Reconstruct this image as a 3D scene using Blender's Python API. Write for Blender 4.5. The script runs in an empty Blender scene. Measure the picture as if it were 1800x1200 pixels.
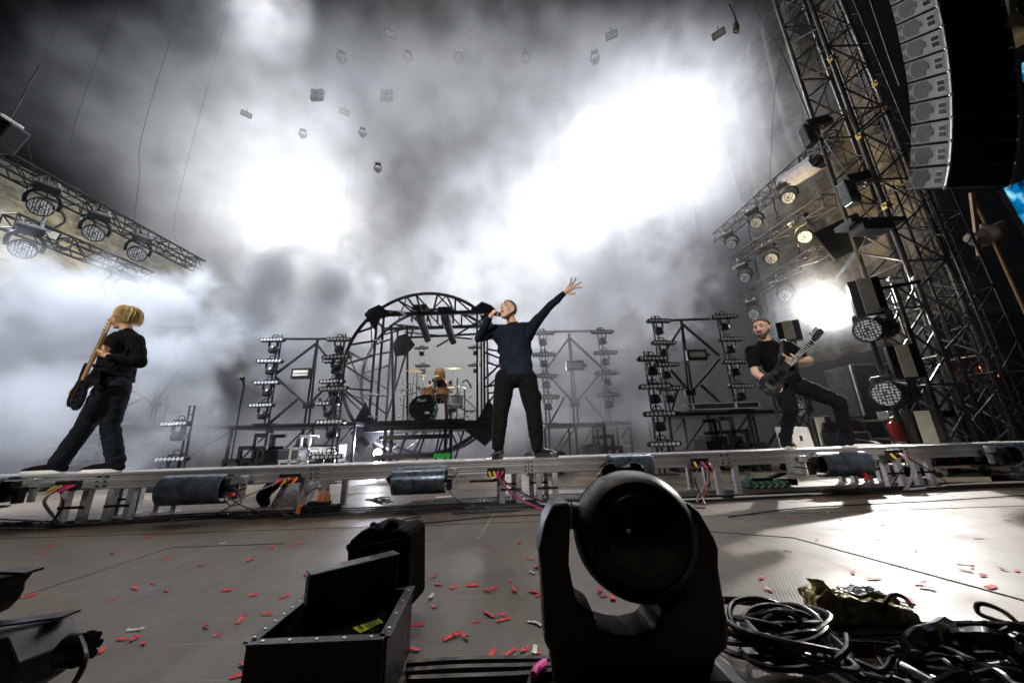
import bpy, bmesh, math, random
from mathutils import Vector, Matrix, noise as mnoise
V = Vector; PI = math.pi
random.seed(7)
S = bpy.context.scene; COL = S.collection
# ---------------------------------------------------------------- camera
TH = math.radians(16.0); RO = math.radians(1.7); FPX = 629.0
fwd = V((0, math.cos(TH), math.sin(TH))); up0 = V((0, -math.sin(TH), math.cos(TH))); ri0 = V((1, 0, 0))
RI = ri0*math.cos(RO) - up0*math.sin(RO); UP = up0*math.cos(RO) + ri0*math.sin(RO)
EYE = V((0, 0, 0.59))
cd = bpy.data.cameras.new('camera'); cam = bpy.data.objects.new('camera', cd); COL.objects.link(cam)
cd.sensor_width = 36; cd.lens = FPX/1800*36; cd.clip_start = 0.05; cd.clip_end = 500
cam.matrix_world = Matrix(((RI.x, UP.x, -fwd.x, EYE.x), (RI.y, UP.y, -fwd.y, EYE.y), (RI.z, UP.z, -fwd.z, EYE.z), (0, 0, 0, 1)))
S.camera = cam
def ray(px, py): return fwd + RI*((px-900)/FPX) + UP*((600-py)/FPX)
def at(px, py, Y): d = ray(px, py); return EYE + d*(Y/d.y)          # photo measurement -> place in the hall at depth Y
def atz(px, py, z=0.0): d = ray(px, py); return EYE + d*((z-EYE.z)/d.z)
def atx(px, py, x): d = ray(px, py); return EYE + d*(x/d.x)
# ---------------------------------------------------------------- world (night) and render
W = bpy.data.worlds.new('World'); S.world = W; W.use_nodes = True
bg = W.node_tree.nodes['Background']; bg.inputs[0].default_value = (0.30, 0.36, 0.5, 1); bg.inputs[1].default_value = 0.004
S.view_settings.view_transform = 'Standard'; S.view_settings.look = 'None'; S.view_settings.exposure = 0.35
cy = S.cycles
cy.use_denoising = True; cy.denoiser = 'OPENIMAGEDENOISE'; cy.use_adaptive_sampling = True; cy.adaptive_threshold = 0.02
cy.volume_step_rate = 4; cy.volume_max_steps = 96; cy.volume_bounces = 1; cy.max_bounces = 6
cy.diffuse_bounces = 2; cy.glossy_bounces = 3; cy.transmission_bounces = 3; cy.transparent_max_bounces = 6; cy.sample_clamp_indirect = 4
cy.use_light_tree = True
# ---------------------------------------------------------------- lamps
def lamp(name, kind, loc, target=None, power=100, color=(1, 1, 1), size=0.1, cone=60, blend=0.3, **k):
    L = bpy.data.lights.new(name, kind); L.energy = power; L.color = color
    if kind == 'SPOT': L.spot_size = math.radians(cone); L.spot_blend = blend; L.shadow_soft_size = size
    elif kind == 'POINT': L.shadow_soft_size = size
    elif kind == 'AREA': L.size = size
    o = bpy.data.objects.new(name, L); COL.objects.link(o); o.location = loc
    if target is not None: o.rotation_euler = (V(target)-V(loc)).to_track_quat('-Z', 'Y').to_euler()
    return o
#LAMPS
for (tg, pw) in (((-4.3, 3.75, 1.5), 6500), ((0.1, 4.2, 1.55), 8500), ((3.7, 4.5, 1.35), 6500)):       # follow spots from the front of house
    lamp('follow_spot', 'SPOT', (tg[0]-4.0, -10, 8.0), tg, pw, (1, .93, .83), .15, 9.5, .6)
lw = lamp('walkway_fill', 'SPOT', (0, -12, 8.5), (.3, 4.15, .62), 2600, (1, .95, .88), .2, 8, .8); lw.scale = (8, 1, 1)  # added fill, cone flattened to brighten only the walkway rail
lamp('floor_wash_lamp', 'SPOT', (-3.0, 4.4, 12.5), (-1.2, 2.4, 0), 420, (1, .82, .62), .2, 60, 1)
lamp('floor_wash_lamp', 'SPOT', (2.5, 8.5, 10), (1.0, 4.6, 0), 360, (1, .90, .78), .2, 60, 1)
lamp('bright_beam_lamp', 'SPOT', at(1440, 528, 8.3)+V((-.25, -.35, -.1)), (4.2, 2.4, 0), 3000, (1, .97, .92), .05, 42, .18)
lamp('bright_beam_glow', 'POINT', at(1440, 528, 8.3)+V((-.2, -.3, -.05)), None, 60, (1, .98, .92), .08)
lamp('side_smoke_fill', 'SPOT', (-6.0, 3.6, 8.0), (-7.2, 7.0, 1.8), 4200, (.84, .90, 1), .4, 66, 1)  # added spot without a fixture, brightens the left smoke bank
lamp('added_beam_spot', 'SPOT', at(1462, 500, 7.9), at(1590, 330, 7.2), 6000, (.75, .85, 1), .03, 9, .5)  # added spot with no fixture of its own, draws a streak in the haze
lamp('puff_fill', 'SPOT', at(470, -150, 9.0), at(520, 560, 10), 5200, (1, 1, .98), .3, 36, .8)  # added from above so the smoke puff shows
for (px, py, pw) in ((430, 330, 3000), (505, 400, 5200), (560, 360, 3000), (480, 270, 2200), (585, 430, 2600)):          # rear lamps, left group
    lamp('back_glow_lamp', 'SPOT', at(px, py, 16.8), (-4, 6, 4), pw*.32, (1, 1, .97), .3, 120, 1)
for (px, py, pw) in ((1130, 190, 4600), (1190, 240, 7000), (1225, 180, 4600), (1215, 280, 3600), (1080, 280, 5000), (1000, 340, 3800), (940, 400, 2800), (1160, 320, 4200), (1030, 470, 2600), (800, 490, 2200), (880, 650, 2600), (640, 620, 1800)):   # rear lamps, right group; the lowest are added to lift the centre smoke
    lamp('back_glow_lamp', 'SPOT', at(px, py, 16.8), (1, 6, 5), pw*.32, (.97, .98, 1), .3, 120, 1)
lamp('side_smoke_fill', 'SPOT', (-6.0, 3.6, 8.0), (-7.2, 7.0, 1.8), 2500, (.84, .90, 1), .4, 66, 1)  # second added spot at the same point, more light on the left smoke
lamp('side_smoke_fill', 'SPOT', (-12.0, 4.8, 7.5), (-9.5, 7.3, 2.2), 1300, (.82, .88, 1), .4, 75, 1)  # added on the outer side to fill the far left smoke
lamp('puff_fill', 'SPOT', at(300, -500, 9.5), at(520, 560, 10), 4500, (1, 1, .98), .3, 26, .8)  # another added spot on the puff, from outside the frame
lamp('drum_lamp', 'SPOT', (-2.0, 8.4, 3.7), (-2.1, 9.3, 1.7), 130, (1, .9, .75), .05, 60, .6)
lamp('smoke_top_fill', 'SPOT', at(620, -330, 7.0), at(220, 200, 9), 1700, (.62, .78, 1), .3, 100, 1)  # added above the frame to tint and lift the upper left wisps
lamp('smoke_top_fill', 'SPOT', at(830, -260, 8.5), at(760, 330, 12), 1900, (.97, .98, .95), .3, 120, 1)  # added above the frame to brighten the upper middle haze
lamp('curtain_lamp', 'SPOT', (6.6, 7.6, 3.0), at(1500, 290, 9.2), 2600, (1, .80, .45), .2, 60, 1)
lamp('curtain_lamp', 'SPOT', (-10.8, 7.4, 4.2), (-13.2, 9, 6.2), 650, (1, .90, .66), .2, 55, 1)
# ---------------------------------------------------------------- node helpers
def nt(name):
    m = bpy.data.materials.new(name); m.use_nodes = True; n = m.node_tree; n.nodes.clear(); return m, n
def N(n, t, **k):
    x = n.nodes.new(t)
    for a, b in k.items():
        if a.startswith('i_'): x.inputs[a[2:].replace('_', ' ')].default_value = b
        else: setattr(x, a, b)
    return x
def lk(n, a, b): n.links.new(a, b)
def MAT(name, col, rough=.6, metal=0, bump=0, bscale=40, var=.15, vscale=6, spec=.5, emit=None, estr=0, coat=0, stretch=(1, 1, 1), rvar=.12):
    m, n = nt(name); out = N(n, 'ShaderNodeOutputMaterial'); b = N(n, 'ShaderNodeBsdfPrincipled')
    lk(n, b.outputs[0], out.inputs[0])
    tc = N(n, 'ShaderNodeTexCoord'); mp = N(n, 'ShaderNodeMapping'); mp.inputs['Scale'].default_value = stretch; lk(n, tc.outputs['Object'], mp.inputs[0])
    nz = N(n, 'ShaderNodeTexNoise'); nz.inputs['Scale'].default_value = vscale; nz.inputs['Detail'].default_value = 5; lk(n, mp.outputs[0], nz.inputs[0])
    mr = N(n, 'ShaderNodeMapRange'); mr.inputs[1].default_value = .3; mr.inputs[2].default_value = .7; mr.inputs[3].default_value = 1-var; mr.inputs[4].default_value = 1+var
    lk(n, nz.outputs[0], mr.inputs[0])
    mx = N(n, 'ShaderNodeVectorMath', operation='SCALE'); mx.inputs[0].default_value = col; lk(n, mr.outputs[0], mx.inputs['Scale'])
    lk(n, mx.outputs[0], b.inputs['Base Color'])
    r2 = N(n, 'ShaderNodeMapRange'); r2.inputs[1].default_value = .3; r2.inputs[2].default_value = .7; r2.inputs[3].default_value = max(.03, rough-rvar); r2.inputs[4].default_value = min(1, rough+rvar)
    nz2 = N(n, 'ShaderNodeTexNoise'); nz2.inputs['Scale'].default_value = vscale*2.7; nz2.inputs['Detail'].default_value = 3; lk(n, mp.outputs[0], nz2.inputs[0])
    lk(n, nz2.outputs[0], r2.inputs[0]); lk(n, r2.outputs[0], b.inputs['Roughness'])
    b.inputs['Metallic'].default_value = metal; b.inputs['Specular IOR Level'].default_value = spec; b.inputs['Coat Weight'].default_value = coat
    if bump:
        nb = N(n, 'ShaderNodeTexNoise'); nb.inputs['Scale'].default_value = bscale; nb.inputs['Detail'].default_value = 4; lk(n, mp.outputs[0], nb.inputs[0])
        bp = N(n, 'ShaderNodeBump'); bp.inputs['Strength'].default_value = bump; bp.inputs['Distance'].default_value = .01; lk(n, nb.outputs[0], bp.inputs['Height']); lk(n, bp.outputs[0], b.inputs['Normal'])
    if emit: b.inputs['Emission Color'].default_value = (*emit, 1); b.inputs['Emission Strength'].default_value = estr
    return m
M = {}
M['black'] = MAT('black_paint', (.006, .006, .0065), .42, 0, .12, 90, .3, 8)
M['blackg'] = MAT('black_gloss', (.010, .011, .013), .22, 0, .05, 60, .4, 5, coat=.2)
M['plast'] = MAT('black_plastic', (.006, .0058, .0058), .42, 0, .05, 220, .2, 5)
M['rubber'] = MAT('black_rubber', (.014, .014, .015), .38, 0, .1, 60, .3, 9)
M['dsteel'] = MAT('dark_steel', (.045, .045, .048), .4, .7, .1, 60, .3, 7)
M['alu'] = MAT('brushed_aluminium', (.78, .78, .80), .30, .8, .0, 60, .04, 1.5, rvar=.04)
M['alu2'] = MAT('worn_aluminium', (.68, .68, .70), .36, .75, .0, 90, .08, 9)
M['tower'] = MAT('truss_aluminium', (.075, .07, .062), .45, .75, .1, 60, .3, 5)
M['tsteel'] = MAT('tower_steel', (.018, .018, .02), .5, .5, .1, 60, .3, 7)
M['chrome'] = MAT('chrome', (.8, .8, .8), .15, 1, 0, 1, .05)
M['gold'] = MAT('brass_cymbal', (.75, .52, .18), .3, .9, .1, 60, .2, 12)
M['shield'] = MAT('blue_grey_shield', (.10, .13, .17), .3, .55, .06, 30, .55, 9)
M['lens'] = MAT('lens_glass', (.42, .42, .40), .25, 0, .0, 1, .1, coat=.5)
M['lensb'] = MAT('lens_bright', (.42, .42, .41), .2, 0, 0, 1, .05, coat=.6, emit=(1, 1, 1), estr=.04)
M['panel'] = MAT('strobe_panel', (.62, .60, .48), .35, 0, .05, 20, .1, 12)
M['skin'] = MAT('skin', (.60, .37, .27), .5, 0, .12, 55, .12, 14)
M['skin2'] = MAT('skin_tanned', (.56, .32, .20), .5, 0, .12, 55, .12, 14)
M['hairb'] = MAT('blond_hair', (.80, .60, .27), .45, 0, .9, 26, .45, 22, stretch=(2.2, 2.2, .5))
M['beard'] = MAT('beard_hair', (.07, .05, .038), .8, 0, .9, 160, .4, 40)
M['hairds'] = MAT('drummer_hair', (.20, .12, .05), .6, 0, .8, 60, .4, 22)
M['hairg'] = MAT('grey_hair', (.11, .10, .095), .7, 0, .8, 130, .4, 30)
M['hairk'] = MAT('dark_hair', (.018, .012, .009), .7, 0, .8, 130, .4, 30)
M['wood'] = MAT('maple_neck', (.52, .30, .12), .35, 0, .05, 60, .2, 6, coat=.3)
M['navy'] = MAT('navy_jersey', (.007, .012, .020), .85, 0, .8, 15, .3, 5, spec=.12)
M['blackc'] = MAT('black_cotton', (.0045, .0045, .005), .9, 0, .8, 15, .3, 5, spec=.12)
M['denim'] = MAT('dark_denim', (.007, .009, .013), .85, 0, .8, 15, .35, 6, spec=.12)
M['bluep'] = MAT('navy_trouser', (.005, .0055, .009), .85, 0, .8, 15, .3, 6, spec=.12)
M['leather'] = MAT('black_leather', (.010, .010, .010), .25, 0, .2, 50, .3, 9, coat=.3)
M['cream'] = MAT('cream_rubber', (.62, .56, .42), .6, 0, .1, 60, .1)
M['white'] = MAT('white_paint', (.75, .75, .74), .5)
M['red'] = MAT('red_paint', (.62, .03, .02), .35, coat=.3)
M['redp'] = MAT('red_paper', (.9, .03, .028), .6, 0, .1, 30, .2, 20)
M['whitep'] = MAT('white_paper', (.78, .76, .73), .6)
M['pink'] = MAT('pink_plug', (.85, .05, .35), .45)
M['yel'] = MAT('yellow_plug', (.85, .60, .05), .45)
M['orange'] = MAT('orange_plug', (.9, .22, .05), .45)
M['yelg'] = MAT('yellow_sticker', (.55, .62, .04), .5)
M['green'] = MAT('green_tape', (.03, .55, .06), .5, emit=(.02, .6, .05), estr=.15)  # tape also emits faintly, a glow put into the material without a lamp
M['gcase'] = MAT('green_metal', (.03, .12, .075), .45, .3)
M['greyc'] = MAT('grey_cable', (.42, .40, .43), .5)
M['olive'] = MAT('olive_foil', (.34, .30, .11), .3, .15, .5, 16, .35, 8, coat=.2)
M['foil'] = MAT('dark_foil', (.08, .075, .08), .2, .4, .5, 18, .4, 8)
M['pcase'] = MAT('flight_case', (.018, .018, .02), .55, 0, .15, 70, .3)
M['amber'] = MAT('amber_shell', (.22, .10, .025), .35, 0, 0, 1, .4, 20, coat=.5)
M['scr'], _n = nt('grey_scrim'); _o = N(_n, 'ShaderNodeOutputMaterial'); _a = N(_n, 'ShaderNodeBsdfDiffuse'); _b = N(_n, 'ShaderNodeBsdfTranslucent'); _c = N(_n, 'ShaderNodeBsdfTransparent'); _m = N(_n, 'ShaderNodeMixShader'); _k = N(_n, 'ShaderNodeMixShader')
_a.inputs[0].default_value = (.5, .5, .48, 1); _b.inputs[0].default_value = (.6, .6, .58, 1); _m.inputs[0].default_value = .6; _k.inputs[0].default_value = .35; lk(_n, _a.outputs[0], _m.inputs[1]); lk(_n, _b.outputs[0], _m.inputs[2]); lk(_n, _m.outputs[0], _k.inputs[1]); lk(_n, _c.outputs[0], _k.inputs[2]); lk(_n, _k.outputs[0], _o.inputs[0])
M['tan'] = MAT('wrap_cloth', (.30, .26, .20), .8, 0, .5, 20, .3, 6)
# ---------------------------------------------------------------- mesh builder
def perp(d):
    d = d.normalized(); a = V((0, 0, 1)) if abs(d.z) < .95 else V((1, 0, 0))
    u = d.cross(a).normalized(); return u, d.cross(u).normalized()
class MB:
    def __init__(s): s.v = []; s.f = []; s.m = []; s.cur = 0
    def add(s, vs, fs):
        b = len(s.v); s.v += [V(p) for p in vs]
        for f in fs: s.f.append([b+i for i in f]); s.m.append(s.cur)
        return s
    def box(s, c, d, mat=None):
        x, y, z = d[0]/2, d[1]/2, d[2]/2; c = V(c)
        vs = [V((i*x, j*y, k*z)) for i in (-1, 1) for j in (-1, 1) for k in (-1, 1)]
        if mat is not None: vs = [mat @ p for p in vs]
        return s.add([c+p for p in vs], [(0, 1, 3, 2), (4, 6, 7, 5), (0, 4, 5, 1), (2, 3, 7, 6), (0, 2, 6, 4), (1, 5, 7, 3)])
    def bar(s, p, q, w, h=None, upv=None):       # rectangular bar from p to q
        h = h or w; p = V(p); q = V(q); d = (q-p).normalized()
        u = V(upv) if upv else (V((0, 0, 1)) if abs(d.z) < .9 else V((0, 1, 0)))
        a = d.cross(u).normalized()*w/2; b = a.cross(d).normalized()*h/2
        vs = [p-a-b, p+a-b, p+a+b, p-a+b, q-a-b, q+a-b, q+a+b, q-a+b]
        return s.add(vs, [(0, 1, 2, 3), (7, 6, 5, 4), (0, 4, 5, 1), (1, 5, 6, 2), (2, 6, 7, 3), (3, 7, 4, 0)])
    def cyl(s, p, q, r, r2=None, n=12, cap=True):
        r2 = r if r2 is None else r2; p = V(p); q = V(q); u, w = perp(q-p); vs = []
        for (c, rr) in ((p, r), (q, r2)):
            for i in range(n): a = 2*PI*i/n; vs.append(c+u*math.cos(a)*rr+w*math.sin(a)*rr)
        fs = [(i, (i+1) % n, n+(i+1) % n, n+i) for i in range(n)]
        if cap: fs += [tuple(range(n))[::-1], tuple(range(n, 2*n))]
        return s.add(vs, fs)
    def tube(s, pts, r, n=8, closed=False):
        pts = [V(p) for p in pts]; k = len(pts); vs = []; u = None
        rs = r if isinstance(r, (list, tuple)) else [r]*k
        for i, p in enumerate(pts):
            if closed: d = pts[(i+1) % k]-pts[i-1]
            else: d = pts[min(i+1, k-1)]-pts[max(i-1, 0)]
            d.normalize()
            if u is None: u, w = perp(d)
            else: u = (u-d*u.dot(d)).normalized(); w = d.cross(u)
            for j in range(n): a = 2*PI*j/n; vs.append(p+u*math.cos(a)*rs[i]+w*math.sin(a)*rs[i])
        fs = []
        for i in range(k if closed else k-1):
            for j in range(n): a = i*n; b = ((i+1) % k)*n; fs.append((a+j, a+(j+1) % n, b+(j+1) % n, b+j))
        if not closed: fs += [tuple(range(n))[::-1], tuple((k-1)*n+i for i in range(n))]
        return s.add(vs, fs)
    def lathe(s, c, ax, prof, n=24, arc=2*PI, a0=0):   # prof: (radius, distance along axis)
        c = V(c); ax = V(ax).normalized(); u, w = perp(ax); vs = []; full = abs(arc-2*PI) < 1e-4
        m = n if full else n+1
        for (r, t) in prof:
            for i in range(m): a = a0+arc*i/n; vs.append(c+ax*t+u*math.cos(a)*r+w*math.sin(a)*r)
        fs = []
        for k in range(len(prof)-1):
            for i in range(n): j = (i+1) % m; fs.append((k*m+i, k*m+j, (k+1)*m+j, (k+1)*m+i))
        return s.add(vs, fs)
    def ell(s, c, r, mat=None, n=14, k=9):
        c = V(c); vs = []
        for i in range(k+1):
            t = PI*i/k
            for j in range(n):
                a = 2*PI*j/n; p = V((r[0]*math.sin(t)*math.cos(a), r[1]*math.sin(t)*math.sin(a), r[2]*math.cos(t)))
                vs.append(c+(mat @ p if mat is not None else p))
        fs = []
        for i in range(k):
            for j in range(n): fs.append((i*n+j, (i+1)*n+j, (i+1)*n+(j+1) % n, i*n+(j+1) % n))
        return s.add(vs, fs)
    def prism(s, pts, d):                        # planar polygon pts (3-D) extruded by vector d
        n = len(pts); d = V(d); vs = [V(p) for p in pts]+[V(p)+d for p in pts]
        return s.add(vs, [tuple(range(n))[::-1], tuple(range(n, 2*n))]+[(i, (i+1) % n, n+(i+1) % n, n+i) for i in range(n)])
    def ring(s, c, ax, R, r, n=40, k=8): u, w = perp(V(ax)); return s.tube([V(c)+u*R*math.cos(2*PI*i/n)+w*R*math.sin(2*PI*i/n) for i in range(n)], r, k, True)
    def build(s, name, mats, parent=None, world=None, bevel=0, smooth=False, seg=2, sub=0):
        off = V((0, 0, 0))
        if world is None: world = WORLD[0]
        if world and parent is not None:
            r = parent; off = V(r.location)
            while r.parent is not None: r = r.parent; off += V(r.location)
        me = bpy.data.meshes.new(name); me.from_pydata([p-off for p in s.v], [], s.f)
        mats = mats if isinstance(mats, (list, tuple)) else [mats]
        for m in mats: me.materials.append(M[m] if isinstance(m, str) else m)
        me.polygons.foreach_set('material_index', [min(i, len(mats)-1) for i in s.m])
        bm = bmesh.new(); bm.from_mesh(me); bmesh.ops.remove_doubles(bm, verts=bm.verts, dist=1e-6); bmesh.ops.recalc_face_normals(bm, faces=bm.faces); bm.to_mesh(me); bm.free()
        if smooth:
            me.polygons.foreach_set('use_smooth', [True]*len(me.polygons))
            try: me.set_sharp_from_angle(angle=math.radians(38))
            except Exception: pass
        o = bpy.data.objects.new(name, me); COL.objects.link(o); o.parent = parent
        if bevel:
            b = o.modifiers.new('bevel', 'BEVEL'); b.width = bevel; b.segments = seg; b.limit_method = 'ANGLE'; b.angle_limit = math.radians(40)
        if sub: b = o.modifiers.new('sub', 'SUBSURF'); b.levels = sub; b.render_levels = sub
        return o
def each(mb, name, mats, parent, **k):       # every loose piece of mb becomes a part of its own
    n = len(mb.v); par = list(range(n))
    def fd(i):
        while par[i] != i: par[i] = par[par[i]]; i = par[i]
        return i
    for f in mb.f:
        for j in f[1:]: par[fd(j)] = fd(f[0])
    gr = {}
    for fi, f in enumerate(mb.f): gr.setdefault(fd(f[0]), []).append(fi)
    for fl in gr.values():
        m = MB(); mp = {}
        for fi in fl:
            for j in mb.f[fi]:
                if j not in mp: mp[j] = len(m.v); m.v.append(mb.v[j])
            m.f.append([mp[j] for j in mb.f[fi]]); m.m.append(0)
        m.build(name, mats, parent, **k)
WORLD = [True]        # part meshes are given in world coordinates (True) or in the thing's own (False)
def tag(o, label=None, cat=None, group=None, kind=None):
    if label: o['label'] = label
    if cat: o['category'] = cat
    if group: o['group'] = group
    if kind: o['kind'] = kind
    return o
def thing(name, loc, label, cat, group=None, rot=None):
    o = bpy.data.objects.new(name, None); COL.objects.link(o); o.location = loc; o.empty_display_size = .1
    if rot is not None: o.rotation_euler = rot
    return tag(o, label, cat, group)
def kids(o): return [c for c in KIDS.get(o.name, [])]
KIDS = {}
def copy_tree(o, parent=None):
    c = o.copy(); COL.objects.link(c); c.parent = parent
    for ch in list(o.children): copy_tree(ch, c)
    return c
def solo(name, mb, mats, label, cat, group=None, **k):   # a thing that is one mesh, origin at its base centre
    xs = [p.x for p in mb.v]; ys = [p.y for p in mb.v]; zs = [p.z for p in mb.v]
    off = V(((min(xs)+max(xs))/2, (min(ys)+max(ys))/2, min(zs)))
    mb.v = [p-off for p in mb.v]; o = mb.build(name, mats, None, world=False, **k); o.location = off
    return tag(o, label, cat, group)
def crv(pts, k=6):           # Catmull-Rom through points
    pts = [V(p) for p in pts]; out = []
    for i in range(len(pts)-1):
        a = pts[max(i-1, 0)]; b = pts[i]; c = pts[i+1]; d = pts[min(i+2, len(pts)-1)]
        for j in range(k):
            t = j/k; out.append(.5*((2*b)+(c-a)*t+(2*a-5*b+4*c-d)*t*t+(3*b-3*c+d-a)*t**3))
    return out+[pts[-1]]
# ================================================================ SETTING
def floor_mat():
    m, n = nt('stage_floor'); out = N(n, 'ShaderNodeOutputMaterial'); b = N(n, 'ShaderNodeBsdfPrincipled'); lk(n, b.outputs[0], out.inputs[0])
    tc = N(n, 'ShaderNodeTexCoord')
    def noi(sc, det=6, st=(1, 1, 1)):
        mp = N(n, 'ShaderNodeMapping'); mp.inputs['Scale'].default_value = st; lk(n, tc.outputs['Object'], mp.inputs[0])
        x = N(n, 'ShaderNodeTexNoise'); x.inputs['Scale'].default_value = sc; x.inputs['Detail'].default_value = det; x.inputs['Roughness'].default_value = .62; lk(n, mp.outputs[0], x.inputs[0]); return x.outputs[0]
    cr = N(n, 'ShaderNodeValToRGB'); e = cr.color_ramp.elements
    e[0].position = .36; e[0].color = (.068, .051, .035, 1); e[1].position = .68; e[1].color = (.195, .152, .108, 1)
    mixn = N(n, 'ShaderNodeMath', operation='ADD'); a = N(n, 'ShaderNodeMath', operation='MULTIPLY'); a.inputs[1].default_value = .6; lk(n, noi(1.1), a.inputs[0])
    c = N(n, 'ShaderNodeMath', operation='MULTIPLY'); c.inputs[1].default_value = .4; lk(n, noi(9, 8, (1, .35, 1)), c.inputs[0])
    lk(n, a.outputs[0], mixn.inputs[0]); lk(n, c.outputs[0], mixn.inputs[1]); lk(n, mixn.outputs[0], cr.inputs[0])
    # scuffs
    sc = N(n, 'ShaderNodeMapRange'); sc.inputs[1].default_value = .60; sc.inputs[2].default_value = .72; sc.inputs[3].default_value = 0; sc.inputs[4].default_value = .45; lk(n, noi(3.5, 8, (.5, 2.5, 1)), sc.inputs[0])
    mx = N(n, 'ShaderNodeMixRGB'); mx.inputs[2].default_value = (.07, .06, .052, 1); lk(n, sc.outputs[0], mx.inputs[0]); lk(n, cr.outputs[0], mx.inputs[1])
    s2 = N(n, 'ShaderNodeMapRange'); s2.inputs[1].default_value = .63; s2.inputs[2].default_value = .68; s2.inputs[3].default_value = 0; s2.inputs[4].default_value = .35; lk(n, noi(14, 3, (.12, 3.2, 1)), s2.inputs[0])
    m2 = N(n, 'ShaderNodeMixRGB'); m2.inputs[2].default_value = (.26, .22, .17, 1); lk(n, s2.outputs[0], m2.inputs[0]); lk(n, mx.outputs[0], m2.inputs[1]); lk(n, m2.outputs[0], b.inputs['Base Color'])
    rr = N(n, 'ShaderNodeMapRange'); rr.inputs[1].default_value = .3; rr.inputs[2].default_value = .7; rr.inputs[3].default_value = .38; rr.inputs[4].default_value = .62; lk(n, noi(2.2, 5), rr.inputs[0]); lk(n, rr.outputs[0], b.inputs['Roughness'])
    # anti-slip mesh pattern
    mp = N(n, 'ShaderNodeMapping'); mp.inputs['Rotation'].default_value = (0, 0, .5); lk(n, tc.outputs['Object'], mp.inputs[0])
    w1 = N(n, 'ShaderNodeTexWave'); w1.inputs['Scale'].default_value = 26; lk(n, mp.outputs[0], w1.inputs[0])
    w2 = N(n, 'ShaderNodeTexWave', bands_direction='Y'); w2.inputs['Scale'].default_value = 26; lk(n, mp.outputs[0], w2.inputs[0])
    ad = N(n, 'ShaderNodeMath', operation='MULTIPLY'); lk(n, w1.outputs[1], ad.inputs[0]); lk(n, w2.outputs[1], ad.inputs[1])
    bp = N(n, 'ShaderNodeBump'); bp.inputs['Strength'].default_value = .2; bp.inputs['Distance'].default_value = .002; lk(n, ad.outputs[0], bp.inputs['Height']); lk(n, bp.outputs[0], b.inputs['Normal'])
    return m
M['floor'] = floor_mat()
mb = MB(); mb.add([(-60, -30, 0), (60, -30, 0), (60, 90, 0), (-60, 90, 0)], [(0, 1, 2, 3)])
tag(mb.build('stage_floor', 'floor'), kind='structure')
# seams between the floor boards: thin dark strips 3 mm proud
mb = MB()
def seam(p, q, w=.006): mb.bar((p.x, p.y, .0025), (q.x, q.y, .0025), w, .003)
seam(atz(30, 1050), atz(300, 962)); seam(atz(300, 962), atz(500, 955)); seam(atz(1395, 945), atz(1800, 1055)); seam(atz(840, 950), atz(905, 840), .012)
seam(atz(972, 845), atz(1010, 872), .012); seam(atz(1060, 920), atz(1395, 945))
for k in range(-3, 4): mb.bar((-9, 6.3+k*1.1, .0025), (9, 6.5+k*1.1, .0025), .006, .003)
for k in range(-4, 5): mb.bar((k*1.25+.3, 4.9, .0025), (k*1.32+.3, 12, .0025), .006, .003)
M['seam'] = MAT('seam', (.30, .28, .24), .7)
tag(mb.build('floor_seams', 'seam'), kind='structure')
# ---- curtains
def curtain_mat(name, c1, c2):
    m, n = nt(name); out = N(n, 'ShaderNodeOutputMaterial'); b = N(n, 'ShaderNodeBsdfPrincipled'); lk(n, b.outputs[0], out.inputs[0]); b.inputs['Roughness'].default_value = .8
    tc = N(n, 'ShaderNodeTexCoord'); mp = N(n, 'ShaderNodeMapping'); mp.inputs['Scale'].default_value = (1.2, 1.2, 2.6); lk(n, tc.outputs['Object'], mp.inputs[0])
    x = N(n, 'ShaderNodeTexNoise'); x.inputs['Scale'].default_value = 2.6; x.inputs['Detail'].default_value = 7; x.inputs['Roughness'].default_value = .65; lk(n, mp.outputs[0], x.inputs[0])
    y = N(n, 'ShaderNodeTexNoise'); y.inputs['Scale'].default_value = 1.6; y.inputs['Detail'].default_value = 6; lk(n, tc.outputs['Object'], y.inputs[0])
    ml = N(n, 'ShaderNodeMath', operation='MULTIPLY'); lk(n, x.outputs[0], ml.inputs[0]); lk(n, y.outputs[0], ml.inputs[1])
    cr = N(n, 'ShaderNodeValToRGB'); cr.color_ramp.elements[0].position = .17; cr.color_ramp.elements[1].position = .34; cr.color_ramp.elements[0].color = (*c1, 1); cr.color_ramp.elements[1].color = (*c2, 1)
    lk(n, ml.outputs[0], cr.inputs[0]); lk(n, cr.outputs[0], b.inputs['Base Color'])
    bp = N(n, 'ShaderNodeBump'); bp.inputs['Strength'].default_value = .6; bp.inputs['Distance'].default_value = .05; lk(n, x.outputs[0], bp.inputs['Height']); lk(n, bp.outputs[0], b.inputs['Normal'])
    return m
M['cur'] = curtain_mat('beige_gauze', (.010, .008, .006), (.15, .12, .07)); M['cur2'] = curtain_mat('beige_gauze_lifted', (.14, .125, .08), (.46, .42, .30)); M['curk'] = curtain_mat('black_drape', (.006, .006, .007), (.02, .02, .022))  # lifted gauze: same cloth coloured lighter for the left, where less light falls
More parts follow.
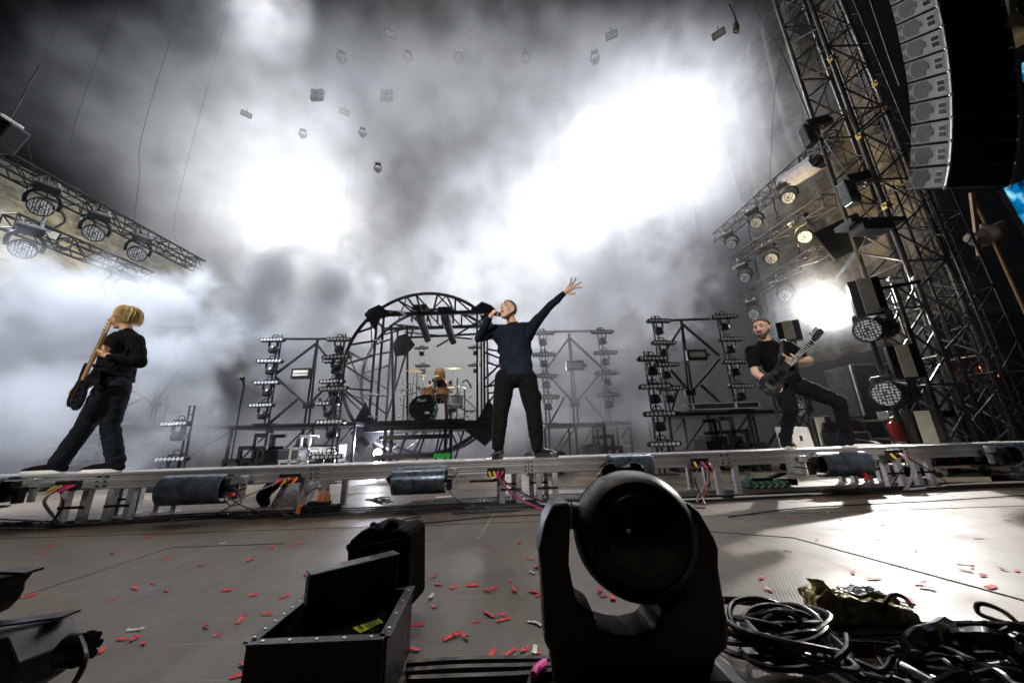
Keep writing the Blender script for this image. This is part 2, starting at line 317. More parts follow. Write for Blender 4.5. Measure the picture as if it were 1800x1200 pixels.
def drape(p, q, z0, z1, amp, wl, nz=14, n=140, seedv=0, thick=.02):
    mb = MB(); p = V((*p, 0)); q = V((*q, 0)); d = (q-p); L = d.length; d.normalize(); nn = V((-d.y, d.x, 0)); R = []
    for i in range(n+1):
        s = L*i/n
        for k in range(nz+1):
            z = z0+(z1-z0)*k/nz
            o = amp*(math.sin(2*PI*s/wl+1.3*mnoise.noise(V((s*.4, z*.12, seedv)))*4)+.8*mnoise.noise(V((s*1.3, z*.25, seedv+3))))
            R.append(p+d*s+nn*o+V((0, 0, z)))
    vs = R+[r+nn*thick for r in R]; m = nz+1; K = len(R); fs = []
    for i in range(n):
        for k in range(nz):
            a = i*m+k; fs.append((a, a+m, a+m+1, a+1)); fs.append((K+a, K+a+1, K+a+m+1, K+a+m))
    return mb.add(vs, fs)
solo('stage_curtain', drape((10.8, 8.0), (10.6, 13.8), 3.0, 17, .12, 1.1, seedv=2), 'cur', 'beige gauze curtain lit from below on the right of the stage, hanging behind the trusses', 'curtain', smooth=True)
solo('stage_curtain', drape((-13.6, 4), (-12.6, 12.8), 3.6, 8.2, .06, 1.7, seedv=5), 'cur2', 'creased beige gauze curtain behind the two trusses on the left', 'curtain', smooth=True)
solo('backdrop', drape((-20, 18.5), (20, 18.5), .01, 22, .15, 1.6, seedv=8, n=160), 'curk', 'black backdrop cloth across the rear of the stage behind the smoke', 'backdrop', smooth=True)
# ---- smoke: its density field is evaluated once into a voxel volume by geometry nodes
def bl(px, py, Y, r, a): return (at(px, py, Y), r, a)
#BLOBS
BLOBS = [bl(480, 340, 12, (6.5, 4, 6.0), .22), bl(300, 230, 11, (6, 3.5, 4.5), .16), bl(1150, 240, 12.3, (7.0, 4, 6.2), .30), bl(930, 400, 12, (6, 4, 5.0), .22),
         bl(760, 180, 12.5, (6.5, 3.5, 6), .2), bl(760, 540, 13, (8, 2.5, 4.5), .16), bl(1040, 640, 8.2, (2.9, 1.7, 2.4), .5), bl(655, 680, 9.3, (1.3, 1.1, 1.6), .35), bl(1120, 760, 8.6, (2.2, 1.4, 1.1), .6),
         bl(800, 740, 11.5, (7, 2, 1.7), .3), bl(430, 30, 9, (3.4, 2.4, 3.0), .12), bl(150, 170, 9, (5.2, 2.4, 3), .14), bl(1440, 535, 7.7, (1.5, 1.2, 1.3), .3), bl(1320, 230, 9.6, (3.2, 1.8, 3.8), .2), bl(820, 100, 6.3, (6.5, 1.5, 2.6), .34), bl(1530, 420, 7.5, (1.2, .9, 1.3), .22), bl(470, 790, 9.9, (2.6, 1.0, 1.1), .5), bl(560, 200, 8.2, (3.5, 1.5, 2.0), .25)]
PUFFS = [bl(530, 555, 10, (2.7, 1.9, 2.5), 1.3), bl(440, 545, 9.8, (1.2, 1.0, 1.2), .8), bl(20, 630, 7.2, (3.8, 2.6, 2.6), 1.0), bl(262, 610, 7.4, (1.9, 1.8, 2.3), 1.3), bl(60, 750, 6.6, (3.6, 2.2, 1.5), .6), bl(1070, 520, 10, (3.6, 2.0, 2.4), .55)]
SMIN = (-16, 4.6, .02); SMAX = (12.5, 15.6, 17); VOX = .125
def smoke():
    m, n = nt('smoke'); out = N(n, 'ShaderNodeOutputMaterial'); pv = N(n, 'ShaderNodeVolumePrincipled')
    pv.inputs['Color'].default_value = (.93, .95, 1, 1); pv.inputs['Anisotropy'].default_value = .4; pv.inputs['Density'].default_value = 1; lk(n, pv.outputs[0], out.inputs['Volume'])
    M['smoke'] = m
    g = bpy.data.node_groups.new('smoke_field', 'GeometryNodeTree'); n = g
    g.interface.new_socket('Geometry', in_out='INPUT', socket_type='NodeSocketGeometry'); g.interface.new_socket('Geometry', in_out='OUTPUT', socket_type='NodeSocketGeometry')
    tc = N(n, 'GeometryNodeInputPosition').outputs[0]
    def vm(op, a, b=None, s=None):
        x = N(n, 'ShaderNodeVectorMath', operation=op); lk(n, a, x.inputs[0])
        if b is not None:
            if isinstance(b, (tuple, Vector)): x.inputs[1].default_value = b
            else: lk(n, b, x.inputs[1])
        if s is not None: x.inputs['Scale'].default_value = s
        return x
    def ma(op, a, b, c=None):
        x = N(n, 'ShaderNodeMath', operation=op)
        for i, v in enumerate((a, b, c)):
            if v is None: continue
            if isinstance(v, (int, float)): x.inputs[i].default_value = v
            else: lk(n, v, x.inputs[i])
        return x.outputs[0]
    def noi(src, sc, det, rough=.55):
        x = N(n, 'ShaderNodeTexNoise'); x.inputs['Scale'].default_value = sc; x.inputs['Detail'].default_value = det; x.inputs['Roughness'].default_value = rough; lk(n, src, x.inputs[0]); return x
    d1 = vm('SCALE', vm('SUBTRACT', noi(tc, .34, 5, .62).outputs[1], (.5, .5, .5)).outputs[0], s=4.2)
    p = vm('ADD', tc, d1.outputs[0]).outputs[0]
    tot = None
    for (c, r, a) in BLOBS:
        q = vm('MULTIPLY', vm('SUBTRACT', p, tuple(c)).outputs[0], (1/r[0], 1/r[1], 1/r[2]))
        ln = vm('LENGTH', q.outputs[0]).outputs['Value']
        mr = N(n, 'ShaderNodeMapRange', interpolation_type='SMOOTHSTEP'); mr.inputs[1].default_value = 1.0; mr.inputs[2].default_value = .12; mr.inputs[3].default_value = 0; mr.inputs[4].default_value = a; lk(n, ln, mr.inputs[0])
        tot = mr.outputs[0] if tot is None else ma('ADD', tot, mr.outputs[0])
    nz = noi(tc, .8, 6, .62).outputs[0]
    mr = N(n, 'ShaderNodeMapRange', interpolation_type='SMOOTHSTEP'); mr.inputs[1].default_value = .36; mr.inputs[2].default_value = .62; mr.inputs[3].default_value = .15; mr.inputs[4].default_value = 1.6; lk(n, nz, mr.inputs[0])
    dens = ma('MULTIPLY', tot, mr.outputs[0])
    d2 = vm('SCALE', vm('SUBTRACT', noi(tc, .55, 3, .5).outputs[1], (.5, .5, .5)).outputs[0], s=1.6)
    p2 = vm('ADD', tc, d2.outputs[0]).outputs[0]; fb = ma('MULTIPLY', ma('SUBTRACT', noi(tc, 1.15, 6, .58).outputs[0], .5), 1.9)
    tx = N(n, 'ShaderNodeMapRange', interpolation_type='SMOOTHSTEP'); tx.inputs[1].default_value = .41; tx.inputs[2].default_value = .59; tx.inputs[3].default_value = .10; tx.inputs[4].default_value = 1.7; lk(n, noi(p2, .75, 7, .6).outputs[0], tx.inputs[0])
    for (c, r, a) in PUFFS:
        q = vm('MULTIPLY', vm('SUBTRACT', p2, tuple(c)).outputs[0], (1/r[0], 1/r[1], 1/r[2])); ln = ma('ADD', vm('LENGTH', q.outputs[0]).outputs['Value'], fb)
        mr = N(n, 'ShaderNodeMapRange', interpolation_type='SMOOTHSTEP'); mr.inputs[1].default_value = .92; mr.inputs[2].default_value = .55; mr.inputs[3].default_value = 0; mr.inputs[4].default_value = a; lk(n, ln, mr.inputs[0]); dens = ma('MAXIMUM', dens, ma('MULTIPLY', mr.outputs[0], tx.outputs[0]))
    sp = N(n, 'ShaderNodeSeparateXYZ'); lk(n, tc, sp.inputs[0]); br = N(n, 'ShaderNodeMapRange'); br.inputs[1].default_value = 8.6; br.inputs[2].default_value = 10.8; br.inputs[3].default_value = .0015; br.inputs[4].default_value = .022; lk(n, sp.outputs[1], br.inputs[0]); dens = ma('ADD', dens, br.outputs[0])
    vc = N(n, 'GeometryNodeVolumeCube'); lk(n, dens, vc.inputs['Density'])
    vc.inputs['Min'].default_value = SMIN; vc.inputs['Max'].default_value = SMAX
    for i, k in enumerate('XYZ'): vc.inputs['Resolution '+k].default_value = int((SMAX[i]-SMIN[i])/VOX)
    sm = N(n, 'GeometryNodeSetMaterial'); sm.inputs['Material'].default_value = m; lk(n, vc.outputs[0], sm.inputs[0])
    go = N(n, 'NodeGroupOutput'); lk(n, sm.outputs[0], go.inputs[0])
    return g
g = smoke(); mb = MB(); mb.box(tuple((SMIN[i]+SMAX[i])/2 for i in range(3)), tuple(SMAX[i]-SMIN[i] for i in range(3)))
o = mb.build('smoke', 'smoke'); tag(o, 'drifting white stage smoke lit from behind', 'smoke', kind='stuff')
md = o.modifiers.new('smoke', 'NODES'); md.node_group = g
# ================================================================ CATWALK
ang = math.atan(.1); EX = V((math.cos(ang), math.sin(ang), 0)); EN = V((-math.sin(ang), math.cos(ang), 0))
def cw(X, dn=0.0, z=0.0): p = V((X, 3.95+.1*X, z)); return p+EN*dn
ZT = .44; JO = [-6.0, -3.87, -1.98, .13, 2.3, 4.5, 6.9]
LAB = ['far left', 'under the left guitarist', 'left of centre behind the black flight tray', 'under the singer', 'behind the big black moving head, right of the singer', 'under the right guitarist', 'far right']
LAB = ['aluminium walkway section leaving the picture at the far left edge', 'aluminium walkway section between the left guitarist and the first curved lamp shield',
       'bright aluminium walkway section left of centre carrying a curved lamp shield near its middle', 'aluminium walkway section starting at the singer and ending right of the big moving head',
       'aluminium walkway section under the bent right guitarist', 'aluminium walkway section in front of the wheeled dolly, far right']
def deck_mat():
    m, n = nt('deck_plate'); out = N(n, 'ShaderNodeOutputMaterial'); b = N(n, 'ShaderNodeBsdfPrincipled'); lk(n, b.outputs[0], out.inputs[0])
    b.inputs['Base Color'].default_value = (.55, .54, .53, 1); b.inputs['Metallic'].default_value = .7; b.inputs['Roughness'].default_value = .45
    tc = N(n, 'ShaderNodeTexCoord'); ck = N(n, 'ShaderNodeTexChecker'); ck.inputs['Scale'].default_value = 45; lk(n, tc.outputs['Object'], ck.inputs[0])
    bp = N(n, 'ShaderNodeBump'); bp.inputs['Strength'].default_value = .6; bp.inputs['Distance'].default_value = .004; lk(n, ck.outputs[1], bp.inputs['Height']); lk(n, bp.outputs[0], b.inputs['Normal']); return m
M['deckp'] = deck_mat(); WD = .55
for i in range(6):
    a, b = JO[i]+.004, JO[i+1]-.004
    t = thing('walkway_section', cw((a+b)/2, WD/2, 0), LAB[i], 'stage deck', 'aluminium walkway sections end to end across the stage')
    mb = MB(); mb.bar(cw(a, WD/2, ZT-.012), cw(b, WD/2, ZT-.012), WD-.07, .022); mb.build('deck_plate', 'deckp', t)
    for dn, s in ((0, -1), (WD, 1)):
        mb = MB()
        for z, h, w in ((ZT-.011, .024, .062), (ZT-.042, .009, .044), (ZT-.072, .028, .052), (ZT-.102, .009, .044), (ZT-.133, .018, .062)):
            mb.bar(cw(a, dn, z), cw(b, dn, z), w, h)
        mb.bar(cw(a, dn, ZT-.072), cw(b, dn, ZT-.072), .020, .13)
        mb.build('side_rail', 'alu', t, bevel=.002, seg=1)
    mb = MB()
    for X in (a+.03, b-.03): mb.bar(cw(X, .03, ZT-.075), cw(X, WD-.03, ZT-.075), .03, .11)
    mb.build('end_beam', 'alu2', t)
    for X in ((a+.10, a+.27, b-.10) if i % 2 else (a+.10, b-.27, b-.10)):
        for dn in (.0, WD):
            mb = MB(); mb.bar(cw(X, dn, .012), cw(X, dn, ZT-.145), .055, .055); mb.bar(cw(X, dn-.029, .03), cw(X, dn-.029, ZT-.16), .02, .004); mb.bar(cw(X, dn, .0), cw(X, dn, .014), .075, .075)
            mb.build('leg', 'alu2', t, bevel=.003, seg=1)
    for X in ((a+.10,) if i % 2 else (b-.27,)):
        for dn in (-.0, WD):
            mb = MB(); mb.bar(cw(X-.02, dn-.034, .15), cw(X+.19, dn-.034, .15), .012, .022); mb.build('leg_clamp', 'black', t)
    mb = MB()
    for X in (a+.03, b-.03):
        for z in (ZT-.03, ZT-.072, ZT-.115): mb.cyl(cw(X, -.008, z), cw(X, -.036, z), .009, n=6)
    each(mb, 'bolt', 'dsteel', t)
# ---- curved strobe lamps hung on the front rail
def strobe_shield(px, py, Y, w, lab, openr):
    c = at(px, py, Y); dn = -.15
    t = thing('rail_lamp', c, lab, 'stage lamp', 'curved shield lamps hung on the walkway rail'); R = .125
    mb = MB(); n = 22; A0 = math.radians(58); A1 = math.radians(292)   # C profile facing the pit
    P = []
    for k in range(n+1):
        a = A0+(A1-A0)*k/n; P.append((-(-math.cos(a)*R), math.sin(a)*R))
    vs = []
    for s in (-w/2, w/2):
        for rr in (1, .93):
            for (y, z) in P: vs.append(c+EX*s+EN*(y*rr)+V((0, 0, z*rr)))
    m = n+1; fs = []
    for k in range(n):
        fs += [(k, k+1, 2*m+k+1, 2*m+k), (m+k, 3*m+k, 3*m+k+1, m+k+1), (k, m+k, m+k+1, k+1), (2*m+k, 2*m+k+1, 3*m+k+1, 3*m+k)]
    fs += [(0, 2*m, 3*m, m), (n, m+n, 3*m+n, 2*m+n)]
    mb.add(vs, fs); mb.build('shield', 'shield', t, smooth=True)
    s = 1 if openr else -1
    mb = MB(); mb.bar(c+EX*(-w*.42)+EN*.06, c+EX*(w*.42)+EN*.06, .10, .17); h = mb.build('housing', 'black', t, bevel=.008)
    mb = MB(); mb.cyl(c+EX*(s*w*.45)+EN*.05, c+EX*(s*(w*.5+.05))+EN*.05, .035, n=14); mb.box(c+EX*(s*(w*.5+.03))+EN*.05+V((0, 0, -.06)), (.05, .05, .08)); mb.build('knob', 'plast', h)
    mb = MB(); mb.bar(c+EX*(s*(w*.5+.07))+EN*.11+V((0, 0, -.10)), c+EX*(s*(w*.5+.07))+EN*.11+V((0, 0, .10)), .055, .02); mb.box(c+EX*(s*(w*.5+.07))+EN*.09+V((0, 0, .06)), (.07, .05, .07)); mb.build('clamp', 'alu2', t, bevel=.004)
    mb = MB(); mb.bar(c+EX*(-s*w*.5)+EN*.04+V((0, 0, .02)), c+EX*(-s*(w*.5+.05))+EN*.04+V((0, 0, -.02)), .05, .11); mb.build('end_cap', 'black', t, bevel=.01)
    return t
strobe_shield(345, 860, 3.42, .52, 'curved blue-grey lamp shield on the rail right of the left guitarist', 1)
strobe_shield(738, 844, 3.72, .50, 'curved blue-grey lamp shield on the rail left of centre in front of the drum steps', 1)
strobe_shield(1106, 820, 3.92, .42, 'curved lamp shield on the rail mostly hidden behind the big black moving head', 1)
strobe_shield(1478, 815, 4.12, .56, 'curved dark blue lamp shield on the rail below the right guitarist', -1 > 0)
strobe_shield(1800, 798, 4.3, .42, 'curved lamp shield on the rail cut off by the right edge', 0)
strobe_shield(-32, 866, 3.25, .42, 'curved lamp shield on the rail cut off by the left edge', 1)
# ---- socket boxes in the rail with coloured plugs, and their leads
def socket_box(px, py, Y, lab, plugs):
    c = at(px, py, Y); t = thing('socket_box', c, lab, 'power socket', 'socket boxes on the walkway rail')
    mb = MB(); mb.bar(c-EX*.09, c+EX*.09, .05, .085); mb.build('box', 'black', t, bevel=.005)
    for k, cl in enumerate(plugs):
        x = c+EX*(-.07+.14*k/max(1, len(plugs)-1)); d = V((random.uniform(-.3, .3), -.7, random.uniform(-.6, -.1))).normalized()
        mb = MB(); mb.cyl(x-EN*.02, x-EN*.02+d*.06, .013, n=8); mb.cyl(x-EN*.02+d*.055, x-EN*.02+d*.10, .009, .006, n=8); mb.build('plug', cl, t)
    return c
def cable(pts, r, mat, lab, group=None, k=7, n=6, cat='cable', name='cable'):
    mb = MB(); mb.tube(crv(pts, k), r, n); return solo(name, mb, mat, lab, cat, group, smooth=True)
def P(px, py, Y): return at(px, py, Y)
def G(px, py, z=.012): return atz(px, py, z)
c1 = socket_box(120, 853, 3.38, 'socket box with yellow and red plugs on the rail at the left guitarist', ['yel', 'yel', 'red', 'red', 'pink'])
c2 = socket_box(510, 840, 3.60, 'socket box with yellow and red plugs on the rail left of the aluminium legs', ['pink', 'red', 'yel', 'red', 'orange'])
c3 = socket_box(872, 829, 3.86, 'socket box with yellow plugs and a pink lead below the singer', ['yel', 'yel', 'pink', 'red'])
c4 = socket_box(1230, 812, 3.98, 'socket box with pink plug on the rail right of the big moving head', ['yel', 'pink', 'red'])
c5 = socket_box(1572, 797, 4.22, 'socket box with red plug on the rail right of the right guitarist', ['yel', 'red', 'red'])
cable([c1-EN*.05, P(95, 862, 3.3), P(78, 880, 3.28), P(90, 902, 3.4), G(110, 920)], .012, 'greyc', 'thick grey cable curving from the rail to the floor below the left guitarist')
cable([c1-EN*.05, P(108, 868, 3.3), P(110, 890, 3.3), G(88, 922)], .009, 'rubber', 'black cable dropping from the rail to the floor below the left guitarist')
cable([c2-EN*.05, P(470, 855, 3.5), P(430, 873, 3.5), G(375, 905), G(300, 915)], .007, 'greyc', 'thin pale cable running from the left rail socket down towards the first shield')
cable([c2-EN*.05, P(500, 862, 3.5), P(480, 885, 3.45), P(500, 905, 3.3), G(560, 908)], .006, 'rubber', 'black cable drooping below the left rail socket')
cable([c3-EN*.05, P(885, 850, 3.75), P(905, 872, 3.75), G(955, 896)], .007, 'pink', 'pink and grey cable dropping from the rail below the singer')
cable([c3-EN*.04, P(893, 850, 3.75), P(922, 868, 3.75), G(985, 892)], .007, 'rubber', 'black cable dropping from the rail below the singer')
cable([c4-EN*.05, P(1242, 826, 3.9), P(1243, 850, 3.9), P(1228, 870, 3.85), G(1226, 884)], .009, 'greyc', 'grey cable hanging from the rail beside the right side of the big moving head')
cable([c4-EN*.05, P(1247, 832, 3.9), P(1240, 852, 3.9), G(1236, 884)], .007, 'red', 'red cable hanging from the rail beside the grey one')
cable([c4-EN*.03, P(1222, 840, 3.8), P(1228, 862, 3.8), G(1240, 886)], .007, 'rubber', 'black cable hanging from the rail beside the red one')
cable([c5-EN*.05, P(1592, 805, 4.1), P(1604, 826, 4.1), P(1598, 850, 4.1), G(1590, 862)], .015, 'greyc', 'thick grey cable arching from the right rail socket down to the floor')
cable([c5-EN*.05, P(1592, 815, 4.1), P(1580, 832, 4.1), G(1566, 858)], .006, 'rubber', 'black cable sagging under the right rail socket left of the thick grey one')
cable([c5-EN*.05, P(1620, 818, 4.1), P(1650, 838, 4.1), P(1662, 848, 4.1), G(1632, 856)], .006, 'rubber', 'black cable swinging right from the right rail socket')
# shield leads
cable([P(388, 868, 3.3), P(410, 858, 3.3), P(425, 880, 3.25), P(405, 888, 3.2), P(395, 872, 3.2), P(430, 890, 3.2), G(470, 906)], .0055, 'rubber', 'curly black lead hanging from the first curved shield')
cable([P(782, 852, 3.65), P(790, 862, 3.65), P(805, 880, 3.6), G(835, 890)], .0055, 'rubber', 'black lead hanging from the shield left of centre')
cable([P(1522, 832, 4.05), P(1524, 845, 4.0), P(1510, 855, 4.0), G(1492, 862)], .006, 'rubber', 'black lead falling from the shield below the right guitarist')
mb = MB(); mb.cyl(P(1519, 832, 4.0), P(1527, 842, 4.0), .02, .02, 8); mb.cyl(P(1524, 838, 3.98), P(1521, 845, 3.98), .014, .014, 8); solo('cable_connector', mb, 'red', 'red connector hanging at the end of the shield below the right guitarist', 'connector')
mb = MB(); mb.cyl(P(403, 871, 3.28), P(411, 866, 3.28), .017, .017, 8); mb.cyl(P(409, 868, 3.27), P(413, 872, 3.27), .012, .012, 8); solo('cable_connector', mb, 'red', 'red connector at the right end of the first curved shield', 'connector')
for (a, b, lb) in (((338, 820, 4.0), (435, 824, 4.0), ''),): pass
mb = MB(); mb.bar(P(1395, 820, 3.95), P(1440, 825, 3.95), .012, .012); solo('safety_rod', mb, 'black', 'short black rod sticking out left of the shield below the right guitarist', 'rod')
mb = MB(); mb.bar(P(395, 869, 3.15), P(432, 857, 3.25), .012, .012); solo('safety_rod', mb, 'black', 'short black rod sticking out right of the first curved shield', 'rod')
# ---- cable runs along the floor
RUN = [(-60, 922), (60, 926), (160, 921), (280, 912), (400, 906), (520, 905), (640, 899), (760, 894), (880, 890), (1010, 886), (1150, 884), (1300, 876), (1430, 869), (1560, 862), (1700, 856), (1860, 850)]
RL = ['front black cable running the whole width under the walkway', 'second black cable along the foot of the walkway', 'third black cable weaving along the foot of the walkway', 'thin black cable nearest the pit along the walkway foot', 'rear black cable behind the front legs of the walkway', 'black cable wandering between the others along the walkway foot']
for k in range(6):
    rnd = random.Random(20+k); off = (-.05, .0, .06, -.13, .2, .1)[k]
    pts = []
    for (px, py) in RUN:
        g = G(px, py, .012); pts.append(g+V((0, off+rnd.uniform(-.045, .045), rnd.uniform(0, .012))))
    cable(pts, (.008, .010, .007, .005, .008, .006)[k], 'rubber', RL[k], 'black cables running along the walkway foot')
cable([G(x, y, .02) for x, y in [(948, 886), (1060, 884), (1150, 880), (1270, 876)]], .013, 'white', 'white taped cable bundle on the floor behind the big moving head')
cable([G(x, y, .02) for x, y in [(1290, 873), (1420, 868), (1470, 866)]], .010, 'white', 'white cable bundle on the floor below the right guitarist')
cable([G(x, y, .02) for x, y in [(1600, 860), (1680, 852), (1760, 848), (1860, 846)]], .015, 'white', 'white taped cable bundle on the floor at the right edge')
cable([G(x, y, .01) for x, y in [(960, 904), (860, 908), (760, 918), (705, 919), (712, 912), (738, 908), (730, 903), (690, 900)]], .005, 'rubber', 'single thin black cable lying in a long loop left of the big moving head')
cable([G(x, y, .01) for x, y in [(1280, 908), (1400, 893), (1520, 886), (1640, 880), (1830, 868)]], .005, 'rubber', 'thin black cable crossing the floor in front of the bright patch')
for (a, b, w, lb) in ((990, 897, .006, 'thin black cable passing behind the big moving head on the floor'),): cable([G(a-30, b, .01), G(1120, 893, .01), G(1240, 892, .01)], w, 'rubber', lb)
def coil(c, R, turns, r, mat, lab, seedv, tilt=.3, squash=1, zh=.05, cat='cable coil', name='cable_coil', n=6):
    rnd = random.Random(seedv); pts = []
    for i in range(turns*14):
        a = 2*PI*i/14; j = i/14; rr = R*(.72+.28*math.sin(j*1.7+seedv))*rnd.uniform(.97, 1.03)
        pts.append(V(c)+V((math.cos(a)*rr+.1*R*math.sin(j*2.1), math.sin(a)*rr*squash+.1*R*math.cos(j*1.3), .012+zh*(.5+.5*math.sin(j*2.3+a*.5)))))
    mb = MB(); mb.tube(crv(pts, 2), r, n); return solo(name, mb, mat, lab, cat, smooth=True)
coil(G(668, 886), .14, 5, .006, 'rubber', 'small coil of black cable on the floor right of the power splitter', 3)
coil(G(40, 925), .16, 3, .007, 'rubber', 'loose black cable coil on the floor at the left edge under the walkway', 9, squash=.4, zh=.02)
coil(G(435, 908), .17, 4, .006, 'rubber', 'tangle of black cable on the floor left of the power splitter', 5, squash=.6, zh=.03)
coil(G(1480, 868), .2, 5, .007, 'rubber', 'tangle of black cable on the floor below the right guitarist', 6, squash=.3, zh=.03)
# power splitter
t = thing('power_splitter', G(563, 903, 0), 'black power splitter with orange plugs on the floor left of centre', 'power splitter')
c = V(t.location); mb = MB(); mb.box(c+V((0, 0, .045)), (.34, .13, .08)); mb.box(c+V((-.02, 0, .1)), (.2, .1, .03)); mb.build('box', 'black', t, bevel=.01)
mb = MB(); mb.box(c+V((-.17, -.03, .05)), (.05, .07, .08)); mb.build('side_plug', 'orange', t, bevel=.006)
for k in range(3): mb = MB(); mb.cyl(c+V((-.02+.045*k, -.01, .10)), c+V((-.02+.045*k, -.01, .16)), .014, n=10); mb.cyl(c+V((-.02+.045*k, -.01, .16)), c+V((-.03+.045*k, 0, .21)), .010, n=8); mb.build('plug', ['orange'], t)
mb = MB(); mb.tube(crv([c+V((-.05, 0, .2)), c+V((-.02, .05, .26)), c+V((.06, 0, .2)), c+V((.12, -.05, .05)), c+V((.2, -.03, .01))], 6), .006, 6); mb.tube(crv([c+V((.02, 0, .2)), c+V((-.12, .05, .22)), c+V((-.25, -.03, .05)), c+V((-.3, 0, .01)), c+V((-.2, .05, .02))], 6), .006, 6); mb.build('lead', 'rubber', t, smooth=True)
# silver wedge with cloth
t = thing('metal_case', G(515, 893, 0), 'silver metal case draped with black cloth under the walkway left of centre', 'case'); c = V(t.location)
mb = MB(); a = P(482, 842, 4.1); b = P(545, 838, 4.1); x0, x1 = G(474, 890, 0), G(530, 890, 0)
mb.prism([V((x0.x, x0.y, .0)), V((x1.x, x1.y, 0)), V((x1.x+.05, x1.y+.14, .27)), V((x0.x+.05, x0.y+.14, .27))], (0, .16, 0)); mb.build('body', 'alu2', t, bevel=.004)
mb = MB(); mb.tube(crv([V((x0.x-.03, x0.y-.02, .02)), V((x0.x-.10, x0.y+.02, .12)), V((x0.x-.01, x0.y+.08, .24)), V((x0.x+.1, x0.y+.12, .29))], 5), [.04, .05, .055, .06, .07, .075, .07, .065, .07, .065, .06, .06, .055, .05, .04, .03], 8); mb.build('cloth', 'blackc', t, smooth=True)
# floor grille and mats
M['grille'] = MAT('grille_steel', (.16, .16, .16), .5, .5)
t = thing('floor_grille', G(830, 893, 0), 'grey slotted floor grille lying under the walkway left of the singer', 'grille')
mb = MB(); a = G(705, 893, 0); b = G(965, 880, 0); L = (b-a); L.z = 0
for k in range(40): q = a+L*(k/39); mb.bar((q.x, q.y, .012), (q.x+.02, q.y+.32, .012), .022, .016)
mb.build('slat', 'grille', t)
mb = MB(); mb.bar((a.x, a.y, .014), (b.x, b.y, .014), .02, .02); mb.bar((a.x+.02, a.y+.33, .014), (b.x+.02, b.y+.33, .014), .02, .02); mb.build('frame', 'dsteel', t)
def mat_on_floor(px, py, w, d, m, lab, cat='sheet', name='sheet', rot=.1, h=.006):
    mb = MB(); g = G(px, py, 0); mb.box((g.x, g.y, h/2+.004), (w, d, h), Matrix.Rotation(rot, 3, 'Z')); return solo(name, mb, m, lab, cat, bevel=.002, seg=1)
mat_on_floor(855, 899, .62, .12, 'rubber', 'black rubber mat on the floor in front of the grille', 'mat', 'rubber_mat')
mat_on_floor(782, 874, .22, .12, 'whitep', 'white sheet of paper on the floor below the shield left of centre', 'paper', 'paper_sheet', .3)
mat_on_floor(1000, 865, .6, .35, 'greyc', 'pale board lying on the floor just behind the big moving head', 'board', 'floor_board', .0)
# foil scrap on floor behind the rail
mb = MB(); g = G(806, 838, .0)
mb.ell(g+V((0, 0, .03)), (.16, .08, .03), n=18, k=6); [setattr(p, 'z', max(.0, p.z+.03*mnoise.noise(p*18))) for p in mb.v]; solo('plastic_sheet', mb, 'white', 'crumpled white plastic sheet on the floor behind the shield left of centre', 'plastic sheet', smooth=True)
mb = MB(); g = P(848, 845, 4.0); mb.box(g, (.26, .04, .02)); mb.box(g+V((.14, 0, .01)), (.04, .03, .03)); solo('screwdriver_bar', mb, 'black', 'flat black bar hanging below the socket box under the singer', 'bar')
# green steel tray unit
t = thing('effects_tray', G(1342, 856, 0), 'dark green metal tray with wires on the floor below the right guitarist', 'tray'); c = V(t.location)
mb = MB(); mb.box(c+V((0, 0, .045)), (.50, .26, .07)); mb.build('tray', 'gcase', t, bevel=.01)
mb = MB(); mb.box(c+V((-.02, .03, .095)), (.26, .16, .03)); mb.build('lid', 'gcase', t, bevel=.008)
mb = MB(); mb.box(c+V((.18, 0, .13)), (.20, .12, .025), Matrix.Rotation(-.25, 3, 'Y')); mb.box(c+V((.29, .0, .06)), (.14, .2, .07)); mb.build('pedal', 'black', t, bevel=.006)
mb = MB()
for k in range(6): x = -.2+.08*k; mb.tube(crv([c+V((x, -.13, .08)), c+V((x+.03, -.16, .05)), c+V((x-.02, -.17, .01))], 4), .004, 5)
for k in range(5): x = -.16+.07*k; mb.bar(c+V((x, .05, .10)), c+V((x+.01, .05, .15)), .005, .005)
mb.build('wire', 'alu2', t)
# ---- dolly at right under the walkway
t = thing('dolly', at(1700, 840, 5.0)*1, 'flat wheeled dolly loaded with boxes behind the walkway at the far right', 'dolly'); t.location.z = 0; c = V(t.location)
mb = MB(); mb.box(c+V((0, 0, .17)), (1.45, .7, .025)); mb.build('platform', 'tan', t, bevel=.004)
for sx in (-.6, .6):
    for sy in (-.27, .27):
        mb = MB(); mb.cyl(c+V((sx, sy-.02, .06)), c+V((sx, sy+.02, .06)), .06, n=18); w = mb.build('wheel', 'rubber', t, smooth=True)
        mb = MB(); mb.prism([c+V((sx-.05, sy-.03, .155)), c+V((sx+.05, sy-.03, .155)), c+V((sx+.015, sy-.03, .05)), c+V((sx-.015, sy-.03, .05))], (0, .06, 0)); mb.build('caster_bracket', 'alu2', w)
ITM = [(-.55, .18, .14, 'whitep', 'white carton with pink print on the left end of the dolly'), (-.3, .16, .10, 'pcase', 'small black case second from the left on the dolly'), (-.12, .12, .13, 'redp', 'red box between the black cases on the dolly'), (.05, .14, .09, 'pcase', 'low black case right of the red box on the dolly'), (.27, .1, .15, 'alu2', 'upright silver box near the middle of the dolly'), (.5, .28, .08, 'black', 'long flat black case on the right end of the dolly')]
for (x, w, h, m_, lb) in ITM: mb = MB(); mb.box(c+V((x, -.1+.2*random.random(), .184+h/2)), (w, .2, h)); mb.box(c+V((x, 0, .184+h+.008)), (w*.7, .1, .012)); solo('equipment_case', mb, m_, lb, 'case', bevel=.006, seg=1)
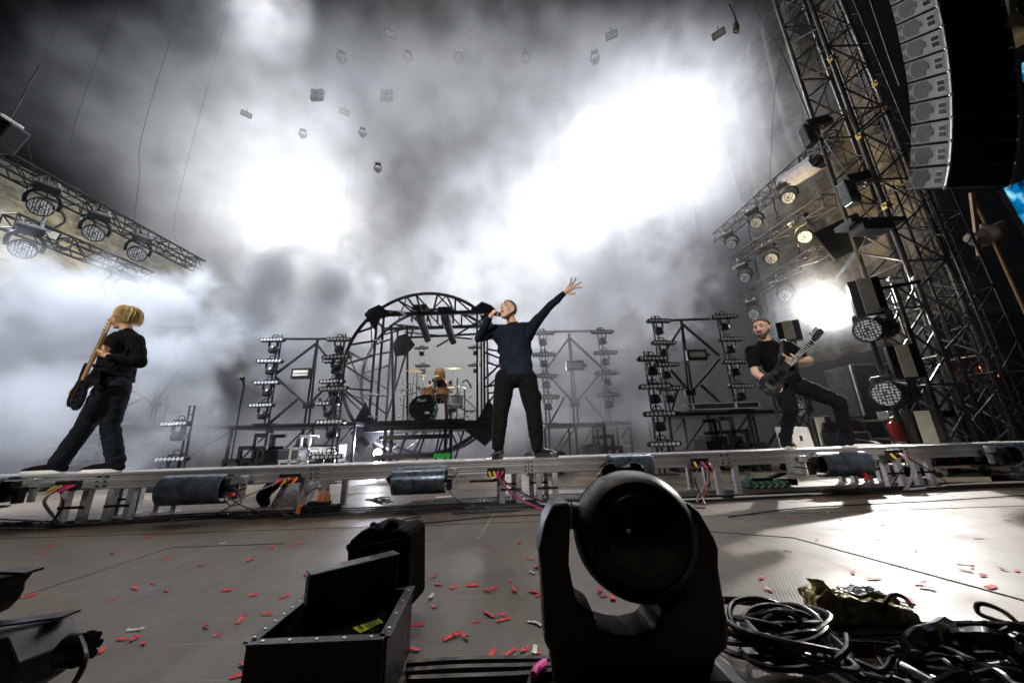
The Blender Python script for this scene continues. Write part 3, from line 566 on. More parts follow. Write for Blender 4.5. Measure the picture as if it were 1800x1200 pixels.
mb = MB(); mb.bar(G(1640, 850, .05)+V((0, .4, 0)), G(1800, 846, .05)+V((0, .3, 0)), .06, .05); solo('pale_batten', mb, 'cream', 'pale batten lying on the floor in front of the dolly', 'batten')
mb = MB(); mb.bar(at(1480, 806, 5.6), at(1625, 810, 5.6), .4, .03); b = solo('plywood_board', mb, 'tan', 'plywood board lying flat behind the legs under the right guitarist', 'board'); b.location.z = .1
mb = MB(); q = b.location; [mb.box((q.x+s*.5, q.y, .05), (.08, .3, .1)) for s in (-1, 1)]; solo('board_support', mb, 'black', 'pair of black blocks under the plywood board', 'blocks')
# ================================================================ LIGHTS, FRAMES, RISERS
WORLD[0] = False
def make_bar():
    t = thing('bar_light', (0, 0, 0), 'x', 'stage light')
    mb = MB(); mb.box((0, -.12, 0), (.50, .09, .085)); [mb.cyl((s*.25, -.165, 0), (s*.25, -.075, 0), .0425, n=12) for s in (-1, 1)]; bar = mb.build('bar_head', 'black', t, bevel=.006)
    for k in range(7):
        mb = MB(); x = -.225+.075*k; mb.lathe((x, -.166, 0), (0, -1, 0), [(.030, 0), (.031, .006), (.024, .009), (.02, .004), (0, .012)], 12); mb.build('lens', 'lensb', bar, smooth=True)
    mb = MB(); [mb.bar((s*.10, -.06, -.15), (s*.10, -.06, .07), .022, .07) for s in (-1, 1)]; mb.bar((-.11, -.06, .07), (.11, -.06, .07), .07, .02); mb.tube(crv([(-.07, -.04, .08), (-.05, -.04, .14), (.05, -.04, .14), (.07, -.04, .08)], 4), .012, 6); mb.build('yoke', 'black', t, bevel=.004)
    mb = MB(); mb.lathe((0, -.05, -.30), (0, 0, 1), [(0, 0), (.07, 0), (.10, .03), (.10, .11), (.08, .16), (0, .16)], 12); mb.box((0, 0, -.22), (.16, .10, .06)); mb.build('base', 'black', t)
    mb = MB(); mb.cyl((0, .0, -.2), (0, .09, -.2), .02, n=8); mb.box((0, .09, -.2), (.07, .05, .09)); mb.cyl((.09, -.05, -.27), (.13, -.05, -.27), .012, n=6); mb.build('clamp', 'dsteel', t)
    return t
WORLD[0] = True
PB = make_bar(); pb_used = [0]
def put(proto, used, loc, lab, group, rot=0, sc=1, tilt=0):
    o = proto if not used[0] else copy_tree(proto); used[0] = 1
    o.location = loc; o.rotation_euler = (tilt, 0, rot); o.scale = (sc,)*3; o['label'] = lab; o['group'] = group; return o
def pole(x, y, z0, z1, lab, group='light poles', two=True, top=None):
    t = thing('light_pole', (x, y, z0), lab, 'light pole', group); q = V(top) if top else V((x, y, z1))
    for s in ((-1, 1) if two else (0,)):
        mb = MB(); mb.cyl((x+s*.045, y, z0+.02), (q.x+s*.045, q.y, z1), .018, n=8); mb.build('tube', 'dsteel', t, smooth=True)
    mb = MB(); k = 0; z = z0+.25
    while z < z1: f = (z-z0)/(z1-z0); mb.bar((x+(q.x-x)*f-.06, y, z), (x+(q.x-x)*f+.06, y, z), .02, .02); z += .35
    each(mb, 'rung', 'dsteel', t)
    mb = MB(); mb.box((x, y, z0+.012), (.42, .38, .02)); mb.build('base_plate', 'black', t, bevel=.004)
    return t
def column(pts, Y, z0, desc, group, nm=('top', 'second', 'third', 'fourth', 'fifth', 'sixth'), sc=1, ztop=.2):
    L = [at(x, y, Y) for x, y in pts]; X = sum(p.x for p in L)/len(L); top = L[0]; bot = L[-1]
    pole(bot.x, Y+.12, z0, top.z+ztop, 'upright double-tube pole of the '+desc, 'upright poles carrying bar lights', top=(top.x, Y+.12, 0))
    for k, p in enumerate(L): put(PB, pb_used, (p.x, Y, p.z), f'{nm[k] if k < len(L)-1 else "lowest"} bar light on the {desc}', group, rot=random.uniform(-.12, .12), sc=sc)
BG = 'bar lights stacked on upright poles'
def riser(x0, x1, y0, depth, z, lab, n=4, col='black'):
    t = thing('riser', ((x0+x1)/2, y0+depth/2, 0), lab, 'riser', 'black platform risers at the back')
    mb = MB(); mb.box(((x0+x1)/2, y0+depth/2, z-.04), (x1-x0, depth, .08)); mb.build('deck', col, t, bevel=.004, seg=1)
    mb = MB(); mb.box(((x0+x1)/2, y0-.012, z-.02), (x1-x0, .02, .035)); mb.build('edge_trim', 'dsteel', t)
    for k in range(n):
        x = x0+.05+(x1-x0-.1)*k/(n-1)
        for y in (y0+.05, y0+depth-.05): mb = MB(); mb.bar((x, y, 0), (x, y, z-.08), .05, .05); mb.build('leg', 'black', t)
    mb = MB()
    for y in (y0+.05, y0+depth-.05):
        for k in range(n-1): a = x0+.05+(x1-x0-.1)*k/(n-1); b = x0+.05+(x1-x0-.1)*(k+1)/(n-1); mb.bar((a+.025, y, .12), (b-.025, y, z-.12), .03, .03)
    each(mb, 'brace', 'black', t)
    return t
def stairs(x0, d, n, tread, rise, y, width, lab, mat='black', w=.06, grid=True):
    t = thing('stair_unit', (x0+d*n*tread/2, y+width/2, 0), lab, 'steps', 'frame steps beside the risers')
    for k in range(n):
        a, b, z = x0+d*k*tread, x0+d*n*tread, (k+1)*rise
        for yy in (y, y+width):
            mb = MB(); mb.bar((a, yy, z-w/2), (b, yy, z-w/2), w, w); mb.build('rail', mat, t)
            mb = MB(); mb.bar((a+d*w/2, yy, 0), (a+d*w/2, yy, z-w), w, w); mb.build('leg', mat, t)
        mb = MB(); mb.box((a+d*tread/2+d*.0, y+width/2, z+.006), (tread, width+.06, .02)); mb.build('tread', mat, t)
    if grid:
        mb = MB()
        for k in range(1, n): mb.bar((x0+d*(k*tread+.12), y, .02), (x0+d*(k*tread+.12), y, k*rise), w*.9, w*.9)
        each(mb, 'upright', mat, t)
    return t
def gate(a, b, c_, d_, Y, z, strobe, desc):       # a,b: px ends of the crossbar; c_: mast top; d_: brace hub px; strobe px
    A, B, T, H = at(*a, Y), at(*b, Y), at(*c_, Y), at(*d_, Y); y = Y+.16
    t = thing('goalpost_truss', (H.x, y, z), 'dark tubular frame with crossed braces and centre mast, '+desc, 'truss frame', 'tubular lighting frames on the risers')
    def W_(p, dy=0): return V((p.x, y+dy, p.z))
    mb = MB(); mb.cyl(W_(A), W_(B), .03, n=8); mb.build('crossbar', 'dsteel', t, smooth=True)
    for s in (-.05, .05): mb = MB(); mb.cyl((H.x+s, y+.03, z), (T.x+s*.2, y+.03, T.z), .024, n=8); mb.build('mast', 'dsteel', t, smooth=True)
    dz = (T.z-z); xl, xr = A.x, B.x
    for (p, q) in (((T.x, T.z-.12), (xl+.1, T.z-.12-dz*.36)), ((T.x, T.z-.12), (xr-.1, T.z-.12-dz*.36)), ((H.x, z+dz*.2), (xl+.1, z+dz*.55)), ((H.x, z+dz*.2), (xr-.1, z+dz*.55)), ((H.x-.25, z+dz*.28), (xl+.15, z+.05)), ((H.x+.25, z+dz*.28), (xr-.15, z+.05))):
        mb = MB(); mb.bar((p[0], y-.01, p[1]), (q[0], y-.01, q[1]), .045, .045); mb.build('brace', 'dsteel', t)
    mb = MB(); mb.box((H.x, y+.02, z+dz*.2), (.22, .08, .12)); mb.build('hub', 'black', t)
    s = at(*strobe, Y); o = thing('strobe', (s.x, Y-.05, s.z), 'rectangular strobe lamp on the mast of the frame '+desc, 'strobe lamp', 'rectangular strobes on frame masts')
    mb = MB(); c = V((s.x, Y-.05, s.z)); mb.box(c, (.44, .12, .24)); fr = mb.build('housing', 'black', o, bevel=.01)
    mb = MB(); mb.box(c+V((0, -.064, 0)), (.34, .012, .13)); g_ = mb.build('lamp_glass', 'panel', fr, bevel=.002, seg=1)
    mb = MB(); mb.cyl(c+V((-.16, -.078, 0)), c+V((.16, -.078, 0)), .008, n=6); mb.build('flash_tube', 'lensb', fr)
    mb = MB(); mb.box(c+V((.26, 0, 0)), (.06, .07, .06)); mb.cyl(c+V((0, .06, 0)), c+V((0, .2, 0)), .02, n=8); mb.build('bracket', 'dsteel', o)
# --- left-centre unit
ZL = 1.17
riser(-6.35, -3.5, 8.1, 1.3, ZL, 'black riser left of the drum ring, behind the silver steps')
column([(485, 600), (480, 637), (475, 674), (467, 713)], 8.1, ZL, 'left pole of the frame left of the drum ring', BG)
column([(599, 599), (594, 636), (589, 672), (581, 710)], 8.1, ZL, 'rear pole touching the left side of the drum ring', BG)
gate((480, 592), (604, 592), (551, 592), (534, 716), 8.1, ZL, (533, 657), 'left of the drum ring')
column([(598, 630), (593, 685), (588, 742), (581, 802)], 6.9, .0, 'tall front pole left of the drum ring', BG)
s = at(376, 805, 7.3); stairs(s.x, 1, 4, .27, .23, 7.2, .55, 'black frame steps climbing right towards the riser left of the drum ring')
s = at(480, 800, 6.8); stairs(s.x+.02, 1, 4, .17, .21, 6.7, .28, 'narrow silver steps in front of the riser left of the drum ring', 'alu', .03, False)
# --- right-centre foggy unit
riser(.75, 2.75, 8.6, 1.2, 1.03, 'smoke-veiled riser right of the singer')
column([(953, 588), (955, 625), (958, 662), (962, 699)], 8.7, 1.03, 'smoke-veiled pole just right of the singer', BG)
column([(1056, 586), (1062, 622), (1064, 657), (1068, 695)], 8.7, 1.03, 'smoke-veiled pole between the singer and the clear right frame', BG)
gate((950, 580), (1060, 578), (1002, 582), (1012, 700), 8.7, 1.03, (1010, 643), 'in the smoke right of the singer')
s = at(1108, 790, 7.9); stairs(s.x, -1, 4, .16, .24, 7.9, .7, 'black frame steps in the smoke right of the singer', 'black', .065, False)
# --- right unit
ZR = .95
riser(3.3, 6.0, 7.9, 1.3, ZR+.2, 'black riser with bright edge left of the right guitarist')
column([(1154, 567), (1162, 605), (1167, 643), (1173, 684)], 7.9, ZR+.2, 'rear left pole of the frame left of the right guitarist', BG)
column([(1269, 560), (1279, 599), (1286, 638), (1296, 680)], 7.9, ZR+.2, 'right pole of the frame beside the right guitarist', BG)
gate((1150, 560), (1265, 556), (1204, 558), (1222, 702), 7.9, ZR+.2, (1222, 625), 'left of the right guitarist')
column([(1142, 633), (1147, 681), (1155, 728), (1162, 780)], 6.6, 0, 'tall front pole between the singer and the right guitarist', BG)
s = at(1366, 790, 7.0); stairs(s.x, -1, 4, .26, .24, 6.9, .6, 'black frame steps behind the legs of the right guitarist')
# --- far left foggy unit
riser(-12.5, -7.4, 8.4, 1.3, 1.25, 'smoke-veiled riser behind the left guitarist')
column([(321, 745), (313, 806)], 6.7, 0, 'pole right of the left guitarist in the smoke', BG, ztop=.35)
column([(215, 640), (210, 690)], 8.2, 1.25, 'faint pole in the smoke directly behind the left guitarist', BG)
gate((180, 570), (330, 572), (283, 572), (262, 706), 8.2, 1.25, (300, 600), 'behind the left guitarist in the smoke')
s = at(20, 800, 7.5); stairs(s.x, 1, 4, .35, .26, 7.5, .6, 'frame steps lost in the smoke behind the left guitarist')
mb = MB(); p = at(290, 822, 6.4); mb.box((p.x, 6.4, .14), (.9, .4, .26)); mb.box((p.x, 6.4, .29), (.8, .3, .03)); solo('floor_monitor', mb, 'black', 'low black box on the floor right of the left guitarist', 'monitor', bevel=.01)
# mic stand
t = thing('mic_stand', V((at(428, 700, 6.2).x, 6.2, 0)), 'black microphone stand with a black microphone left of the steps', 'microphone stand'); x = t.location.x
tp = at(430, 674, 6.2); mb = MB(); mb.cyl((x-.02, 6.2, .02), (tp.x-.01, 6.2, tp.z-.25), .011, n=8); mb.cyl((tp.x-.01, 6.2, tp.z-.4), (tp.x, 6.2, tp.z-.04), .016, n=8); mb.build('pole', 'black', t)
mb = MB(); mb.lathe((x-.02, 6.2, 0), (0, 0, 1), [(0, 0), (.14, 0), (.14, .02), (.03, .03), (0, .03)], 20); mb.build('base', 'black', t, smooth=True)
mb = MB(); mb.cyl((tp.x, 6.2, tp.z-.05), (tp.x+.02, 6.12, tp.z+.06), .018, .024, 10); mb.ell((tp.x+.022, 6.1, tp.z+.075), (.042, .042, .042)); mb.build('microphone', 'plast', t, smooth=True)
# ================================================================ DRUM RING
Rg = 2.1; rc = V((-2.28, 9.0, 2.5)); t = thing('drum_ring', (rc.x, 9.6, 0), 'big black circular truss ring framing the drum kit', 'truss ring')
def rp(a, y, R=Rg): a = math.radians(a); return V((rc.x+R*math.cos(a), y, rc.z+R*math.sin(a)))
for y in (9.0, 10.2):
    mb = MB(); mb.ring((rc.x, y, rc.z), (0, 1, 0), Rg, .045, 72, 8); mb.build('ring', 'black', t, smooth=True)
XL, XR, ZB, ZTp = -3.5, -.82, 1.16, 4.02
for y in (9.0, 10.2):
    for x in (XL, XR):
        for s in (-.09, .09): mb = MB(); mb.bar((x+s, y, ZB), (x+s, y, ZTp), .05, .05); mb.build('upright', 'black', t)
    mb = MB(); mb.bar((XL-.4, y, ZTp), (XR+.4, y, ZTp), .07, .09); mb.build('top_beam', 'black', t)
    mb = MB(); an = [140, 127, 112, 98, 82, 68, 53, 40]; zz = [XL-.3, XL+.35, XL+.9, -2.4, -2.1, -1.5, XR-.25, XR+.3]
    for k in range(8):
        mb.bar((zz[k], y, ZTp), rp(an[k], y, Rg-.02), .045, .045)
        if k < 7: mb.bar((zz[k+1], y, ZTp), rp(an[k], y, Rg-.02), .04, .04)
    for sg, xx in ((1, XR), (-1, XL)):
        for k, (a, z) in enumerate([(20, 3.3), (5, 2.9), (5, 2.2), (-12, 2.0), (-12, 1.5), (30, 3.7)]):
            aa = a if sg > 0 else 180-a; mb.bar((xx+sg*.1, y, z), rp(aa, y, Rg-.02), .045, .045)
    for (a, x) in ((-140, -3.0), (-125, -2.9), (-110, -2.3), (-95, -2.2), (-80, -1.8), (-65, -1.6), (-50, -1.1)): mb.bar((x, y, ZB-.15), rp(a, y, Rg-.02), .04, .04)
    each(mb, 'brace', 'black', t)
mb = MB()
for a in (15, 45, 75, 105, 135, 165, 195, 225, 315, 345): mb.bar(rp(a, 9.0), rp(a, 10.2), .05, .05); mb.bar(rp(a, 9.0), rp(a+18, 10.2), .03, .03)
each(mb, 'spacer', 'black', t)
mb = MB()
for y in (8.95,):
    mb.prism([(XL-.42, y, ZTp+.02), (XL+.3, y, ZTp-.0), (XL-.04, y, ZTp+.28), (XL-.30, y, ZTp+.16)], (0, .05, 0)); mb.prism([(XL-.42, y, ZTp), (XL+.05, y, ZTp), (XL-.10, y, ZTp-.45)], (0, .05, 0))
    mb.prism([(XR+.42, y, ZTp+.02), (XR-.3, y, ZTp), (XR+.04, y, ZTp+.28), (XR+.30, y, ZTp+.16)], (0, .05, 0)); mb.prism([(XR+.42, y, ZTp), (XR-.05, y, ZTp), (XR+.10, y, ZTp-.45)], (0, .05, 0))
    mb.prism([(XL-.2, y, ZB+.55), (XL+.1, y, ZB+.0), (XL+.5, y, ZB-.1), (XL-.1, y, ZB-.55), (XL-.55, y, ZB-.15)], (0, .05, 0)); mb.prism([(XL-.2, y, ZB-.25), (XL+.05, y, ZB-.5), (XL-.2, y, ZB-.75), (XL-.45, y, ZB-.5)], (0, .05, 0))
    mb.prism([(XR+.2, y, ZB+.55), (XR-.1, y, ZB+.0), (XR-.6, y, ZB-.05), (XR+.1, y, ZB-.6), (XR+.55, y, ZB-.15)], (0, .05, 0))
each(mb, 'gusset', 'black', t)
mb = MB(); mb.bar((XL-.05, 9.35, ZB-.12), (XR+.2, 9.35, ZB-.12), 1.5, .16); mb.build('platform', 'black', t, bevel=.01)
mb = MB(); mb.bar((XL+.3, 8.55, ZB+.02), (XR-.35, 8.55, ZB+.02), .05, .04); mb.bar((XL+.1, 8.6, ZB-.02), (XR+.05, 8.6, ZB-.02), .03, .04); each(mb, 'front_lip', 'dsteel', t)
mb = MB(); mb.bar((XL+.35, 9.6, 1.1), (XL+.1, 9.6, 3.9), .06, .06); mb.bar((XL+.7, 9.6, 1.1), (XL+.55, 9.6, 3.9), .05, .05); mb.bar((XL-.1, 10.2, 1.3), (XL+.75, 9.6, 3.9), .04, .04); mb.bar((XL+.3, 10.2, 3.9), (XR-.3, 9.6, 3.45), .04, .04); mb.bar((XL+.6, 9.3, 3.45), (XR, 9.3, 3.5), .05, .05); mb.bar((XR, 9.3, 3.9), (-2.2, 10.1, 3.4), .04, .04); each(mb, 'inner_strut', 'black', t)
mb = MB(); [mb.cyl((XL-.09, 8.93, z), (XL+.13, 8.9, z-.03), .022, n=8) for z in (3.3, 1.9, 1.35)]; mb.cyl((XL+.5, 8.93, 4.1), (XL+.7, 8.9, 3.95), .03, n=8); each(mb, 'coupler', 'alu2', t)
# drum screen
mb = MB(); a, b = at(706, 602, 10.9), at(850, 742, 10.9); mb.box(((a.x+b.x)/2, 10.9, (a.z+b.z)/2+.1), (b.x-a.x+.2, .02, a.z-b.z)); o = solo('grey_scrim', mb, 'scr', 'pale grey scrim panel hanging behind the drum kit', 'scrim')
mb = MB(); mb.prism([at(690, 605, 9.7), at(700, 590, 9.7), at(715, 586, 9.7), at(728, 604, 9.7), at(712, 622, 9.7), at(694, 625, 9.7)], (0, .12, 0)); solo('black_flag', mb, 'blackc', 'black cloth flag hanging inside the upper left of the drum ring', 'flag')
for k, (x, y) in enumerate([(742, 613), (744, 644), (836, 612), (836, 643)]): put(PB, pb_used, at(x, y, 10.6), ('upper left', 'lower left', 'upper right', 'lower right')[k]+' small bar light against the grey scrim behind the drums', 'bar lights on the grey scrim', sc=.75)
for k, (x, y) in enumerate([(738, 556), (783, 560)]):
    p = at(x, y, 9.5); t = thing('beam_light', p, ('left' if k == 0 else 'right')+' of two long dark beam lights hanging inside the top of the drum ring', 'stage light', 'beam lights inside the ring top')
    mb = MB(); q = at(x+14, y+42, 9.2); mb.cyl(p, q, .13, .085, 16); mb.cyl(p+(p-q)*.2, p, .10, .13, 16); mb.build('barrel', 'black', t, smooth=True)
    mb = MB(); mb.box(p+V((0, .05, .25)), (.4, .3, .16)); mb.bar(p+V((-.22, 0, .2)), p+V((-.22, 0, -.15)), .04, .1); mb.bar(p+V((.22, 0, .2)), p+V((.22, 0, -.15)), .04, .1); mb.build('yoke', 'black', t, bevel=.01)
# steps / frame below the drums
t = thing('drum_steps', (-2.4, 8.3, 0), 'black frame steps below the drum kit with a strip of green tape', 'steps')
a = at(678, 753, 8.1); b = at(793, 753, 8.1)
for x in (a.x, a.x+.14, b.x, b.x-.12): mb = MB(); mb.bar((x, 8.1, 0), (x, 8.1, a.z), .06, .06); mb.build('leg', 'black', t)
for yy, z, sx in ((8.1, a.z, 0), (7.9, .80, .18), (7.7, .42, .25)): mb = MB(); mb.bar((a.x-.05-sx*0, yy+.12, z), (b.x-sx*0, yy+.12, z), .3, .09); mb.build('tread', 'black', t, bevel=.006)
mb = MB(); [mb.bar((a.x+.2+.42*k, 8.2, .1), (a.x+.45+.42*k, 8.2, a.z-.1), .035, .035) for k in range(4)]; each(mb, 'brace', 'black', t)
q0 = at(759, 795, 7.5); q1 = at(789, 795, 7.5); mb = MB(); mb.bar((q0.x, 7.675, .405), (q1.x, 7.675, .41), .02, .09); mb.build('green_tape', 'green', t)
# ================================================================ DRUM KIT
DY = 9.25; dz = 1.17; kx = at(740, 717, DY).x
t = thing('drum_kit', (kx+.3, DY+.3, dz-.13), 'drum kit with black bass drum, amber toms and brass cymbals on the ring platform', 'drum kit')
def D(px, py, y=DY): return at(px, py, y)
c = D(741, 717, 8.95); Rb = .31
mb = MB(); mb.lathe((c.x, 8.95, c.z), (0, 1, 0), [(0, .012), (Rb*.93, .01), (Rb*.95, 0), (Rb*1.02, 0), (Rb*1.02, .03), (Rb*.98, .04), (Rb*.98, .42), (Rb*1.02, .43), (Rb*1.02, .46), (0, .46)], 40)
bd = mb.build('bass_drum', 'blackg', t, smooth=True)
def txt(name, s, size, loc, mat, parent, rot=(PI/2, 0, 0), ext=.001):
    cu = bpy.data.curves.new(name, 'FONT'); cu.body = s; cu.size = size; cu.extrude = ext; cu.align_x = 'CENTER'; cu.align_y = 'CENTER'
    o = bpy.data.objects.new('tmp', cu); COL.objects.link(o); bpy.context.view_layer.update()
    me = bpy.data.meshes.new_from_object(o.evaluated_get(bpy.context.evaluated_depsgraph_get())); bpy.data.objects.remove(o)
    o = bpy.data.objects.new(name, me); me.materials.clear(); me.materials.append(M[mat]); COL.objects.link(o); o.parent = parent
    r = parent; off = V((0, 0, 0))
    while r is not None: off += V(r.location); r = r.parent
    o.location = V(loc)-off; o.rotation_euler = rot; return o
txt('head_lettering', 'Pearl', .11, (c.x-.0, 8.945, c.z+.19), 'white', bd)
mb = MB(); mb.ell((c.x+.12, 8.958, c.z-.12), (.045, .004, .035)); mb.ell((c.x+.18, 8.958, c.z-.13), (.02, .004, .03)); mb.build('head_mark', 'white', bd)
for (px, py, r, h, ax) in ((751, 691, .16, .17, (0, .25, 1)), (778, 690, .17, .17, (0, .25, 1)), (800, 705, .2, .25, (0, .1, 1))):
    p = D(px, py, 9.1); mb = MB(); mb.lathe(p-V((0, 0, h/2)), ax, [(0, 0), (r, 0), (r, h), (r*.96, h-.004), (0, h-.01)], 26); d_ = mb.build('tom', 'amber' if px < 790 else 'alu2', t, smooth=True)
    for z in (0, h): mb = MB(); mb.ring(p-V((0, 0, h/2))+V(ax).normalized()*z, V(ax), r*1.03, .010, 28, 6); mb.build('hoop', 'chrome', d_, smooth=True)
for (px, py, r, m_, tl) in ((728, 652, .25, 'gold', .12), (744, 660, .12, 'gold', .05), (797, 647, .24, 'gold', .05), (722, 675, .2, 'chrome', .05), (768, 661, .1, 'gold', .1), (815, 690, .2, 'chrome', -.1), (806, 678, .16, 'chrome', 0)):
    p = D(px, py, 9.3); mb = MB(); mb.lathe(p, (tl, -.28, 1), [(0, .03), (.03, .028), (.05, .012), (r*.6, .006), (r, -.004), (r*.6, .002), (.05, .006), (0, .02)], 30); mb.build('cymbal', m_, t, smooth=True)
    mb = MB(); q = V((p.x+random.uniform(-.04, .04), 9.35, dz-.03)); mb.cyl(p, V((q.x, q.y, (p.z+dz)/2)), .009, n=6); mb.cyl(V((q.x, q.y, (p.z+dz)/2)), q, .014, n=6)
    for a in (0, 2.1, 4.2): mb.cyl(q+V((0, 0, .25)), q+V((.2*math.cos(a), .2*math.sin(a), 0)), .008, n=6)
    mb.build('cymbal_stand', 'chrome', t, smooth=True)
mb = MB()
for (x, z0, z1) in ((712, 700, 735), (735, 655, 705), (765, 670, 735), (805, 665, 738), (818, 680, 738)): a = D(x, z0); b = D(x, z1); mb.cyl((a.x, DY-.1, a.z), (a.x, DY-.1, dz-.03), .018, n=8)
a = D(735, 684); b = D(808, 682); mb.cyl((a.x, DY-.1, a.z), (b.x, DY-.1, b.z), .022, n=8)
a = D(712, 698); b = D(735, 690); mb.cyl((a.x, DY-.15, a.z), (b.x, DY-.1, b.z), .012, n=6); a = D(818, 700); b = D(838, 720); mb.cyl((a.x, DY-.15, a.z), (b.x, DY-.1, b.z), .012, n=6)
rnd = random.Random(4)
for k in range(26):
    px = rnd.choice([rnd.uniform(702, 725), rnd.uniform(800, 830), rnd.uniform(760, 830)]); py = rnd.uniform(668, 735); p = D(px, py, DY+rnd.uniform(-.3, .2)); d_ = V((rnd.uniform(-1, 1), rnd.uniform(-.5, .5), rnd.uniform(-.6, 1))).normalized()*rnd.uniform(.06, .2); mb.cyl(p, p+d_, .009, n=5); mb.ell(p, (.02, .02, .02), n=6, k=4)
mb.build('rack', 'chrome', t, smooth=True)
mb = MB()
for (x, y) in ((762, 668), (792, 672), (756, 672), (736, 682)): p = D(x, y, 9.2); mb.ell(p, (.04, .05, .06), n=10, k=6); mb.cyl(p, p+V((.05, .1, -.15)), .01, n=5)
mb.tube(crv([D(812, 672), D(820, 668), D(826, 676), D(828, 682)], 5), .02, 7); mb.tube(crv([D(808, 716), D(820, 722), D(836, 722)], 5), .02, 7); mb.build('drum_microphone', 'plast', t, smooth=True)
mb = MB(); p = D(780, 725, 9.3); mb.lathe((p.x+.1, 9.75, dz-.04), (0, 0, 1), [(0, 0), (.05, .3), (.17, .35), (.17, .42), (0, .43)], 18); solo('drum_stool', mb, 'black', 'round black stool under the drummer', 'stool', smooth=True)
# glare lamp by the steps
p = at(664, 796, 7.9); t = thing('flare_lamp', p, 'small glaring white lamp at the foot of the drum steps', 'stage light')
mb = MB(); mb.lathe(p, V((0, 1, 0)), [(0, .2), (.09, .18), (.12, 0), (.10, 0), (.08, .05), (0, .05)], 20); mb.build('shell', 'black', t, smooth=True)
M['glare'] = MAT('lamp_glare', (1, 1, 1), .5, emit=(.92, .94, 1), estr=160); mb = MB(); mb.ell(p+V((0, .03, 0)), (.055, .03, .055)); mb.build('bulb', 'glare', t, smooth=True)
mb = MB(); mb.bar(p+V((0, .1, -.12)), (p.x, 8.0, .0), .05, .05); mb.build('stand', 'black', t)
lamp('flare_spot', 'SPOT', p+V((0, -.05, 0)), (-.5, 2, 0.6), 120, (.85, .88, 1), .05, 130, 1)
lamp('low_smoke_fill', 'POINT', p+V((-.3, .9, .2)), None, 160, (.8, .82, 1), .08)  # extra point light added behind the flare lamp to brighten low smoke
# gear boxes beneath risers
for (x, y, w, h, Y, lb) in ((500, 795, .9, .55, 7.7, 'large black flight case under the riser left of the drum ring'), (430, 800, .5, .35, 7.9, 'smaller black case behind the frame steps left of the drum ring'), (1262, 760, .8, .55, 7.6, 'black flight case inside the steps left of the right guitarist'), (1200, 775, .6, .3, 7.3, 'low dark case beside the front pole between the singer and right guitarist'), (955, 775, .8, .35, 7.6, 'dark case in the smoke just right of the singer'), (1040, 770, .4, .45, 8.2, 'tall dark case in the smoke under the steps')):
    p = at(x, y, Y); mb = MB(); mb.box((p.x, Y, h/2+.06), (w, .5, h)); mb.box((p.x, Y, h+.075), (w-.06, .44, .02)); mb.box((p.x, Y-.256, h*.6), (w*.3, .012, .06)); [mb.cyl((p.x+sx*w*.4, Y-.2, .03), (p.x+sx*w*.4, Y+.2, .03), .03, n=10) for sx in (-1, 1)]; solo('flight_case', mb, 'pcase', lb, 'flight case', bevel=.01)
p = at(575, 792, 7.4); t = thing('amplifier', (p.x, 7.4, 0), 'white-faced amplifier on the floor at the foot of the tall front pole', 'amplifier'); mb = MB(); mb.box((p.x, 7.4, p.z-.05), (.62, .35, .34)); mb.build('cabinet', 'black', t, bevel=.01); mb = MB(); mb.box((p.x, 7.22, p.z), (.55, .012, .15)); mb.build('front_panel', 'whitep', t); mb = MB(); [mb.cyl((p.x-.2+.07*k, 7.21, p.z-.03), (p.x-.2+.07*k, 7.19, p.z-.03), .015, n=8) for k in range(6)]; each(mb, 'knob', 'black', t)
mb = MB(); mb.box((p.x, 7.4, (p.z-.22)/2), (.5, .3, max(.02, p.z-.22))); solo('low_case', mb, 'pcase', 'low black case carrying the white-faced amplifier', 'case')
p = at(548, 776, 7.3); t = thing('side_lamp', p, 'dark round lamp with a pale front right of the silver steps', 'stage light'); mb = MB(); mb.lathe(p, (-.9, .3, 0), [(0, .0), (.13, 0), (.14, .25), (.08, .32), (0, .32)], 20); mb.build('shell', 'black', t, smooth=True); mb = MB(); mb.lathe(p, (.9, -.3, 0), [(.12, .004), (.07, .02), (0, .03)], 20); mb.build('lens', 'lens', t, smooth=True); mb = MB(); mb.bar(p, (p.x, p.y, 0), .04, .04); mb.build('stand', 'black', t)
p = at(1120, 770, 8.6); t = thing('loading_frame', (p.x, 8.6, 0), 'thin pale rectangular frame standing in the smoke left of the tall front pole', 'frame')
a, b = at(1088, 748, 8.6), at(1115, 788, 8.6); mb = MB(); z0 = .02
for (p_, q_) in (((a.x, a.z), (b.x, a.z)), ((b.x, a.z), (b.x, z0)), ((a.x, a.z), (a.x, z0)), ((a.x, (a.z+z0)/2), (b.x, (a.z+z0)/2)), ((a.x, z0), (b.x, z0))): mb.bar((p_[0], 8.6, p_[1]), (q_[0], 8.6, q_[1]), .03, .03)
mb.build('frame', 'cream', t)
# gear on the right riser deck
t = thing('rack_case', at(1260, 706, 7.8), 'long silver-edged equipment case on the riser left of the right guitarist', 'case'); c = V((at(1260, 706, 7.8).x, 7.85, ZR+.2)); t.location = c
mb = MB(); mb.box(c+V((.1, 0, .09)), (1.5, .4, .14)); mb.build('case_body', 'black', t, bevel=.01); mb = MB(); [mb.bar(c+V((-.65, -.205, z)), c+V((.85, -.205, z)), .012, .015) for z in (.03, .15)]; [mb.box(c+V((x, -.206, .09)), (.05, .01, .13)) for x in (-.6, .3, .8)]; each(mb, 'edge_trim', 'alu2', t)
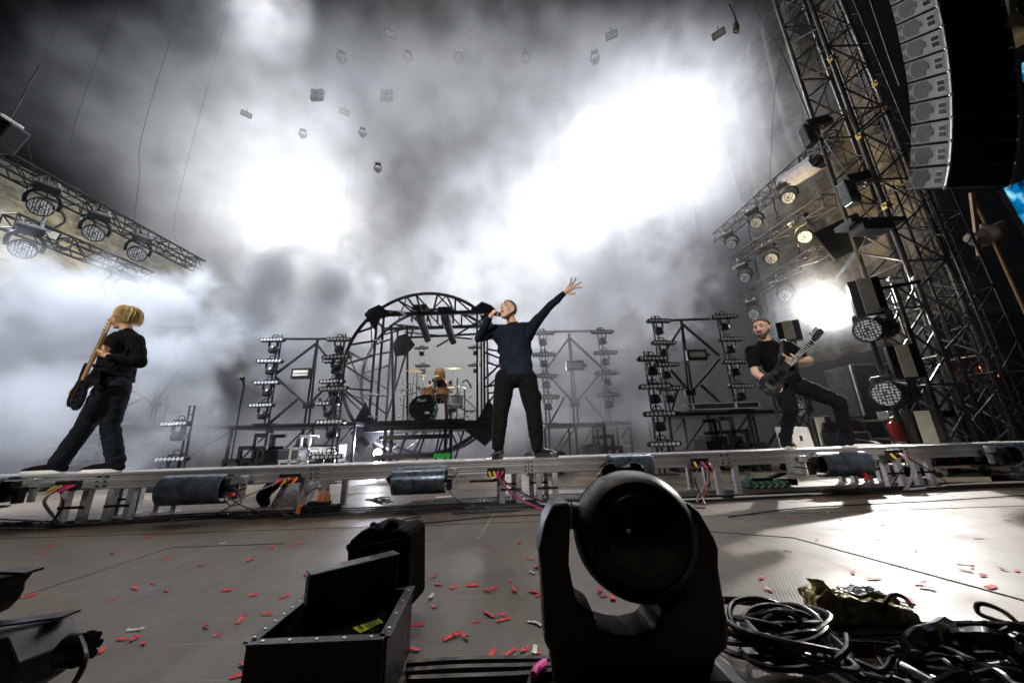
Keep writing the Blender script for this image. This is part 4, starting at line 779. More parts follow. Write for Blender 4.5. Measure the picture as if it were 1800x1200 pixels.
# ================================================================ TRUSSES, TOWERS, PA
def truss(name, p, q, w, bay, lab, cat='truss', group=None, mat='tower', r=.024, upv=(0, 0, 1), nchord=4, rl=.013):
    p = V(p); q = V(q); d = (q-p); L = d.length; d.normalize(); a = d.cross(V(upv)).normalized()*w/2; b = a.cross(d).normalized()*w/2
    t = thing(name, p, lab, cat, group)
    cs = [-a-b, a-b, a+b, -a+b] if nchord == 4 else [-a-b, a-b, b]
    for c in cs: mb = MB(); mb.cyl(p+c, q+c, r, n=8); mb.build('chord', mat, t, smooth=True)
    mb = MB(); n = max(1, int(L/bay)); m = len(cs)
    for k in range(n):
        s0, s1 = p+d*(L*k/n), p+d*(L*(k+1)/n)
        for i in range(m):
            c0, c1 = cs[i], cs[(i+1) % m]
            if k % 2: c0, c1 = c1, c0
            mb.cyl(s0+c0, s1+c1, rl, n=6, cap=False)
            if k % 3 == 0: mb.cyl(s0+cs[i], s0+cs[(i+1) % m], rl, n=6, cap=False)
    mb.build('lacing', mat, t, smooth=True)
    return t
XL_ = -9.0; GT = 'horizontal lighting trusses along the stage sides'
Lu0, Lu1 = atx(-40, 262, XL_), atx(350, 468, XL_); Ll0, Ll1 = atx(14, 388, XL_), atx(258, 488, XL_)
truss('lighting_truss', Lu0, Lu1, .30, .26, 'upper dark truss on the left with three round wash lights under it', group=GT, mat='dsteel')
truss('lighting_truss', Ll0, Ll1, .28, .26, 'lower shorter truss on the left partly hidden by smoke', group=GT, mat='dsteel')
XR_ = 8.0; Ru0, Ru1 = atx(1468, 240, XR_), atx(1262, 418, XR_); Rm0, Rm1 = atx(1458, 352, XR_), atx(1290, 462, XR_); Rl0, Rl1 = atx(1445, 440, XR_), atx(1305, 528, XR_)
truss('lighting_truss', Ru0, Ru1, .34, .3, 'upper truss on the right with three wash lights and a grey wrap', group=GT)
truss('lighting_truss', Rm0, Rm1, .32, .3, 'middle truss on the right with three wash lights below the grey wrap', group=GT)
truss('lighting_truss', Rl0, Rl1, .28, .3, 'lowest truss on the right just above the bright glaring lamp', group=GT, mat='dsteel')
truss('lighting_truss', Ru0+V((-.1, 2.2, .5)), Ru0+V((2.0, 1.6, 1.2)), .2, .25, 'short cross truss behind the upper right truss', group=GT, mat='dsteel') if 0 else None
def cell_mat():
    m, n = nt('led_lens_cluster'); out = N(n, 'ShaderNodeOutputMaterial'); b = N(n, 'ShaderNodeBsdfPrincipled'); lk(n, b.outputs[0], out.inputs[0])
    tc = N(n, 'ShaderNodeTexCoord'); v = N(n, 'ShaderNodeTexVoronoi'); v.inputs['Scale'].default_value = 26; v.inputs['Randomness'].default_value = .35; lk(n, tc.outputs['Object'], v.inputs[0])
    cr = N(n, 'ShaderNodeValToRGB'); cr.color_ramp.elements[0].position = .30; cr.color_ramp.elements[0].color = (.72, .72, .70, 1); cr.color_ramp.elements[1].position = .48; cr.color_ramp.elements[1].color = (.04, .04, .04, 1)
    lk(n, v.outputs[0], cr.inputs[0]); lk(n, cr.outputs[0], b.inputs['Base Color']); b.inputs['Roughness'].default_value = .3; b.inputs['Coat Weight'].default_value = .4
    em = N(n, 'ShaderNodeVectorMath', operation='SCALE'); em.inputs['Scale'].default_value = 1; lk(n, cr.outputs[0], em.inputs[0]); lk(n, em.outputs[0], b.inputs['Emission Color']); b.inputs['Emission Strength'].default_value = .16
    return m
M['cells'] = cell_mat()
WORLD[0] = False
def make_wash(big=False):
    t = thing('wash_light', (0, 0, 0), 'x', 'stage light')
    mb = MB(); mb.lathe((0, .14, 0), (0, -1, 0), [(0, -.02), (.09, 0), (.14, .06), (.165, .12), (.172, .24), (.172, .30), (.16, .305), (.158, .27), (0, .268)], 26); hd = mb.build('head', 'black', t, smooth=True)
    mb = MB(); mb.lathe((0, -.14, 0), (0, -1, 0), [(.155, -.005), (.15, .006), (.09, .014), (0, .018)], 26); mb.build('lens', 'cells', hd, smooth=True)
    if not big:
        mb = MB(); mb.tube(crv([(-.20, 0, -.02), (-.21, 0, .14), (-.14, 0, .26), (0, 0, .30), (.14, 0, .26), (.21, 0, .14), (.20, 0, -.02)], 4), .032, 8); mb.build('yoke', 'black', t, smooth=True)
        mb = MB(); mb.box((0, .02, .37), (.34, .24, .13)); mb.build('base', 'black', t, bevel=.015)
        mb = MB(); [mb.cyl((s*.11, .02, .43), (s*.11, .02, .52), .025, n=8) for s in (-1, 1)]; mb.bar((-.17, .02, .445), (.17, .02, .445), .06, .02); mb.build('clamp', 'alu2', t)
    else:
        mb = MB(); mb.lathe((0, .14, 0), (0, 1, 0), [(.165, -.10), (.165, .1), (.13, .26), (0, .30)], 24); mb.build('rear_housing', 'black', t, smooth=True)
        mb = MB(); mb.bar((-.19, .08, -.05), (-.19, .08, .24), .07, .025); mb.bar((.19, .08, -.05), (.19, .08, .24), .07, .025); mb.bar((-.2, .08, .25), (.2, .08, .25), .07, .03); mb.cyl((0, .08, .26), (0, .08, .33), .03, n=8); mb.build('yoke', 'dsteel', t, bevel=.004)
    return t
WORLD[0] = True
PW = make_wash(); pwu = [0]
def place_wash(loc, target, lab, group, proto=None, used=None, sc=1):
    o = put(proto or PW, used or pwu, loc, lab, group, sc=sc); d = (V(target)-V(loc)); o.rotation_euler = (math.asin(max(-1, min(1, d.normalized().z)))*-1*-1 if 0 else 0, 0, math.atan2(d.y, d.x)+PI/2); o.rotation_mode = 'XYZ'
    e = math.asin(d.normalized().z); o.rotation_euler = (-e*.999 if 0 else -e, 0, math.atan2(d.y, d.x)+PI/2); return o
GW = 'round LED wash lights on the side trusses'
for (x, y, X, lb) in ((73, 362, XL_, 'leftmost round wash light under the upper left truss'), (165, 408, XL_, 'middle round wash light under the upper left truss'), (241, 444, XL_, 'right round wash light under the upper left truss'), (42, 436, XL_, 'large wash light under the left end of the lower left truss'), (220, 512, XL_, 'wash light half lost in smoke under the right end of the lower left truss')):
    p = atx(x, y, X); place_wash(p, (-3.5, p.y-4.0, .5), lb, GW)
for (x, y, lb) in ((1388, 346, 'wash light under the grey wrap on the upper right truss'), (1331, 390, 'middle wash light under the upper right truss'), (1288, 428, 'far wash light under the upper right truss'), (1417, 415, 'nearest wash light under the middle right truss'), (1358, 453, 'middle wash light under the middle right truss'), (1312, 486, 'far wash light under the middle right truss'), (1383, 518, 'wash light left of the bright glaring lamp'), (1328, 551, 'faint wash light just above the head of the right guitarist')):
    p = atx(x, y, XR_); place_wash(p, (1.0, p.y-4.5, 1.5), lb, GW)
# strobes on side trusses
def side_strobe(p, tgt, lab, w=.5, h=.2):
    t = thing('strobe', p, lab, 'strobe lamp', 'flat strobe panels on the side trusses'); d = (V(tgt)-V(p)).normalized(); R = d.to_track_quat('-Y', 'Z').to_matrix()
    mb = MB(); mb.box(p, (w, .14, h), R); fr = mb.build('housing', 'black', t, bevel=.01)
    mb = MB(); mb.box(V(p)+d*.075, (w*.86, .012, h*.72), R); mb.build('lamp_glass', 'panel', fr)
    mb = MB(); mb.cyl(V(p)+V((0, 0, .05)), V(p)+V((0, 0, .26)), .025, n=8); mb.build('clamp', 'alu2', t)
    return t
for (x, y, X, lb) in ((70, 404, XL_, 'flat strobe panel hanging under the left part of the lower left truss'), (240, 482, XL_, 'flat strobe panel at the right end of the lower left truss'), (1402, 388, XR_, 'flat strobe panel on the middle right truss'), (1298, 466, XR_, 'flat strobe panel at the far end of the middle right truss'), (1366, 494, XR_, 'flat strobe panel on the lowest right truss')):
    p = atx(x, y, X); side_strobe(p, (0, p.y-2.5, 0), lb)
# grey wrap on upper right truss
a, b = atx(1425, 283, XR_-.2), atx(1368, 322, XR_-.2); mb = MB(); n = 14; vs = []; fs = []
for k in range(n+1):
    c = a+(b-a)*k/n
    for j in range(9): an = 2*PI*j/8; vs.append(c+V((.26*math.cos(an)+.2+.03*mnoise.noise(V((k*.9, j, 1))), 0, .25*math.sin(an)+.03*mnoise.noise(V((k*.9, j, 5))))))
for k in range(n):
    for j in range(8): fs.append((k*9+j, k*9+j+1, k*9+j+10, k*9+j+9))
mb.add(vs, fs); solo('grey_wrap', mb, 'greyc', 'crumpled grey cloth wrapped round the upper right truss', 'cloth', smooth=True)
# chain hoists with bags and their ropes
def hoist(px, py, X, lab, sc=1):
    c = atx(px, py, X); t = thing('chain_hoist', c, lab, 'chain hoist', 'black chain hoists hanging beside the right truss')
    mb = MB(); mb.box(c+V((.1, 0, .16)), (.62*sc, .26, .22), Matrix.Rotation(-.25, 3, 'Y')); mb.cyl(c+V((.3, 0, .2)), c+V((.48, 0, .25)), .10, n=14); mb.build('motor', 'black', t, bevel=.02)
    mb = MB(); mb.prism([c+V((-.32, -.12, .08)), c+V((-.08, -.12, .05)), c+V((-.05, -.12, -.42)), c+V((-.12, -.12, -.5)), c+V((-.28, -.12, -.48))], (0, .24, 0)); mb.build('chain_bag', 'foil', t, bevel=.03)
    mb = MB(); mb.ring(c+V((.12, -.1, -.05)), (0, 1, 0), .055, .016, 14, 6); mb.build('hook', 'alu2', t)
    return c
h1 = hoist(1430, 228, 7.6, 'black chain hoist with bag at the near end of the upper right truss'); h2 = hoist(1502, 326, 7.6, 'black chain hoist with hook in front of the tall truss tower')
def rope(pts, r, lab, mat='dsteel', group='thin ropes and chains hanging in the air'):
    up = ('rising' in lab or 'above the left end' in lab or 'running up' in lab); pts = list(pts)+([V(pts[-1])+V((0, 0, 9))] if up else [])
    mb = MB(); mb.tube(crv(pts, 5) if len(pts) > 2 else [V(p) for p in pts], r, 5); o = solo('rope', mb, mat, lab, 'rope', group, smooth=True); return o
rope([h1+V((0, 0, .25)), atx(1375, 95, 7.6), atx(1330, 20, 7.6), atx(1310, -60, 7.6)], .014, 'thick steel rope running up left from the hoist on the upper right truss', 'tower')
rope([h1+V((.1, 0, .25)), atx(1395, 100, 7.6), atx(1372, -40, 7.6)], .007, 'thin rope right of the thick steel rope')
rope([h2+V((0, 0, .25)), atx(1455, 180, 7.6), atx(1395, -60, 7.6)], .009, 'thin rope running up from the hoist in front of the tower')
rope([h1+V((.05, -.1, -.2)), atx(1468, 275, 7.6), h2+V((0, 0, .2))], .011, 'black cable slung between the two hoists', 'rubber')
rope([h2+V((.05, 0, -.2)), atx(1515, 362, 7.6), atx(1530, 385, 6.5)], .012, 'black chain loop hanging below the hoist in front of the tower', 'rubber')
rope([atx(1352, 335, XR_), atx(1360, 180, XR_), atx(1368, 0, XR_)], .006, 'thin rope rising from the middle of the upper right truss')
rope([atx(1415, 290, XR_), atx(1408, 160, XR_), atx(1390, -30, XR_)], .006, 'thin rope rising from the grey wrap')
rope([atx(60, 300, XL_), atx(38, 200, XL_), atx(45, 150, XL_), atx(95, 60, XL_)], .003, 'rope above the left end of the upper left truss')
rope([atx(235, 395, XL_), atx(245, 310, XL_), atx(262, 190, XL_)], .004, 'pale rope rising from the middle of the upper left truss into the smoke')
rope([atx(150, 345, XL_), atx(130, 220, XL_)], .0025, 'thin rope rising left of the middle wash light into the haze')
rope([atx(310, 430, XL_), atx(318, 330, XL_)], .0025, 'faint rope rising from the right end of the upper left truss')
for k, (x, y, X, lb) in enumerate(((165, 370, XL_, 'hanging lead loop beside the middle wash light of the upper left truss'), (100, 395, XL_, 'hanging lead loop beside the leftmost wash light of the upper left truss'), (183, 490, XL_, 'hanging lead loop under the middle of the lower left truss'), (1362, 362, XR_, 'chain hanging from the grey wrap'), (1400, 420, XR_, 'chain with ring hanging under the middle right truss'), (1318, 410, XR_, 'lead hanging left of the middle wash light of the upper right truss'), (1330, 470, XR_, 'lead hanging between the middle right wash lights'), (1345, 530, XR_, 'lead hanging near the lowest right truss'))):
    p = atx(x, y, X); mb = MB(); mb.tube(crv([p+V((0, 0, .3)), p+V((.05, .06, .12)), p+V((-.03, 0, -.1)), p+V((.05, .05, -.28)), p+V((.0, .1, -.4))], 5), .02, 6)
    if k in (4, 3): mb.ring(p+V((0, 0, -.45)), (1, 0, 0), .06, .012, 12, 5)
    solo('hanging_cable', mb, 'dsteel', lb, 'cable', 'short leads hanging from the side trusses', smooth=True)
# truss bolts clamps at left truss bright
mb = MB()
p = atx(4, 240, -8.6); t = thing('hanging_speaker', p, 'dark hanging motor box cut off by the left edge above the truss', 'motor box'); mb = MB(); mb.box(p, (.42, .3, .5), Matrix.Rotation(.35, 3, 'Y')); mb.build('body', 'black', t, bevel=.04); mb = MB(); mb.box(p+V((-.05, -.05, .33)), (.42, .3, .06), Matrix.Rotation(.35, 3, 'Y')); mb.build('top_bar', 'alu2', t, bevel=.01); mb = MB(); mb.cyl(p+V((0, 0, .3)), p+V((.1, 0, 1.6)), .01, n=6); mb.build('chain', 'dsteel', t)
# --- vertical towers
GV = 'vertical truss towers on the right'
truss('truss_tower', (8.25, 6.85, 0), (8.25, 6.85, 13.5), .82, .62, 'tall vertical truss tower rising beside the white loudspeaker array', 'truss tower', GV, r=.045, upv=(0, 1, 0), rl=.022)
truss('truss_tower', (8.55, 6.3, 0), (8.55, 6.3, 5.7), .5, .5, 'dark vertical tower below the white loudspeaker array', 'truss tower', GV, mat='tsteel', r=.022, upv=(0, 1, 0), rl=.011)
truss('truss_tower', (9.7, 7.4, 0), (9.7, 7.4, 13.0), .5, .55, 'dark rear tower behind the loudspeaker array', 'truss tower', GV, mat='tsteel', r=.022, upv=(0, 1, 0), rl=.011)
truss('truss_tower', (6.78, 5.9, 0), (6.78, 5.9, 3.05), .42, .42, 'short glossy truss tower with two round-topped corners right of the big can lights', 'truss tower', GV, mat='tower', r=.032, upv=(0, 1, 0), rl=.02)
truss('truss_tower', (5.62, 7.4, 0), (5.62, 7.4, 2.55), .36, .36, 'small truss tower behind the neck of the right guitar', 'truss tower', GV, mat='tower', r=.026, upv=(0, 1, 0), rl=.016)
t = thing('cross_arm', (6.78, 5.9, 3.08), 'two round knobs on top of the short glossy truss tower', 'tower cap')
for s in (-.21, .21):
    mb = MB(); mb.ell((6.78+s, 5.69, 3.14), (.05, .05, .05)); mb.build('knob', 'alu2', t, smooth=True)
mb = MB(); mb.bar((6.1, 5.66, 2.92), (7.0, 5.66, 3.06), .05, .05); mb.build('cross_tube', 'dsteel', t)
# tower cross platform under hoist
mb = MB(); p = atx(1520, 395, 7.2); mb.box(p+V((.1, 0, 0)), (1.1, .4, .09)); mb.box(p+V((.0, -.1, -.14)), (.6, .3, .2)); solo('tower_platform', mb, 'black', 'black platform fixed to the tall tower under the hook hoist', 'platform', bevel=.01)
mb = MB(); a = at(1462, 400, 7.6); mb.box(a+V((.25, 0, -.25)), (1.3, .06, .8), Matrix.Rotation(-.42, 3, 'Y')); solo('black_banner', mb, 'blackc', 'dark cloth panel hanging above the bright glaring lamp', 'banner')
# couplers on tower
mb = MB()
t = thing('tower_coupler', (7.8, 6.45, 7.6), 'pale brace clamps across the tall tower', 'clamps')
for (z, q) in ((7.35, 7.85), (7.0, 7.6)): mb = MB(); mb.bar((7.86, 6.42, z), (8.66, 6.42, q), .09, .05); mb.build('clamp_bar', 'alu', t, bevel=.005)
for (x, z) in ((7.84, 9.2), (7.84, 6.9), (8.66, 8.4), (7.84, 5.1), (8.66, 7.7)): mb = MB(); mb.box((x, 6.42, z), (.10, .12, .14)); mb.cyl((x-.12, 6.4, z), (x+.12, 6.4, z+.03), .022, n=8); mb.build('coupler', 'gold', t, bevel=.01)
# --- line array: side cheeks face the stage
M['cheek'] = MAT('white_cabinet', (.36, .345, .335), .55, 0, .05, 60, .06, 3); M['mesh'] = MAT('grey_mesh', (.15, .143, .14), .65, 0, .5, 240, .1, 5); M['line'] = MAT('cabinet_line', (.48, .465, .45), .5)
Le = [(1556, -22), (1567, 12), (1576, 45), (1583, 78), (1590, 112), (1596, 147), (1600, 183), (1602, 220), (1602, 257), (1600, 296), (1594, 336)]
Re = [(1624, -60), (1637, -24), (1648, 12), (1656, 48), (1663, 87), (1668, 127), (1671, 168), (1672, 208), (1671, 249), (1668, 290), (1660, 331)]
XP = 8.0; GP = 'white loudspeaker cabinets hung in one curved column'
nm = ['topmost', 'second from the top', 'third from the top', 'fourth from the top', 'fifth from the top', 'fifth from the bottom', 'fourth from the bottom', 'third from the bottom', 'second from the bottom', 'lowest']
for k in range(10):
    A0, A1, B0, B1 = atx(*Le[k], XP), atx(*Le[k+1], XP), atx(*Re[k], XP), atx(*Re[k+1], XP)
    def Q(u, v, dx=0): p = (A0*(1-u)+B0*u)*(1-v)+(A1*(1-u)+B1*u)*v; return p+V((dx, 0, 0))
    t = thing('line_array_cabinet', Q(.5, 1), nm[k]+' cabinet of the curved white loudspeaker array', 'loudspeaker', GP)
    g0, g1 = .035, .965
    mb = MB(); mb.prism([Q(0, g0), Q(1, g0), Q(1, g1), Q(0, g1)], (1.25, 0, 0)); mb.build('cabinet', ['black'], t, bevel=.01)
    mb = MB(); mb.prism([Q(.01, g0+.03, -.012), Q(.985, g0+.03, -.012), Q(.985, g1-.03, -.012), Q(.01, g1-.03, -.012)], (.010, 0, 0)); ck = mb.build('side_panel', 'cheek', t)
    def poly(pts, dx, m_, nme): mb = MB(); mb.prism([Q(u, v, dx) for u, v in pts], (.004, 0, 0)); return mb.build(nme, m_, ck)
    poly([(.22, .12), (.50, .12), (.54, .30), (.60, .36), (.60, .60), (.50, .66), (.48, .88), (.24, .88), (.14, .66), (.14, .36)], -.018, 'mesh', 'mesh_panel')
    poly([(.02, .12), (.17, .12), (.09, .34), (.02, .40)], -.018, 'mesh', 'mesh_panel'); poly([(.02, .58), (.09, .64), (.19, .88), (.03, .9)], -.018, 'mesh', 'mesh_panel')
    poly([(.70, .20), (.93, .20), (.93, .82), (.70, .82)], -.017, 'line', 'handle_frame')
    poly([(.74, .28), (.90, .28), (.90, .46), (.74, .46)], -.022, 'black', 'handle'); poly([(.74, .54), (.90, .54), (.90, .74), (.74, .74)], -.022, 'black', 'handle')
    mb = MB(); mb.bar(Q(1.02, 0), Q(1.02, 1), .03, .03); mb.bar(Q(1.02, 0, 1.2), Q(1.02, 1, 1.2), .03, .03); mb.ell(Q(1.03, .97, -.01), (.035, .035, .035), n=8, k=6); each(mb, 'rigging_rail', 'alu2', t)
    mb = MB(); mb.prism([Q(1.005, g0+.06, .05), Q(1.03, g0+.06, .05), Q(1.03, g1-.06, .05), Q(1.005, g1-.06, .05)], (1.1, 0, 0)); mb.build('grille', 'blackc', t)
rope([atx(1530, 0, 8.2), atx(1560, 90, 8.2), atx(1582, 150, 8.2)], .02, 'chain hanging between the tower and the loudspeaker array', 'dsteel')
# second array glimpsed at right top
p = at(1790, 20, 6.5); t = thing('side_speaker', p, 'dim pale speaker corner in the top right corner', 'loudspeaker'); mb = MB(); mb.box(p+V((.4, .4, .3)), (1.2, .9, 1.1), Matrix.Rotation(.3, 3, 'X')); mb.build('cabinet', 'tan', t, bevel=.02); mb = MB(); mb.lathe(p+V((-.02, -.1, -.05)), (0, -1, -.3), [(.0, 0), (.2, .01), (.23, .05), (.25, .05)], 24); mb.build('driver', 'black', t, smooth=True)
# video screen
p0, p1 = at(1764, 330, 10), at(1860, 280, 10)
def screen_mat():
    m, n = nt('video_image'); out = N(n, 'ShaderNodeOutputMaterial'); e = N(n, 'ShaderNodeEmission'); lk(n, e.outputs[0], out.inputs[0]); tc = N(n, 'ShaderNodeTexCoord'); z = N(n, 'ShaderNodeTexNoise'); z.inputs['Scale'].default_value = 1.6; z.inputs['Detail'].default_value = 6; lk(n, tc.outputs['Object'], z.inputs[0])
    cr = N(n, 'ShaderNodeValToRGB'); es = cr.color_ramp.elements; es[0].position = .40; es[0].color = (.0, .01, .03, 1); es[1].position = .66; es[1].color = (.35, .85, 1, 1); x = es.new(.52); x.color = (.0, .16, .42, 1); lk(n, z.outputs[0], cr.inputs[0]); lk(n, cr.outputs[0], e.inputs[0]); e.inputs[1].default_value = .9; return m
M['video'] = screen_mat(); q = [at(1764, 331, 9), at(1803, 312, 9), at(1850, 300, 9), at(1870, 470, 9), at(1803, 405, 9)]
q = [at(1764, 331, 9), at(1875, 286, 9), at(1898, 560, 9), at(1838, 462, 9)]
t = thing('video_screen', q[3], 'glowing blue video screen at the right edge', 'screen'); mb = MB(); mb.prism([p+V((0, .02, 0)) for p in q], (0, .12, 0)); mb.build('frame', 'black', t); mb = MB(); mb.add([p for p in q], [(0, 1, 2, 3)]); mb.build('picture', 'video', t)
q = [at(1796, 112, 9), at(1880, 60, 9), at(1880, 200, 9), at(1798, 142, 9)]; t = thing('video_screen', q[3], 'sliver of a blue video screen at the right edge above the other one', 'screen'); mb = MB(); mb.prism([p+V((0, .02, 0)) for p in q], (0, .12, 0)); mb.build('frame', 'black', t); mb = MB(); mb.add([p for p in q], [(0, 1, 2, 3)]); mb.build('picture', 'video', t)
# tarp and post
mb = MB(); c = at(1733, 412, 7.5); mb.ell(c, (.42, .25, .22), Matrix.Rotation(-.35, 3, 'Y'), n=24, k=14)
for p in mb.v: p += V((mnoise.noise(p*5), mnoise.noise(p*5+V((9, 0, 0))), mnoise.noise(p*5+V((0, 9, 0)))))*.12
solo('wrapped_bundle', mb, 'tan', 'crumpled pale bundle tied high up left of the blue screen', 'bundle', smooth=True)
mb = MB(); mb.bar(at(1708, 340, 7.4), at(1722, 450, 7.4), .09, .05); mb.cyl(at(1708, 340, 7.4), V((at(1708, 340, 7.4).x, 7.4, 0)), .03, n=8); solo('wooden_post', mb, 'wood', 'narrow wooden post beside the crumpled bundle', 'post')
# --- big can lights and strobe panels on the tower
WORLD[0] = False; PC = make_wash(True); WORLD[0] = True; pcu = [0]
for (x, y, s, lb) in ((1541, 574, 1.15, 'upper large LED can light right of the bright glaring lamp'), (1575, 690, 1.15, 'lower large LED can light above the fire extinguisher'), (1411, 718, .8, 'smaller LED can light behind the leg of the right guitarist')):
    p = at(x, y, 5.5 if x > 1500 else 7.6); place_wash(p+V((.10, .16, 0)), (-2.5, 2.6, 1.0), lb, 'large LED can lights on stands', PC, pcu, s)
for (x, y, Y, w, h, lb) in ((1524, 520, 5.6, .20, .62, 'tall strobe panel above the upper can light'), (1590, 634, 5.4, .16, .50, 'tall strobe panel between the two large can lights'), (1628, 757, 5.3, .17, .56, 'tall strobe panel at the right of the fire extinguisher'), (1385, 580, 7.2, .2, .4, 'small strobe panel above the shoulder of the right guitarist'), (1444, 758, 6.8, .16, .5, 'tall pale strobe panel between the legs of the right guitarist')):
    p = at(x, y, Y); t = thing('strobe_light', p, lb, 'strobe lamp', 'upright strobe panels on the right'); d = V((-.55, -.8, 0)).normalized(); R = d.to_track_quat('-Y', 'Z').to_matrix()
    mb = MB(); mb.box(p+V((.10, .11, 0)), (w*2.0, .18, h*1.06), R); fr = mb.build('housing', 'black', t, bevel=.012)
    mb = MB(); mb.box(p+V((-.0, -.02, 0)), (w*.9, .02, h), R); mb.build('lamp_glass', 'panel', fr)
    mb = MB(); mb.cyl(p+V((.25, .2, -h*.45)), V((p.x+.25, p.y+.2, 0 if y > 700 else p.z-h)), .022, n=8); mb.build('stand', 'dsteel', t)
for (x, Y, z1, lb) in ((6.1, 5.85, 2.9, 'thick black stand carrying the large can lights'), (5.2, 7.0, 1.5, 'black stand behind the legs of the right guitarist')):
    mb = MB(); mb.cyl((x, Y, 0), (x-.05, Y, z1), .04, n=10); mb.box((x, Y, .02), (.5, .4, .03)); [mb.cyl((x-.05, Y, z), (x-.05, Y-.3, z), .02, n=6) for z in (z1-.3, z1*.5)]; solo('light_stand', mb, 'dsteel', lb, 'stand')
# bright glaring lamp
p = at(1440, 528, 8.3); t = thing('glaring_lamp', p, 'blinding white stage lamp above the right guitarist', 'stage light'); mb = MB(); d = (V((.5, .2, 1.0))-p).normalized(); mb.lathe(p-d*.25, d, [(0, 0), (.12, .02), (.17, .12), (.18, .30), (.16, .3), (.14, .22), (0, .2)], 24); mb.build('shell', 'black', t, smooth=True)
M['glare2'] = MAT('lamp_glare_strong', (1, 1, 1), .5, emit=(.96, .97, 1), estr=260); mb = MB(); mb.lathe(p+d*.0, d, [(.125, 0), (.10, .02), (0, .03)], 20); mb.build('lens', 'glare2', t, smooth=True); mb = MB(); mb.bar(p+V((-.22, 0, .28)), p+V((.22, 0, .28)), .05, .04); mb.bar(p+V((-.22, 0, .28)), p+V((-.22, 0, -.05)), .05, .03); mb.bar(p+V((.22, 0, .28)), p+V((.22, 0, -.05)), .05, .03); mb.build('yoke', 'dsteel', t)
# local haze around the glaring lamp: one small closed volume
# --- gear at the right behind the walkway
def crate(x0, z0, w, h, Y, dp, m_, lab, nme='flight_case', edge=True):
    t = thing(nme, (x0, Y, z0), lab, 'case'); mb = MB(); mb.box((x0, Y, z0+h/2), (w, dp, h)); mb.build('body', m_, t, bevel=.012)
    if edge:
        for s in (-1, 1): mb = MB(); mb.bar((x0+s*w/2, Y-dp/2, z0+.01), (x0+s*w/2, Y-dp/2, z0+h-.01), .03, .03); mb.build('edge_trim', 'alu2', t)
        mb = MB(); mb.bar((x0-w/2, Y-dp/2, z0+h), (x0+w/2, Y-dp/2, z0+h), .03, .03); mb.build('edge_trim', 'alu2', t)
    return t
p = at(1530, 690, 7.0); crate(p.x, .9, 1.05, .95, 7.0, .6, 'pcase', 'large black panel case behind the lower can light'); crate(p.x, 0, 1.0, .88, 7.05, .6, 'black', 'black case carrying the large panel case', edge=False)
p = at(1487, 740, 6.4); crate(p.x, 0, .42, .62, 6.5, .45, 'pcase', 'silver-edged rack case right of the legs of the right guitarist')
mb = MB(); mb.box((p.x-.02, 6.5, .66), (.4, .4, .06)); mb.box((p.x, 6.5, .75), (.38, .35, .11)); mb.box((p.x, 6.3, .745), (.34, .02, .07)); solo('rack_device', mb, 'bluep', 'blue-grey device on the silver-edged rack case', 'device', bevel=.006)
p = at(1415, 765, 6.0); t = thing('white_cabinet', (p.x, 6.0, 0), 'open white cabinet door between the legs of the right guitarist', 'cabinet'); mb = MB(); mb.prism([(p.x-.16, 6.0, 0), (p.x+.16, 6.0, 0), (p.x+.08, 6.0, .72), (p.x-.22, 6.0, .74)], (0, .35, 0)); mb.build('body', 'white', t, bevel=.01); mb = MB(); mb.box((p.x-.08, 5.99, .55), (.03, .02, .08)); mb.build('handle', 'black', t)
p = at(1600, 725, 6.2); t = thing('work_table', (p.x, 6.2, 0), 'cluttered black work table behind the fire extinguisher', 'table'); mb = MB(); mb.box((p.x, 6.2, .80), (1.3, .5, .03)); mb.box((p.x, 6.2, .5), (1.3, .5, .03)); mb.build('tabletop', 'tan', t)
for sx in (-.6, .6): mb = MB(); mb.bar((p.x+sx, 6.0, 0), (p.x+sx, 6.0, .78), .04, .04); mb.build('leg', 'black', t)
rnd = random.Random(11)
for k, (dx, w, h, m_, lb) in enumerate(((-.45, .25, .12, 'alu2', 'small silver unit at the left end of the work table'), (-.12, .2, .08, 'pcase', 'low black unit on the work table'), (.12, .14, .1, 'redp', 'small red box on the work table'), (.4, .25, .1, 'bluep', 'blue-grey unit at the right end of the work table'))):
    mb = MB(); mb.box((p.x+dx, 6.1, .816+h/2), (w, .2, h)); [mb.cyl((p.x+dx-w/4+w/4*j, 6.0, .82+h*.6), (p.x+dx-w/4+w/4*j, 5.98, .82+h*.6), .012, n=8) for j in range(3)]; solo('small_unit', mb, m_, lb, 'device', bevel=.006)
for k in range(5):
    a = V((p.x-.5+.25*k, 6.0, .83)); mb = MB(); mb.tube(crv([a, a+V((.1, -.06, .12)), a+V((.2, -.05, .02)), a+V((.15, -.1, -.15)), a+V((.25, -.08, -.28))], 5), .009, 6); solo('patch_cable', mb, 'rubber' if k % 2 else 'greyc', ('leftmost', 'second from left', 'middle', 'second from right', 'rightmost')[k]+' loose patch cable looping over the work table edge', 'cable', 'patch cables on the work table', smooth=True)
